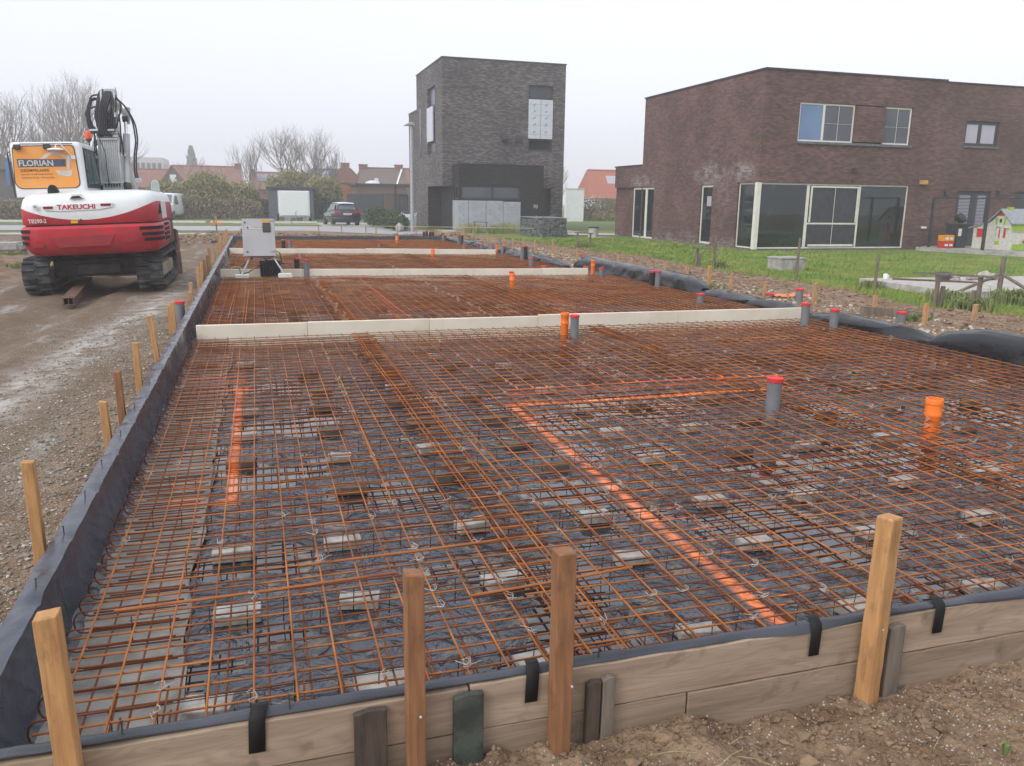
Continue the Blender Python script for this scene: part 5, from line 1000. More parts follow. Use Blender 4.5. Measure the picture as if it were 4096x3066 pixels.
for ya, yb_ in ((24.26,24.61),(22.98,23.09),(23.31,23.42)): build('shutter', MB().box(26.47,26.485,ya,yb_,.62,.95), redp, PH)
build('door', MB().box(26.46,26.48,23.31,23.61,.18,.50), lime, PH); build('counter', MB().box(26.6,27.8,22.57,22.63,.2,.40).box(26.5,27.9,22.56,22.6,.90,1.14), lime, PH); build('basin', MB().lathe([(.08,0),(.16,.1)], (27.2,22.5,.44), 14), redp, PH)
for ch in PH.children:
    for v in ch.data.vertices:
        X_, Y_, Z_ = v.co.x+26.9-.45, v.co.y+23.6, v.co.z+.17
        Y_ = 23.38+(Y_-22.6)*.613 if Y_ <= 24.1 else 24.3+(Y_-24.1)*1.077
        v.co = (X_*1.023-26.9, Y_*1.023-23.6, Z_-.17)
t_ = thing('waste_bin', 'black wheeled bin with a small sticker behind the black fence', 'bin', (26.35,26.1,.17)); build('bin_body', MB().loft([[(26.35+a*f*.30, 26.1+b*f*.30, z) for a, b in ((-1,-1),(1,-1),(1,1),(-1,1))] for z, f in ((.17,.8),(1.02,1))]), frame_dark, t_, bevel=.02); build('lid', MB().box(26.02,26.68,25.75,26.45,1.02,1.10), dark_metal, t_, bevel=.02); build('sticker', MB().box(26.1,26.25,25.79,25.80,.62,.90), frame_white, t_)
tag(build('plastic_bag', rocks([(26.5,26.2,1.3)], [.25], .8), hose_m, smooth=1, loc=(26.5,26.2,1.1)), 'dark rolled bundle lying on top of the black bin', 'bundle')
crm = mat('orange_crate', (.75,.30,.02), rough=.5)
for z, m_, lb in ((.17,redp,'red drinks crate, lower one beside the black bin'),(.42,crm,'orange drinks crate, upper one beside the black bin')):
    t_ = thing('drinks_crate', lb, 'crate', (25.6,25.9,z)); build('crate_body', MB().box(25.35,25.85,25.7,26.0,z,z+.235), m_, t_, bevel=.01); build('print', MB().box(25.42,25.57,25.694,25.7,z+.07,z+.15).box(25.64,25.79,25.694,25.7,z+.07,z+.15), white, t_)
# --- grey brick house
H3 = thing('brick_house', 'tall dark grey brick cube house with boarded up windows', 'house', (9.95,45.5,0))
wl = MB()
wall_y(wl, 45.5, 9.95, 17.03, 2.47, 9.16, [(14.86,16.31,4.45,8.0)], .2); wall_y(wl, 45.5, 10.9, 17.03, -.1, 2.47, [(15.75,16.30,-.1,2.46)], .5)
wall_x(wl, 9.95, 45.5, 53.0, 2.47, 9.16, [(47.45,49.6,4.28,7.97)], .2); wall_x(wl, 9.95, 49.6, 57.0, -.1, 2.47, [], .2); wall_x(wl, 9.95, 53.0, 55.8, 2.47, 7.12, [], .2)
wall_x(wl, 17.03, 45.5, 53, -.1, 9.16, [], .01)
wl.add([(9.95,45.5,2.47),(11.2,45.5,2.47),(11.2,49.6,2.47),(9.95,49.6,2.47)], [(0,1,2,3)])
wl.box(10.9,17,52.95,53,0,9.1).box(10.9,16,55.75,55.8,0,7.1)
build('wall', wl, brick_grey, H3); vw = MB(); wall_x(vw, 10.75, 45.5, 49.6, -.1, 2.47, [], .05); wall_y(vw, 49.58, 9.97, 10.75, -.1, 2.47, [], .05)
build('recess_wall', vw, brick_black, H3)
build('recess_door', MB().box(10.70,10.745,46.4,47.3,0,2.1), frame_dark, H3)
cp = MB().box(9.91,17.07,45.46,45.7,9.16,9.21).box(9.91,10.15,45.7,53.04,9.16,9.21).box(9.91,10.15,53.04,55.85,7.12,7.17).box(16.85,17.07,45.7,53.04,9.16,9.21)
build('coping', cp, mat('zinc_coping', (.10,.10,.085), rough=.5), H3); build('roof', MB().box(10,17,45.6,53,9.0,9.1).box(10,16,53,55.8,7.0,7.08), coping_m, H3)
alu = mat('alu_insulation', (.42,.44,.47), (.36,.38,.41), scale=3, rough=.45, metal=.2, bump=.2, bscale=6); alu_w = mat('pale_insulation', (.56,.58,.62), (.50,.52,.57), scale=3, rough=.5, bump=.2, bscale=6); mark = mat('print_mark', (.22,.24,.28), rough=.7)
window(H3, 'y', 45.5, 14.88, 16.29, 7.25, 7.98, fw=.10, fm=frame_dark, gm=glass_dark, dep=.16)
window(H3, 'y', 45.5, 14.88, 16.29, 4.47, 5.14, fw=.10, fm=frame_dark, gm=glass_dark, dep=.16)
ins = build('insulation_panel', MB().box(14.86,15.56,45.44,45.52,5.14,7.24).box(15.58,16.28,45.44,45.52,5.14,7.24), alu_w, H3); mk = MB(); rg = random.Random(3)
for x in (15.2,15.9):
    for z in (5.5,5.9,6.25,6.6,6.95): mk.tube([(x-.09,45.435,z-.06),(x,45.435,z),(x+.08,45.435,z+.05),(x+.03,45.435,z+.08)], .011, 4); mk.tube([(x-.06,45.435,z+.05),(x+.03,45.435,z-.03)], .011, 4)
mk.box(15.56,15.58,45.432,45.44,5.8,7.2)
for z in (5.35,5.85,6.4,6.97): mk.box(14.87,16.27,45.437,45.44,z,z+.01)
build('print', mk, mark, ins)
ins = build('insulation_panel', MB().box(9.90,9.96,47.9,49.58,5.0,6.9), alu_w, H3)
window(H3, 'x', 9.95, 47.47, 49.58, 6.95, 7.95, fw=.10, fm=frame_dark, gm=glass_grey, dep=.18); window(H3, 'x', 9.95, 47.47, 49.58, 4.3, 5.0, fw=.10, fm=frame_dark, gm=glass_grey, dep=.18)
build('slit_window', MB().box(9.93,9.96,51.6,51.9,4.25,7.08), glass_dark, H3)
for x in (13.3,14.12): build('wall_vent', MB().prism([(45.5,5.28),(45.5,4.96),(45.22,4.96),(45.22,5.12)], x, x+.32, 'x'), frame_dark, H3)
bay = MB(); wall_y(bay, 44.0, 10.5, 15.32, -.1, 3.60, [(10.5,13.98,.0,2.52)], .12); wall_x(bay, 10.5, 44.0, 47.0, -.1, 3.60, [(44.0,45.2,.0,2.52)], .12); wall_x(bay, 15.32, 44, 45.5, -.1, 3.6, [], .01); bay.add([(10.5,44,3.6),(15.32,44,3.6),(15.32,45.5,3.6),(10.5,47,3.6)], [(0,1,2,3)])
by = build('bay', bay, brick_black, H3)
build('bay_coping', MB().box(10.46,15.36,43.96,44.1,3.60,3.64), coping_m, by)
window(by, 'y', 44.0, 10.6, 13.98, 1.74, 2.52, fw=.10, mull=[(12.4,.14)], trans=[(1.80,.12,10.6,13.98)], fm=frame_dark, gm=glass_grey, dep=.12)
window(by, 'x', 10.5, 44.1, 45.2, 1.74, 2.52, fw=.10, fm=frame_dark, gm=glass_dark, dep=.12)
ins = build('insulation_panel', MB().box(10.45,11.02,43.93,43.99,.12,1.70).box(11.04,12.0,43.93,43.99,.02,1.70).box(12.02,12.98,43.93,43.99,.02,1.70).box(13.0,13.98,43.93,43.99,.02,1.66).box(10.44,10.5,43.95,45.2,.12,1.7), alu, H3); mk = MB()
for x in (10.75,11.3,11.75,12.25,12.75,13.25,13.75):
    for z in (.25,.6,.95,1.25): mk.lathe([(.03,-.004),(.03,0)], (x,43.93,z+rg.uniform(-.04,.04)), 8, axis='y')
    mk.tube([(x-.1,43.925,1.54),(x,43.925,1.5),(x+.08,43.925,1.44)], .012, 4)
mk.box(10.47,13.97,43.926,43.93,.42,.43).box(10.47,13.97,43.926,43.93,1.35,1.36)
build('print', mk, mark, ins)
text_mesh('house_number', '70', .28, txt_pale, H3, Matrix.Translation((14.72-9.95, 43.985-45.5, 1.32)) @ Matrix.Rotation(R(90), 4, 'X'), extrude=.01)
build('entrance_door', MB().box(15.77,16.28,45.9,45.96,0,2.44), frame_dark, H3)
struct(build('threshold', MB().box(9.6,17.2,43.2,45.4,-.02,.09), pale_conc))
# gabion
t_ = thing('gabion', 'gabion basket of dark grey rocks before the grey house', 'gabion', (13.8,39.5,0)); pts = []; sz = []; rg = random.Random(5)
for i in range(520):
    f = rg.random()
    if f < .45: q = (rg.uniform(13.12,14.42), 38.02, rg.uniform(.02,.86))
    elif f < .85: q = (13.14, rg.uniform(38.0,41.0), rg.uniform(.02,.86))
    else: q = (rg.uniform(13.12,14.42), rg.uniform(38,41), .84)
    pts.append(q); sz.append(rg.uniform(.09,.16))
stone_m = mat('dark_rock', (.085,.09,.095), (.16,.165,.165), scale=5, rough=.85, spec=.3)
build('rocks', rocks(pts, sz, .8, .4), stone_m, t_); wm = MB()
for x in np.arange(13.05,14.5,.15): wm.bar((x,37.87,0),(x,37.87,.92),.004)
for z in np.arange(0,.95,.15): wm.bar((13.05,37.87,z),(14.5,37.87,z),.004); wm.bar((13.0,37.9,z),(13.0,41.1,z),.004)
build('wire_basket', wm, galv, t_); build('core', MB().box(13.3,14.4,38.2,40.9,0,.80), dark_metal, t_); build('top_ledge', MB().box(13.0,14.52,37.88,41.1,.92,.945), galv, t_)
# lamp post, bag, boulder, gate, fence
t_ = thing('street_lamp', 'grey street lamp post standing left of the dark grey house', 'street lamp', (7.97,44.0,0))
build('lamp_pole', MB().tube([(7.97,44,0),(7.97,44,1.2),(7.97,44,5.45)], [.115,.11,.075], 16), galv, t_, smooth=1)
build('lamp_head', MB().prism([(7.55,5.42),(7.66,5.52),(7.92,5.62),(8.05,5.62),(8.13,5.54),(8.14,5.42),(7.9,5.46)], 43.85, 44.15), grey_metal, t_, bevel=.03)
bagm = mat('white_bag', (.62,.63,.66), (.52,.53,.56), scale=4, rough=.7, bump=.5, bscale=7)
def superell(cx, cy, w, d, z, n=24, e=.5): return [(cx+w*math.copysign(abs(math.cos(a))**e, math.cos(a))*(1+.03*math.sin(5*a+z*4)), cy+d*math.copysign(abs(math.sin(a))**e, math.sin(a)), z) for a in np.linspace(0, 2*math.pi, n+1)[:-1]]
t_ = thing('bulk_bag', 'white bulk bag standing behind the lamp post', 'bag', (8.25,47.0,0)); build('bag_body', MB().loft([superell(8.25,47,.48*f,.45*f,z) for z, f in ((0,.9),(.15,1),(.5,1.02),(.78,1.0),(.88,.9),(.86,.5))]), bagm, t_, smooth=1)
build('loop', MB().tube([(7.85,46.6,.8),(7.8,46.6,.98),(8.0,46.6,.9)], .03, 6).tube([(8.6,46.6,.8),(8.7,46.6,.96),(8.45,46.6,.9)], .03, 6), bagm, t_)
one('boulder', rocks([(7.35,44.6,.18)], [.36], .75, .25, np.random.RandomState(9)), concrete, 'grey boulder between the bush and the lamp post', 'boulder')
def evergreen(name, x, y, rx, ry, h, n, sz, m, label, seed, cat='shrub', group=None, stem=True, base=0.0):
    t_ = thing(name, label, cat, (x, y, 0), group); rg = np.random.RandomState(seed); P = []
    while len(P) < n:
        q = rg.uniform(-1, 1, 3); r_ = np.linalg.norm(q)
        if r_ > 1 or r_ < .35: continue
        zz = base+(q[2]*.5+.5)*h; lump = 1+.28*noise.noise(Vector((q[0]*2.3+seed, q[1]*2.3, q[2]*2.3)))
        P.append((x+q[0]*rx*lump, y+q[1]*ry*lump, zz*(.85+.2*lump*.8)))
    build('foliage', leaves(P, sz, 1.5, rg), m, t_)
    if stem: build('stem', MB().tube([(x,y,0),(x,y,h*.6)], [.05,.02], 6), bark, t_)
    return t_
evergreen('evergreen_bush', 7.15,52.0,.8,1.4,1.25,2200,.085,foliage_d,'dark evergreen bush right of the parked dark car',1)
evergreen('evergreen_bush', 7.55,48.8,.75,1.4,1.1,2200,.085,foliage_d,'middle evergreen bush of the low row beside the driveway',2)
evergreen('evergreen_bush', 7.55,46.0,.6,1.0,.9,1800,.08,foliage_d,'nearest evergreen bush beside the white bulk bag',3)
# anthracite fence and gates
t_ = thing('sliding_gate', 'anthracite slatted fence behind the parked dark car', 'fence', (9,68,0)); pm = MB()
for i in range(14): pm.box(6.95+i*.2,6.95+i*.2+.185,66.95,67.0,.1,2.05)
build('panel', pm, mat('anthracite_panel', (.055,.06,.072), (.045,.05,.06), rough=.6), t_); build('fence_post', MB().box(9.72,9.84,66.9,67.02,0,2.12), frame_dark, t_)
t_ = thing('screen_fence', 'black mesh screen fence left of the grey house', 'fence', (11,66,0)); mesh_m = mat('screen_mesh', (.065,.062,.07), (.05,.048,.055), rough=.8)
build('screen', MB().box(10.55,12.95,66.3,66.34,.05,2.03), mesh_m, t_); build('fence_post', MB().box(12.0,12.1,66.2,66.3,0,2.1), frame_dark, t_); build('rail', MB().box(9.84,13.0,66.2,66.3,2.03,2.1), frame_dark, t_)
t_ = thing('timber_gate', 'brown timber cladded gate panel between dark fences', 'gate', (10.2,66.9,0)); timb = mat('brown_cladding', (.14,.095,.08), (.11,.075,.065), scale=3, rough=.8, stretch=(1,1,8)); build('panel', MB().box(9.86,10.98,66.8,66.86,.05,2.02), timb, t_); build('letterbox', MB().box(10.55,10.75,66.66,66.8,.75,1.25), dark_metal, t_, bevel=.02)
t_ = thing('garden_gate', 'black tubular gate frame touching the grey house', 'gate', (9.6,56.6,0)); build('gate_frame', MB().box(9.35,9.42,56.55,56.62,.05,2.0).box(9.88,9.95,56.55,56.62,.05,2.0).box(9.35,9.95,56.55,56.62,1.95,2.0).box(9.35,9.95,56.55,56.62,.05,.12).box(9.35,9.95,56.57,56.59,1.0,1.05), frame_dark, t_); build('post', MB().box(9.05,9.17,56.55,56.67,0,2.6), frame_dark, t_)
t_ = thing('flat_garage', 'flat roofed brown clad garage behind the dark fence', 'garage', (11,78,0)); build('wall', MB().box(9.2,15.0,78,84,0,2.9), timb, t_); build('roof', MB().box(8.9,15.15,77.8,84.2,2.9,3.05), coping_m, t_); build('skylight', MB().lathe([(.7,0),(.6,.18),(.2,.28)], (10.6,79,3.05), 14), white, t_)
t_ = thing('orange_annex', 'orange brick annex seen between the trees and the garage', 'annex', (8.3,84,0)); build('wall', MB().box(6.2,9.15,84,90,0,3.1), mat('orange_brick', (.36,.15,.07), (.3,.12,.06), scale=8, rough=.9), t_); build('roof', MB().box(6.1,9.15,83.9,90,3.1,3.2), tile_brown, t_); build('window', MB().box(6.5,7.0,83.96,84,1.3,1.9).box(7.4,7.9,83.96,84,1.3,1.9), frame_white, t_)
t_ = thing('white_wall', 'plain white garden wall right of the grey house', 'wall', (26,67,0)); build('wall_body', MB().box(25.3,26.95,66.8,67.1,0,2.72), white, t_, bevel=.01); build('cap', MB().box(25.25,27.0,66.75,67.15,2.72,2.77), frame_white, t_)
t_ = thing('hedge_fence', 'timber fence overgrown with bare ivy beside the white wall', 'fence', (28.5,69,0)); build('boards', MB().box(27.0,33.5,69.2,69.3,0,2.0), wood_grey, t_); rg = np.random.RandomState(8); P = [(rg.uniform(27,33.5), 69.1+rg.uniform(-.25,.1), rg.uniform(0,2.2)*rg.uniform(.4,1)) for _ in range(2600)]; build('ivy', leaves(P, .11, 1.6, rg), foliage_b, t_); P = [(rg.normal(28.6,.5), 68.9, rg.normal(1.6,.35)) for _ in range(160)]; build('white_blossom', leaves(P, .1, 1, rg), white, t_)
P = [(rg.uniform(28.6,33), 68.6+rg.uniform(-.4,.3), abs(rg.normal(0,.35))) for _ in range(1500)]; build('nettles', leaves(P, .14, 2, rg, 1), foliage, t_)
# --- vehicles
def wheel(par, x, y, r, w, rimm, side=1, axis='x'):
    t_ = build('wheel', MB().lathe([(r*.62,-w/2),(r*.95,-w/2),(r,-w*.35),(r,w*.35),(r*.95,w/2),(r*.62,w/2)], (x,y,r), 24, axis='x'), rubber, par, smooth=1)
    rm = MB().lathe([(r*.1,side*(w/2+.004)),(r*.2,side*(w/2)),(r*.62,side*(w/2-.01)),(r*.64,side*(w/2-.03))], (x,y,r), 20, axis='x')
    for i in range(5):
        a = i*math.tau/5; rm.bar((x+side*(w/2+.004), y, r), (x+side*(w/2), y+r*.6*math.cos(a), r+r*.6*math.sin(a)), .03, .02)
    build('rim', rm, rimm, t_); return t_
car_paint = mat('black_car_paint', (.012,.013,.018), rough=.22, coat=.6, spec=.5); car_glass = mat('car_glass', (.12,.16,.18), (.10,.13,.15), rough=.08)
CX0, CYR = 5.50, 53.0
CAR = thing('parked_car', 'black hatchback parked with its rear to the building site', 'car', (CX0, CYR, .02), rot=(0,0,R(7)))
def C_(name, mb, m, parent=None, **kw): return build(name, mb, m, parent or CAR, local=True, **kw)
def csec(y, w, z0, z1, wt=None, e=.5, n=20):
    wt = wt or w; out_ = []
    for a in np.linspace(0, 2*math.pi, n+1)[:-1]:
        c_, s_ = math.cos(a), math.sin(a); zz = (z0+z1)/2+(z1-z0)/2*math.copysign(abs(s_)**e, s_); f = (zz-z0)/(z1-z0); out_.append(((w*(1-f)+wt*f)*math.copysign(abs(c_)**e, c_), y, zz))
    return out_
C_('body', MB().loft([csec(.0,.74,.30,.86), csec(.05,.82,.24,.93), csec(.25,.865,.2,.96), csec(.9,.87,.18,.97), csec(2.3,.87,.18,.93), csec(3.3,.84,.2,.86), csec(3.85,.72,.25,.68), csec(3.95,.6,.3,.6)]), car_paint, smooth=1)
C_('greenhouse', MB().loft([csec(.16,.70,.80,1.0,.68), csec(.30,.72,.80,1.34,.55), csec(.6,.73,.80,1.42,.56), csec(1.6,.73,.80,1.43,.57), csec(2.3,.72,.80,1.32,.55), csec(3.05,.70,.80,.92,.66)]), car_paint, smooth=1)
C_('roof', MB().loft([[(x, y, z) for x, z in ((-.50,z0_),(0,z0_+.03),(.50,z0_),(.50,z0_-.03),(-.50,z0_-.03))] for y, z0_ in ((.22,1.365),(.6,1.425),(1.6,1.43),(2.1,1.38))]), white, smooth=1)
C_('rear_window', MB().add([(-.56,.105,1.0),(.56,.105,1.0),(.47,.255,1.32),(-.47,.255,1.32)], [(0,1,2,3)]), car_glass, solid=.01)
C_('side_window', MB().add([(-.745,.45,.97),(-.745,1.15,.97),(-.60,1.2,1.34),(-.60,.7,1.34)], [(0,3,2,1)]).add([(-.745,1.22,.97),(-.745,2.2,.97),(-.60,1.9,1.32),(-.60,1.27,1.34)], [(0,3,2,1)]), car_glass, solid=.012)
lamp_r = mat('rear_lamp', (.55,.01,.01), rough=.2)
for s in (-1, 1): C_('tail_light', MB().add([(s*.45,-.012,.78),(s*.81,.03,.78),(s*.80,.05,.95),(s*.44,.0,.93),(s*.45,.05,.78),(s*.81,.1,.78),(s*.80,.11,.95),(s*.44,.06,.93)], [(0,1,2,3),(7,6,5,4),(0,4,5,1),(1,5,6,2),(2,6,7,3),(3,7,4,0)]), lamp_r)
npl = C_('number_plate', MB().box(-.26,.26,-.03,-.012,.68,.79), white); text_mesh('lettering', '1-ATG-490', .095, txt_red, npl, TI(-.235,-.032,.70), bold=.001, sx=.95)
C_('emblem', MB().lathe([(.028,-.01),(.028,0)], (-.075,-.0,.90), 12, 'y').lathe([(.028,-.01),(.028,0)], (-.025,-.0,.90), 12, 'y').lathe([(.028,-.01),(.028,0)], (.025,-.0,.90), 12, 'y').lathe([(.028,-.01),(.028,0)], (.075,-.0,.90), 12, 'y'), chrome)
C_('bumper', MB().loft([csec(-.06,.70,.30,.55), csec(.0,.84,.26,.58), csec(.12,.87,.26,.6)]), car_paint, smooth=1); C_('wiper', MB().bar((0,.10,1.02),(.35,.11,1.04),.02,.02), dark_metal)
C_('mirror', MB().box(-1.0,-.84,2.1,2.2,.9,1.03), car_paint, bevel=.03); C_('mirror', MB().box(.84,1.0,2.1,2.2,.9,1.03), car_paint, bevel=.03); C_('spoiler', MB().box(-.5,.5,.14,.3,1.34,1.37), car_paint, bevel=.01); C_('antenna', MB().tube([(0,.5,1.43),(0,.42,1.52)], .008, 5), dark_metal)
for x in (-.76,.76):
    for y in (.72,3.15):
        tw = build('wheel', MB().lathe([(.19,-.1),(.29,-.1),(.305,-.07),(.305,.07),(.29,.1),(.19,.1)], (x,y,.305), 22, axis='x'), rubber, CAR, local=True, smooth=1); sd_ = -1 if x < 0 else 1
        rm = MB().lathe([(.02,sd_*.104),(.2,sd_*.08),(.205,sd_*.06)], (x,y,.305), 18, axis='x'); build('rim', rm, chrome, tw, local=True)
# van
VAN = thing('parked_van', 'white van facing the camera behind the excavator', 'van', (-6.75,64.2,.02), rot=(0,0,R(-12)))
def V_(name, mb, m, parent=None, **kw): return build(name, mb, m, parent or VAN, local=True, **kw)
V_('body', MB().loft([csec(-.05,.80,.35,.95,e=.35), csec(.1,.90,.28,1.08,e=.35), csec(.75,.95,.25,1.16,e=.35), csec(1.0,.95,.25,1.22,.93,e=.35), csec(1.6,.96,.25,1.84,.80,e=.3), csec(1.9,.96,.25,1.90,.82,e=.3), csec(4.9,.96,.25,1.90,.84,e=.3), csec(5.0,.93,.3,1.85,.82,e=.3)]), white, smooth=1)
V_('windscreen', MB().add([(-.80,.98,1.20),(.80,.98,1.20),(.70,1.53,1.78),(-.70,1.53,1.78)], [(0,1,2,3)]), car_glass, solid=.02)
V_('side_window', MB().add([(.935,1.25,1.2),(.945,2.1,1.2),(.835,2.1,1.7),(.85,1.7,1.7)], [(0,1,2,3)]), car_glass, solid=.02); V_('bumper', MB().loft([csec(-.12,.80,.26,.72,e=.35), csec(0,.93,.22,.78,e=.35), csec(.35,.965,.22,.78,e=.35)]), dark_metal, smooth=1)
V_('grille', MB().box(-.42,.42,-.10,.0,.70,.90), dark_metal, bevel=.02); lens = mat('headlamp', (.55,.58,.6), rough=.15)
for s in (-1,1): V_('headlight', MB().box(s*.55,s*.86,-.03,.12,.78,.98), lens, bevel=.03)
V_('mirror', MB().box(.98,1.16,1.25,1.35,1.08,1.33), dark_metal, bevel=.03); V_('mirror', MB().box(-1.16,-.98,1.25,1.35,1.08,1.33), dark_metal, bevel=.03)
V_('roof_rack', MB().box(-.7,.7,2.0,2.05,1.92,1.97).box(-.7,.7,3.0,3.05,1.92,1.97), dark_metal)
for x in (-.85,.85):
    for y in (.85,4.1):
        tw = build('wheel', MB().lathe([(.2,-.11),(.31,-.11),(.33,-.08),(.33,.08),(.31,.11),(.2,.11)], (x,y,.33), 22, axis='x'), rubber, VAN, local=True, smooth=1); sd_ = -1 if x < 0 else 1
        build('rim', MB().lathe([(.02,sd_*.114),(.2,sd_*.09)], (x,y,.33), 16, axis='x'), grey_metal, tw, local=True)
# trailer and shed
t_ = thing('box_trailer', 'white box trailer parked in front of the dark shed', 'trailer', (2.7,61.5,0))
build('box', MB().box(1.62,3.72,61.2,64.5,.42,2.18), white, t_, bevel=.03); build('front_panel', MB().box(1.72,3.62,61.17,61.2,.47,2.12), mat('panel_white', (.76,.78,.78), (.74,.76,.76), rough=.4), t_, bevel=.01)
build('chassis', MB().box(1.6,3.74,61.1,64.5,.34,.42).box(2.64,2.72,59.8,61.2,.33,.40).bar((1.9,61.2,.36),(2.66,60.0,.36),.05,.06).bar((3.5,61.2,.36),(2.70,60.0,.36),.05,.06), grey_metal, t_)
build('jockey_wheel', MB().tube([(2.68,60.1,.08),(2.68,60.1,.75),(2.78,60.1,.78)], .03, 8), grey_metal, t_); build('mudguard', MB().box(1.45,1.62,62.2,63.6,.3,.62).box(3.72,3.9,62.2,63.6,.3,.62), dark_metal, t_, bevel=.05)
for x in (1.52,3.82): wheel(t_, x, 62.9, .28, .16, grey_metal, -1 if x < 2 else 1)
for x in (1.95,3.2): tag(build('support_block', MB().box(x,x+.42,61.0,61.4,0,.33), concrete, loc=(x,61,0), bevel=.01), ('left' if x < 2 else 'right')+' concrete block under the front of the white trailer', 'concrete block')
t_ = thing('garden_shed', 'dark grey flat roofed shed behind the white trailer', 'shed', (2.7,68,0)); build('wall', MB().box(1.0,4.4,67.5,70.5,0,2.35), mat('shed_grey', (.10,.105,.125), (.085,.09,.105), rough=.8), t_); build('roof', MB().box(.88,4.52,67.35,70.6,2.35,2.50), frame_dark, t_)
# ================================================================== right garden things
t_ = thing('concrete_chamber', 'square concrete pit chamber with lid standing on the lawn', 'concrete box', (13.55,19.0,0)); build('chamber_body', MB().box(13.22,13.95,18.72,19.35,0,.33), concrete, t_, bevel=.012); build('lid', MB().box(13.2,13.97,18.70,19.37,.335,.375).box(13.45,13.72,18.9,19.2,.375,.382), concrete, t_, bevel=.008); build('knockout', MB().lathe([(.11,-.012),(.12,0)], (13.70,18.72,.13), 20, axis='y'), slabc, t_)
one('concrete_slab', MB().prism([(12.95,15.4),(13.0,12.6),(30,11.4),(30,14.8)], 0, .15, 'z'), pale_conc, 'pale weathered concrete slab in the right garden', 'slab', smooth=False, bevel=.01)
one('flat_bar', MB().bar((13.5,15.0,.17),(14.9,13.9,.165),.12,.03), rust_beam, 'brown board lying on the pale concrete slab', 'board', smooth=False)
def post(x, y, z0, z1, w, m, label, lean=(0,0), cat='post'): return stake(x, y, z0, z1, w, m, label, lean=lean)
def pole(x, y, z, r, label, lean=(0,0)): return one('garden_pole', MB().tube([(x,y,-.05),(x+lean[0]*.5,y+lean[1]*.5,z*.5),(x+lean[0],y+lean[1],z)], [r,r*.9,r*.8], 10), wood_grey, label, 'pole', smooth=1)
pole(11.93,16.3,1.0,.035,'tall thin grey pole on the lawn edge near the concrete chamber',(.02,0)); pole(12.35,14.2,.78,.035,'thin grey pole standing at the corner of the pale slab',(.02,0))
def trellis(pts, bar, label, cat='trellis'):
    t_ = thing('wooden_support', label, 'wooden support', (pts[0][0], pts[0][1], 0))
    for x, y, z in pts: build('support_post', MB().bar((x,y,-.05),(x+.01,y,z),.055,.055,(0,1,0)), wood_grey, t_)
    build('crossbar', MB().bar(bar[0], bar[1], .07, .035), wood_grey, t_)
trellis([(11.48,20.09,.56),(11.85,19.8,.92),(11.52,20.0,.40)], ((11.3,20.05,.57),(11.95,19.78,.53)), 'grey wooden support frame left of the thin lawn pole')
trellis([(11.28,28.5,.60),(12.0,29.0,.58)], ((11.2,28.5,.62),(12.1,29.0,.57)), 'small distant wooden support frame near the concrete tube')
trellis([(11.37,11.55,.56),(11.62,10.9,.60),(11.45,11.5,.4),(11.58,10.95,.38)], ((11.25,12.0,.60),(11.72,10.55,.63)), 'large weathered wooden support with a crossbar at right')
trellis([(10.9,42.2,.6),(11.5,42,.6)], ((10.8,42.2,.62),(11.6,42,.6)), 'distant wooden support frame before the grey house')
t_ = thing('braced_post', 'thick grey post braced by two slanting poles beside the slab', 'post', (13.6,12.3,0)); build('main_post', MB().tube([(13.6,12.3,-.05),(13.62,12.3,.84)], [.05,.042], 10), wood_grey, t_, smooth=1); build('brace', MB().tube([(13.6,12.3,.52),(12.9,12.9,.0)], .03, 8), wood_grey, t_, smooth=1); build('brace', MB().tube([(13.6,12.3,.52),(13.75,11.2,.02)], .032, 8), wood_grey, t_, smooth=1)
t_ = thing('mortar_tub', 'dark grey mortar tub standing on the pale slab', 'tub', (14.5,14.6,.15)); build('tub_body', MB().lathe([(.14,0),(.165,.16),(.18,.165),(.18,.18),(.16,.18),(.13,.02)], (14.5,14.6,.152), 24, cap=False), mat('tub_grey', (.07,.075,.085), rough=.6), t_, smooth=1); build('tub_bottom', MB().lathe([(.13,0),(.13,.015)], (14.5,14.6,.155), 20), hose_m, t_)
rb = mat('rubble', (.42,.38,.33), (.28,.26,.23), scale=8, rough=.9)
for i, (x, y, s_, z) in enumerate([(14.85,14.6,.13,.22),(14.68,14.4,.09,.18),(15.3,14.6,.12,.2),(15.5,14.7,.11,.2),(15.7,14.6,.16,.25),(15.55,14.45,.1,.18),(15.9,14.6,.13,.2)]):
    one('rubble_stone', rocks([(x,y,z)], [s_], .6, .35, np.random.RandomState(i)), rb, 'rough stone in the rubble pile on the pale slab behind the crossbar', 'stone', 'rubble stones on the pale slab', smooth=False)
t_ = thing('jar_pair', 'white plastic pot on the left corner of the pale slab', 'pot', (13.4,15.1,.15)); build('pot_body', MB().lathe([(.05,0),(.055,.10),(.045,.12)], (13.4,15.1,.152), 14), white, t_, smooth=1); build('handle', MB().box(13.45,13.5,15.09,15.12,.18,.24), white, t_)
t_ = thing('concrete_tube', 'upright concrete tube with dark lid beside the garden path', 'tube', (15.8,37.8,0)); build('tube_wall', MB().lathe([(.26,0),(.25,.05),(.24,.46)], (15.8,37.8,0), 24), pale_conc, t_, smooth=1); build('lid', MB().lathe([(.25,0),(.26,.02),(.26,.06),(.24,.07)], (15.8,37.8,.465), 24), dark_metal, t_, smooth=1); build('foot', MB().box(15.6,16.4,37.5,38.1,0,.05), pale_conc, t_)
one('loose_board', MB().bar((8.95,10.55,.16),(9.75,9.9,.12),.03,.14), wood_grey, 'grey loose board leaning on the right soil bank', 'board', smooth=False)
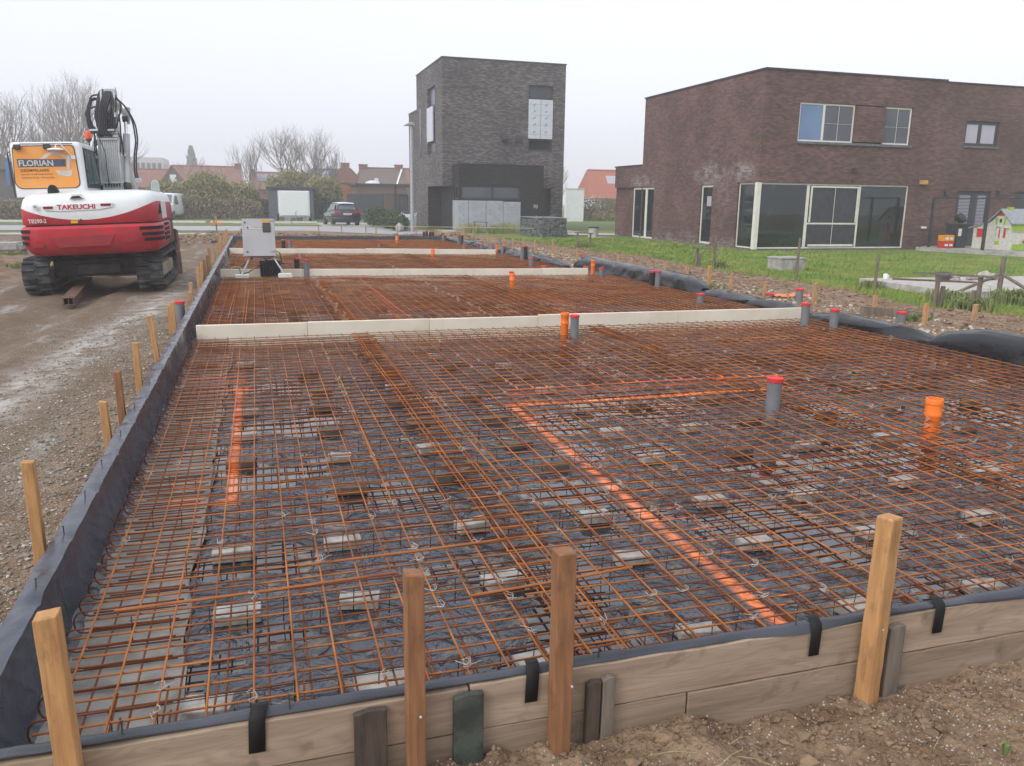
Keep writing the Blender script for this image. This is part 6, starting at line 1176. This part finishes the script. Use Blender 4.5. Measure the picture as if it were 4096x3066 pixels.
one('orange_netting', MB().grid(lambda x, y: (x+.03*fbm(x,y,7,2), y+.03*fbm(y,x,7,2), .12+.05*abs(fbm(x,y,6,4))+.02*fbm(x,y,20,2)), [8.95+i*.035 for i in range(22)], [12.7+i*.03 for i in range(14)]), mat('orange_net', (.80,.20,.08), (.55,.22,.12), scale=25, rough=.8), 'crumpled orange netting lying on the right soil bank', 'netting', smooth=False)
def tuft(x, y, n, h, sp_, label, m, seed, z0=0.03):
    rg = random.Random(seed); mb = MB()
    for _ in range(n):
        a = rg.uniform(0, 6.28); d = rg.random()*sp_; bx_, by_ = x+d*math.cos(a), y+d*math.sin(a); l = h*rg.uniform(.5,1.1); o_ = rg.uniform(.2,.9)*l; a2 = rg.uniform(0,6.28); w_ = .006+.004*rg.random()
        px, py_ = -math.sin(a2)*w_, math.cos(a2)*w_
        p1 = (bx_+math.cos(a2)*o_*.35, by_+math.sin(a2)*o_*.35, z0+l*.7); p2 = (bx_+math.cos(a2)*o_, by_+math.sin(a2)*o_, z0+l*.85*rg.uniform(.5,1))
        mb.add([(bx_-px,by_-py_,z0-.02),(bx_+px,by_+py_,z0-.02),(p1[0]+px,p1[1]+py_,p1[2]),(p1[0]-px,p1[1]-py_,p1[2]),p2], [(0,1,2,3),(3,2,4)])
    return one('grass_tuft', mb, m, label, 'grass tuft', smooth=False)
gt = mat('tuft_green', (.14,.20,.06), (.24,.24,.10), scale=9, rough=.85)
tuft(11.6,11.0,420,.30,.35,'big grass tuft at the foot of the large wooden support',gt,1); tuft(12.5,12.3,320,.26,.45,'grass tuft along the slab edge left of the braced post',gt,2); tuft(13.4,11.7,500,.34,.5,'tall grass tuft under the braced post',gt,3)
tuft(11.9,19.7,220,.28,.25,'grass tuft at the wooden support left of the chamber',gt,4); tuft(11.7,28.7,220,.35,.4,'grass tuft at the distant wooden support',gt,5); tuft(12.6,14.6,200,.2,.3,'grass tuft at the left corner of the pale slab',gt,6); tuft(9.35,9.75,160,.14,.22,'small grass tuft beside the short capped pipe on the bank',gt,7,.1); tuft(8.7,14.6,140,.14,.3,'weeds at the end of the puffed foil roll',gt,8,.08)
tuft(13.0,43.0,420,.7,.9,'tall dry grass before the grey house panels',dry_grass,9); tuft(11.0,43.2,360,.65,.7,'tall dry reeds left of the grey house panels',dry_grass,10); tuft(12.0,42.4,420,.5,1.2,'green weeds before the grey house panels',gt,11); tuft(-1.25,3.05,26,.05,.05,'tiny green weed on the gravel left of the formwork',gt,12,.05)
tuft(2.2,1.72,5,.035,.006,'thin green sprout in the soil before the formwork',gt,13,.09); tuft(2.55,1.5,60,.05,.09,'small dry grass clump in the soil at lower right',dry_grass,14,.09)
mound = mat('brown_mound', (.15,.095,.06), (.22,.15,.095), scale=4, rough=.95, bump=.8, bscale=20)
struct(build('soil_mound', MB().grid(lambda x, y: (x, y, -.03+.30*math.exp(-((x+6.3)/1.3)**2-((y-22.5)/3.0)**2)*(1+.6*fbm(x,y,1.4,5))+.05*fbm(x,y,3,4)*math.exp(-((x+6.3)/1.5)**2)), [-9+i*.12 for i in range(42)], [17+i*.16 for i in range(66)]), mound, smooth=2))
for i, (x, y) in enumerate([(-5.6,19.6),(-6.4,25.6),(-5.2,21.4)]): tuft(x, y, 260, .13, .35, ['low weeds on the brown mound left of the excavator tracks','weeds behind the paving pallet at left','low weeds near the left excavator track'][i], gt, 20+i, .12)
# ================================================================== background trees, hedges, houses
def bare_tree(x, y, h, spread, seed, label, r0=.2, forks=3, clear=.25, upright=.6, levels=6, m=bark_pale, group=None, lean=0, name='bare_tree'):
    rg = random.Random(seed); t_ = thing(name, label, 'tree', (x, y, 0), group); tk = MB(); cr = MB()
    def br(p, d, l, r, lv):
        n_ = 3; q = p.copy(); pts = [q.copy()]; dd = d.copy()
        for i in range(n_):
            dd = (dd + Vector((rg.gauss(0,.13), rg.gauss(0,.13), rg.gauss(.05,.08)))).normalized(); q = q + dd*(l/n_); pts.append(q.copy())
        cr.tube(pts, [r*(1-.35*i/n_) for i in range(n_+1)], 3 if lv > 1 else 5, cap=False)
        if lv >= levels: return
        k_ = rg.choice([2,3,3] if lv > 1 else [3,4])
        for j in range(k_):
            f = 1 if j == 0 else rg.uniform(.35,.95); o_ = pts[0].lerp(pts[-1], f) if f < 1 else pts[-1]
            sp2 = spread*(.3 if j == 0 else rg.uniform(.6,1.15)); ax = Vector((rg.gauss(0,1), rg.gauss(0,1), rg.gauss(0,.35))); ax.normalize()
            nd = (dd + ax*sp2 + Vector((0,0,upright*.25))).normalized(); br(o_, nd, l*rg.uniform(.68,.86), max(.0045, r*.58), lv+1)
    base = Vector((x, y, 0)); top = Vector((x+lean, y, h*clear)); tk.tube([base, base.lerp(top,.5), top], [r0, r0*.8, r0*.7], 8)
    build('trunk', tk, bark, t_, smooth=1); L0 = h*(1-clear)*.30
    for j in range(forks):
        a = j*math.tau/forks+rg.random(); br(top, Vector((math.cos(a)*spread*.7, math.sin(a)*spread*.7, 1)).normalized(), L0*rg.uniform(.9,1.15), r0*.6, 1)
    for j in range(2): a = rg.random()*6.28; br(base.lerp(top,.8), Vector((math.cos(a), math.sin(a), .6)).normalized(), L0*.8, r0*.35, 2)
    build('crown', cr, m, t_); return t_
bare_tree(-21.5,85,10.6,.62,11,'bare tree at the left picture edge',.28,4,.16,.8,6)
bare_tree(-15.4,85,11.2,.62,12,'biggest bare tree rising behind the excavator cab',.30,4,.16,.9,7)
bare_tree(-18.4,88,8.6,.6,13,'smaller bare tree left of the biggest one',.2,4,.2,.7,6)
bare_tree(-13.0,90,7.6,.7,14,'bare tree whose twigs show right of the excavator boom',.2,3,.2,.5,6)
bare_tree(-5.2,84,6.0,.75,15,'low bare blossoming tree behind the hedge, left of the slender ones',.16,3,.35,.3,5)
bare_tree(-3.5,84,5.2,.7,16,'small bare tree just right of the low blossoming tree',.13,3,.4,.5,4)
bare_tree(-.3,76,6.5,.42,17,'slender upright bare tree left of the trailer',.13,3,.25,1.1,6)
bare_tree(2.75,76,7.9,.66,18,'broad bare tree above the white trailer, left of the bent one',.16,4,.3,.35,6)
bare_tree(4.9,76,8.0,.72,19,'bare tree above the trailer right of the broad one',.16,4,.25,.35,6)
bare_tree(6.3,77,6.3,.45,20,'bare tree with upright shoots left of the chimney house',.15,4,.25,1.4,5)
bare_tree(36.5,100,6.4,.6,21,'distant bare tree right of the grey house',.15,3,.3,.7,5)
# faded conifer far behind
rg = np.random.RandomState(4); P = []
while len(P) < 2600:
    z = rg.uniform(1.2,14.0); r_ = 3.3*(1-(z-1.2)/13.2)+.2; a = rg.uniform(0,6.28); P.append((-15.0+r_*rg.uniform(.3,1)*math.cos(a), 232+r_*math.sin(a), z-.25*r_*rg.random()))
t_ = thing('conifer', 'pale conifer fading in the mist behind the roofs', 'tree', (-15,232,0)); build('crown', leaves(P, .5, 1.5, rg), foliage_d, t_); build('trunk', MB().tube([(-15,232,0),(-15,232,12)], [.28,.05], 8), bark, t_)
def hedge_shrub(x, y, rx, ry, h, n, m, label, seed, sz=.10, asp=2.6):
    t_ = thing('hedge_shrub', label, 'shrub', (x, y, 0)); rg = np.random.RandomState(seed); P = []
    while len(P) < n:
        q = rg.uniform(-1,1,3); 
        if q[0]**2+q[1]**2 > 1: continue
        top = h*(1-.22*q[0]**2)*(1+.16*noise.noise(Vector((q[0]*3+seed, q[1]*2, 0)))+.08*noise.noise(Vector((q[0]*11+seed, q[1]*2, 3)))); z = top*(.44+.44*q[2])
        if rg.rand() < .15 and z > top*.8: z *= rg.uniform(1,1.12)
        P.append((x+q[0]*rx, y+q[1]*ry, z))
    build('foliage', leaves(P, sz, asp, rg, 1.2), m, t_); st = MB()
    for i in range(12): a = rg.uniform(-1,1); st.tube([(x+a*rx*.8,y,0),(x+a*rx*.85+rg.normal(0,.1),y,h*.8)], .025, 4)
    build('stems', st, bark, t_)
hedge_shrub(-9.2,69,1.8,1,2.6,5200,foliage_b,'olive bush behind the parked van',31); hedge_shrub(-6.2,68.8,1.8,1.0,3.0,6500,foliage,'broad olive shrub just right of the parked van',32)
hedge_shrub(-3.6,68.6,1.9,1.1,3.7,8500,foliage,'tallest olive shrub in the hedge left of the cabinet',33); hedge_shrub(-1.2,68.8,1.6,1.0,3.0,6500,foliage,'olive shrub between the tallest one and the dark clipped hedge',34)
hedge_shrub(-5.0,67.8,3.2,.6,1.9,6500,foliage_b,'low brown twiggy growth at the foot of the olive shrubs',35); hedge_shrub(-1.0,67.8,1.6,.6,1.7,4000,foliage_b,'low brown twiggy growth right of the hedge foot',36)
hedge_shrub(5.4,70.5,1.6,1.2,3.7,7500,foliage,'olive shrub right of the dark shed behind the parked car',37); hedge_shrub(3.0,73,2.2,1.0,4.3,6500,foliage,'olive growth above the dark shed roof',38); hedge_shrub(5.6,69,1.4,.6,1.9,4500,foliage_d,'dark hedge piece between shed and parked car',39)
t_ = thing('clipped_hedge', 'dark clipped hedge block left of the shed', 'hedge', (.4,68,0)); rg = np.random.RandomState(6); P = [(rg.uniform(-.3,1.0), rg.uniform(67.6,68.8), rg.uniform(0,1.55)) for _ in range(3000)]; build('foliage', leaves(P, .09, 1.2, rg), foliage_d, t_); build('stems', MB().box(0,.7,67.9,68.5,0,1.3), foliage_d, t_)
hedge_shrub(-16.5,62,3.2,.8,1.55,6500,foliage_b,'clipped brown hedge at the left picture edge',40,.09,1.6); hedge_shrub(-12.5,66,2.5,.8,1.7,4500,foliage_b,'brown hedge seen under the excavator cab edge',41)
# rowhouses
def gable_house(name, x0, x1, y0, y1, eave, ridge, wm, rm, label, hipL=0, hipR=0, chim=(), wins=(), sky=(), solar=(), cat='house', axis='x'):
    t_ = thing(name, label, cat, ((x0+x1)/2, y0, 0)); ym = (y0+y1)/2
    build('wall', MB().box(x0, x1, y0, y1, 0, eave).prism([(y0,eave),(y1,eave),(ym,ridge-.1)], x0+hipL, x1-hipR, 'x'), wm, t_)
    rf = MB().add([(x0-.1,y0-.25,eave-.1),(x1+.1,y0-.25,eave-.1),(x1-hipR+.1,ym,ridge),(x0+hipL-.1,ym,ridge),(x0-.1,y1+.25,eave-.1),(x1+.1,y1+.25,eave-.1)], [(0,1,2,3),(5,4,3,2),(0,3,4),(1,5,2)])
    rfo = build('roof', rf, rm, t_, solid=.16)
    build('ridge', MB().tube([(x0+hipL,ym,ridge+.05),(x1-hipR,ym,ridge+.05)], .13, 6), rm, rfo)
    for cx, w_, h_ in chim: build('chimney', MB().box(cx-w_/2,cx+w_/2,ym-.4,ym+.4,ridge-.6,ridge+h_).box(cx-w_/2-.06,cx+w_/2+.06,ym-.46,ym+.46,ridge+h_,ridge+h_+.1), brick_far, rfo)
    for a, b, c, d in wins: build('window', MB().box(a,b,y0-.04,y0+.02,c,d), frame_white, t_)
    sl = (ridge-eave)/(ym-y0)
    for a, b, c, d, mm in sky: build('skylight', MB().add([(a,y0+c,eave+c*sl+.16),(b,y0+c,eave+c*sl+.16),(b,y0+d,eave+d*sl+.16),(a,y0+d,eave+d*sl+.16)], [(0,1,2,3)]), mm, rfo, solid=.06)
    return t_
solar = mat('solar_panel', (.22,.24,.30), rough=.25)
gable_house('row_house', -21,-12.9+3.6,101,109,2.6,4.55,brick_far,tile_red,'low red roofed house far behind the boom hoses')
gable_house('row_house', -8.9,-1.1,100,108,2.5,5.0,brick_far,tile_red,'long red roofed house behind the hedge with a right chimney',chim=[(-1.7,.7,.35)],wins=[(-5.5,-4.3,1.5,2.4)],hipR=.6)
t_ = thing('gable_house', 'grey gable front with a white window behind the hedge', 'gable', (-8.5,99,0)); build('wall', MB().prism([(-9.6,0),(-7.3,0),(-7.3,3.1),(-8.5,4.75),(-9.6,3.1)], 99, 99.8), mat('grey_gable', (.14,.12,.115), rough=.9), t_); build('window', MB().box(-8.75,-8.1,98.95,99,3.1,3.95), white, t_); build('roof', MB().bar((-9.75,98.95,3.0),(-8.5,98.95,4.85),.2,.1,(0,1,0)).bar((-7.15,98.95,3.0),(-8.5,98.95,4.85),.2,.1,(0,1,0)), tile_red, t_)
gable_house('row_house', -.4,7.6,102,110,2.6,4.5,brick_far,tile_red,'low red roofed house with solar panels behind the slender tree',sky=[(.4,3.3,1.6,3.3,solar)],chim=[(-.1,.5,.3)])
t_ = gable_house('row_house', 6.6,9.6,98,106,2.6,4.9,brick_far,tile_brown,'brown house roof with solar panels beside the tall chimney',sky=[(6.8,9.4,1.5,3.6,solar)])
t_ = thing('gable_house', 'red brown brick gable house with a chimney on its peak', 'house', (10.2,96,0)); build('wall', MB().prism([(7.9,0),(12.1,0),(12.1,3.3),(10.45,5.0),(9.4,5.0),(7.9,3.6)], 96, 102), brick_far, t_); ch = build('chimney', MB().box(9.45,10.35,96.1,96.9,4.9,5.45).box(9.4,10.4,96.05,96.95,5.45,5.55), brick_far, t_); build('antenna', MB().tube([(9.9,96.4,5.5),(9.9,96.4,6.1)], .02, 4), dark_metal, ch)
gable_house('row_house', 11.0,16.6,94,102,2.9,5.05,brick_far,tile_brown,'brown tiled house with two chimneys left of the lamp post',hipL=1.0,chim=[(12.1,.9,.35),(16.2,.85,.4)],sky=[(13.0,13.45,.7,1.6,glass_pale)])
gable_house('row_house', 16.7,24,94,102,2.9,5.05,brick_far,tile_red,'red tiled house partly hidden by the lamp post')
build('party_wall_strip', MB().bar((15.2,93.9,2.95),(16.6,97.9,5.2),.18,.1), white, None, loc=(15.2,93.9,2.95)); tag(bpy.data.objects['party_wall_strip'], 'grey white flashing strip between the brown and red roofs', 'flashing')
one('eaves_wall', MB().box(13.0,22,92,93.2,0,2.55), mat('pale_render', (.40,.34,.31), rough=.9), 'pale rendered back wall under the brown tiled roof', 'wall', smooth=False)
gable_house('red_house', 38.3,47,93,98,2.1,5.35,tile_bright,tile_bright,'bright red roofed house with a skylight between the two big houses',hipL=.6,sky=[(41.0,42.6,1.2,1.9,glass_pale)])
gable_house('red_house', 32.8,36.2,104,110,2.8,4.4,brick_far,brick_far,'small brown house behind the white wall',chim=[(34.0,.6,.5)])
t_ = thing('apartment_block', 'pale apartment block fading in the mist at left', 'building', (-20,172,0)); pr = mat('pale_block', (.50,.50,.50), rough=.9); build('wall', MB().box(-24,-16.2,172,184,0,8.6).box(-16.2,-13.5,173,184,0,7.4), pr, t_)
for i in range(6): build('window', MB().box(-21.9+i*.95,-21.3+i*.95,171.9,172,6.0,7.6), glass_grey, t_)
# dark structures at the left edge
t_ = thing('dark_barn', 'grey clad building at the left picture edge behind the cab', 'building', (-19,64,0)); build('wall', MB().box(-24,-16.6,64,72,0,3.3), mat('grey_cladding', (.20,.19,.19), (.15,.145,.145), scale=2, stretch=(6,6,.4), rough=.85), t_); build('roof', MB().add([(-24,63.8,3.3),(-16.4,63.8,3.3),(-17.2,68,4.6),(-24,68,4.6),(-24,72,3.3),(-16.4,72,3.3)], [(0,1,2,3),(3,2,5,4),(1,5,2)]), tile_brown, t_)
t_ = thing('sign_post', 'dark pole with a blue backed sign left of the cab', 'sign', (-13.6,58,0)); build('sign_pole', MB().tube([(-13.4,58,0),(-14.0,58,4.1)], .06, 8), frame_dark, t_); build('sign_panel', MB().box(-14.35,-13.9,57.9,57.96,2.25,3.65), mat('blue_sign', (.08,.18,.42), rough=.5), t_); build('sign_back', MB().box(-14.15,-13.6,57.86,57.9,2.15,3.6), frame_dark, t_)
# ================================================================== ground stuff
rg = np.random.RandomState(11)
def scatter(n, fx, fy, smin, smax, cond=None, zo=0):
    P, S = [], []
    while len(P) < n:
        x, y = fx(), fy()
        if cond and not cond(x, y): continue
        s_ = smin*(smax/smin)**(rg.rand()**2.2); P.append((x, y, ground_h(x, y)+s_*.25+zo)); S.append(s_)
    return P, S
clod = mat('soil_clods', (.175,.112,.07), (.27,.19,.125), scale=9, rough=.95, spec=.15, bump=.5, bscale=70); peb = mat('pale_pebbles', (.50,.47,.42), (.36,.30,.25), scale=25, rough=.85, lo=.45, hi=.55); grit = mat('grey_grit', (.26,.225,.185), (.17,.135,.10), scale=14, rough=.9)
P, S = scatter(11000, lambda: rg.uniform(-.2,3.6), lambda: 2.15-1.1*rg.rand()**1.2, .0025, .013); struct(build('soil_clods', rocks(P, S, .75, .5, rg), clod), 'stuff', 'brown soil clods in front of the formwork', 'soil')
P, S = scatter(190, lambda: rg.uniform(-.1,3.5), lambda: rg.uniform(1.3,2.12), .010, .036); struct(build('large_clods', rocks(P, S, .75, .5, rg), clod), 'stuff', 'larger soil lumps in front of the formwork', 'soil')
P, S = scatter(45, lambda: rg.uniform(-.1,3.5), lambda: rg.uniform(1.3,2.08), .028, .05, None, -.008); struct(build('big_clods', rocks(P, S, .65, .45, rg), dirt), 'stuff', 'lumps of soil heaped in front of the formwork', 'soil')
P, S = scatter(650, lambda: rg.uniform(-.2,3.6), lambda: 2.15-1.0*rg.rand(), .002, .007, zo=.002); struct(build('white_grit', rocks(P, S, .7, .3, rg), peb), 'stuff', 'pale grit in the front soil', 'gravel')
P, S = scatter(15000, lambda: -.95-abs(rg.normal(0,.75)), lambda: 2.2+11*rg.rand()**1.6, .004, .017, lambda x, y: x > -6); struct(build('gravel', rocks(P, S, .6, .3, rg), grit), 'stuff', 'loose gravel on the left track', 'gravel')
P, S = scatter(2200, lambda: -.97-abs(rg.normal(0,.7)), lambda: 2.2+9*rg.rand()**1.4, .004, .014, lambda x, y: x > -4, .002); struct(build('pale_gravel', rocks(P, S, .6, .3, rg), peb), 'stuff', 'pale pebbles on the left track', 'gravel')
P, S = scatter(8000, lambda: rg.uniform(7.9,12), lambda: 6+26*rg.rand()**1.3, .012, .05, lambda x, y: x < lerp(EDGE, y)+.1); struct(build('bank_clods', rocks(P, S, .65, .35, rg), clod), 'stuff', 'soil clods on the right bank', 'soil')
P, S = scatter(1500, lambda: rg.uniform(7.9,9.5), lambda: 6+22*rg.rand(), .015, .05); struct(build('bank_gravel', rocks(P, S, .6, .3, rg), peb), 'stuff', 'pale gravel behind the right foil', 'gravel')
P, S = scatter(1500, lambda: rg.uniform(-3,9), lambda: rg.uniform(32.7,39.5), .04, .16); struct(build('far_clods', rocks(P, S, .65, .35, rg), clod), 'stuff', 'soil lumps beyond the far edge of the slab', 'soil')
gb = MB(); rgr = random.Random(2)
for _ in range(42000):
    y = 6+30*rgr.random()**1.4; e = lerp(EDGE, y); x = e+.02+abs(rgr.gauss(0, 5.5))
    if x > 24.7 and y > 21 or (12.9 < x and 11.2 < y < 15.45) or x > 32: continue
    if x > 17.6 and y > 26.9: continue
    h = rgr.uniform(.03,.085)*(1 if x-e > .6 else 1.5); a = rgr.uniform(0,6.28); w_ = .006+.0007*y; l = rgr.uniform(0,.05)
    dx, dy = math.cos(a)*w_, math.sin(a)*w_; gb.v += [(x-dx,y-dy,.015),(x+dx,y+dy,.015),(x+dy*2+l,y+dx*2,.03+h)]; o_ = len(gb.v)-3; gb.f.append((o_,o_+1,o_+2))
struct(build('lawn_grass', gb, grass_m), 'stuff', 'short grass blades on the right lawn', 'grass')
sg = MB()
for _ in range(40):
    x, y = rgr.uniform(.8,3.2), rgr.uniform(1.3,2.05); a = rgr.uniform(-1,1.2); l = rgr.uniform(.03,.16); z = ground_h(x, y)+.012
    sg.tube([(x,y,z),(x+l*.5*math.cos(a),y+l*.5*math.sin(a),z+.012),(x+l*math.cos(a),y+l*math.sin(a),z+.004)], .0011, 4)
struct(build('straw', sg, dry_grass), 'stuff', 'dry straw stalks on the front soil', 'straw')
# ------------------------------------------------------------------ mist
hm = bpy.data.materials.new('mist'); hm.use_nodes = True; ht = hm.node_tree; ht.nodes.clear(); ho = ht.nodes.new('ShaderNodeOutputMaterial'); hv = ht.nodes.new('ShaderNodeVolumePrincipled')
hv.inputs['Color'].default_value = (.985,.99,1,1); hv.inputs['Density'].default_value = .0023; hv.inputs['Anisotropy'].default_value = .2; ht.links.new(hv.outputs[0], ho.inputs['Volume'])
hz = build('haze', MB().box(-310,310,-70,320,-1.2,16), hm); struct(hz, 'stuff', 'pale morning mist over the whole site', 'mist')
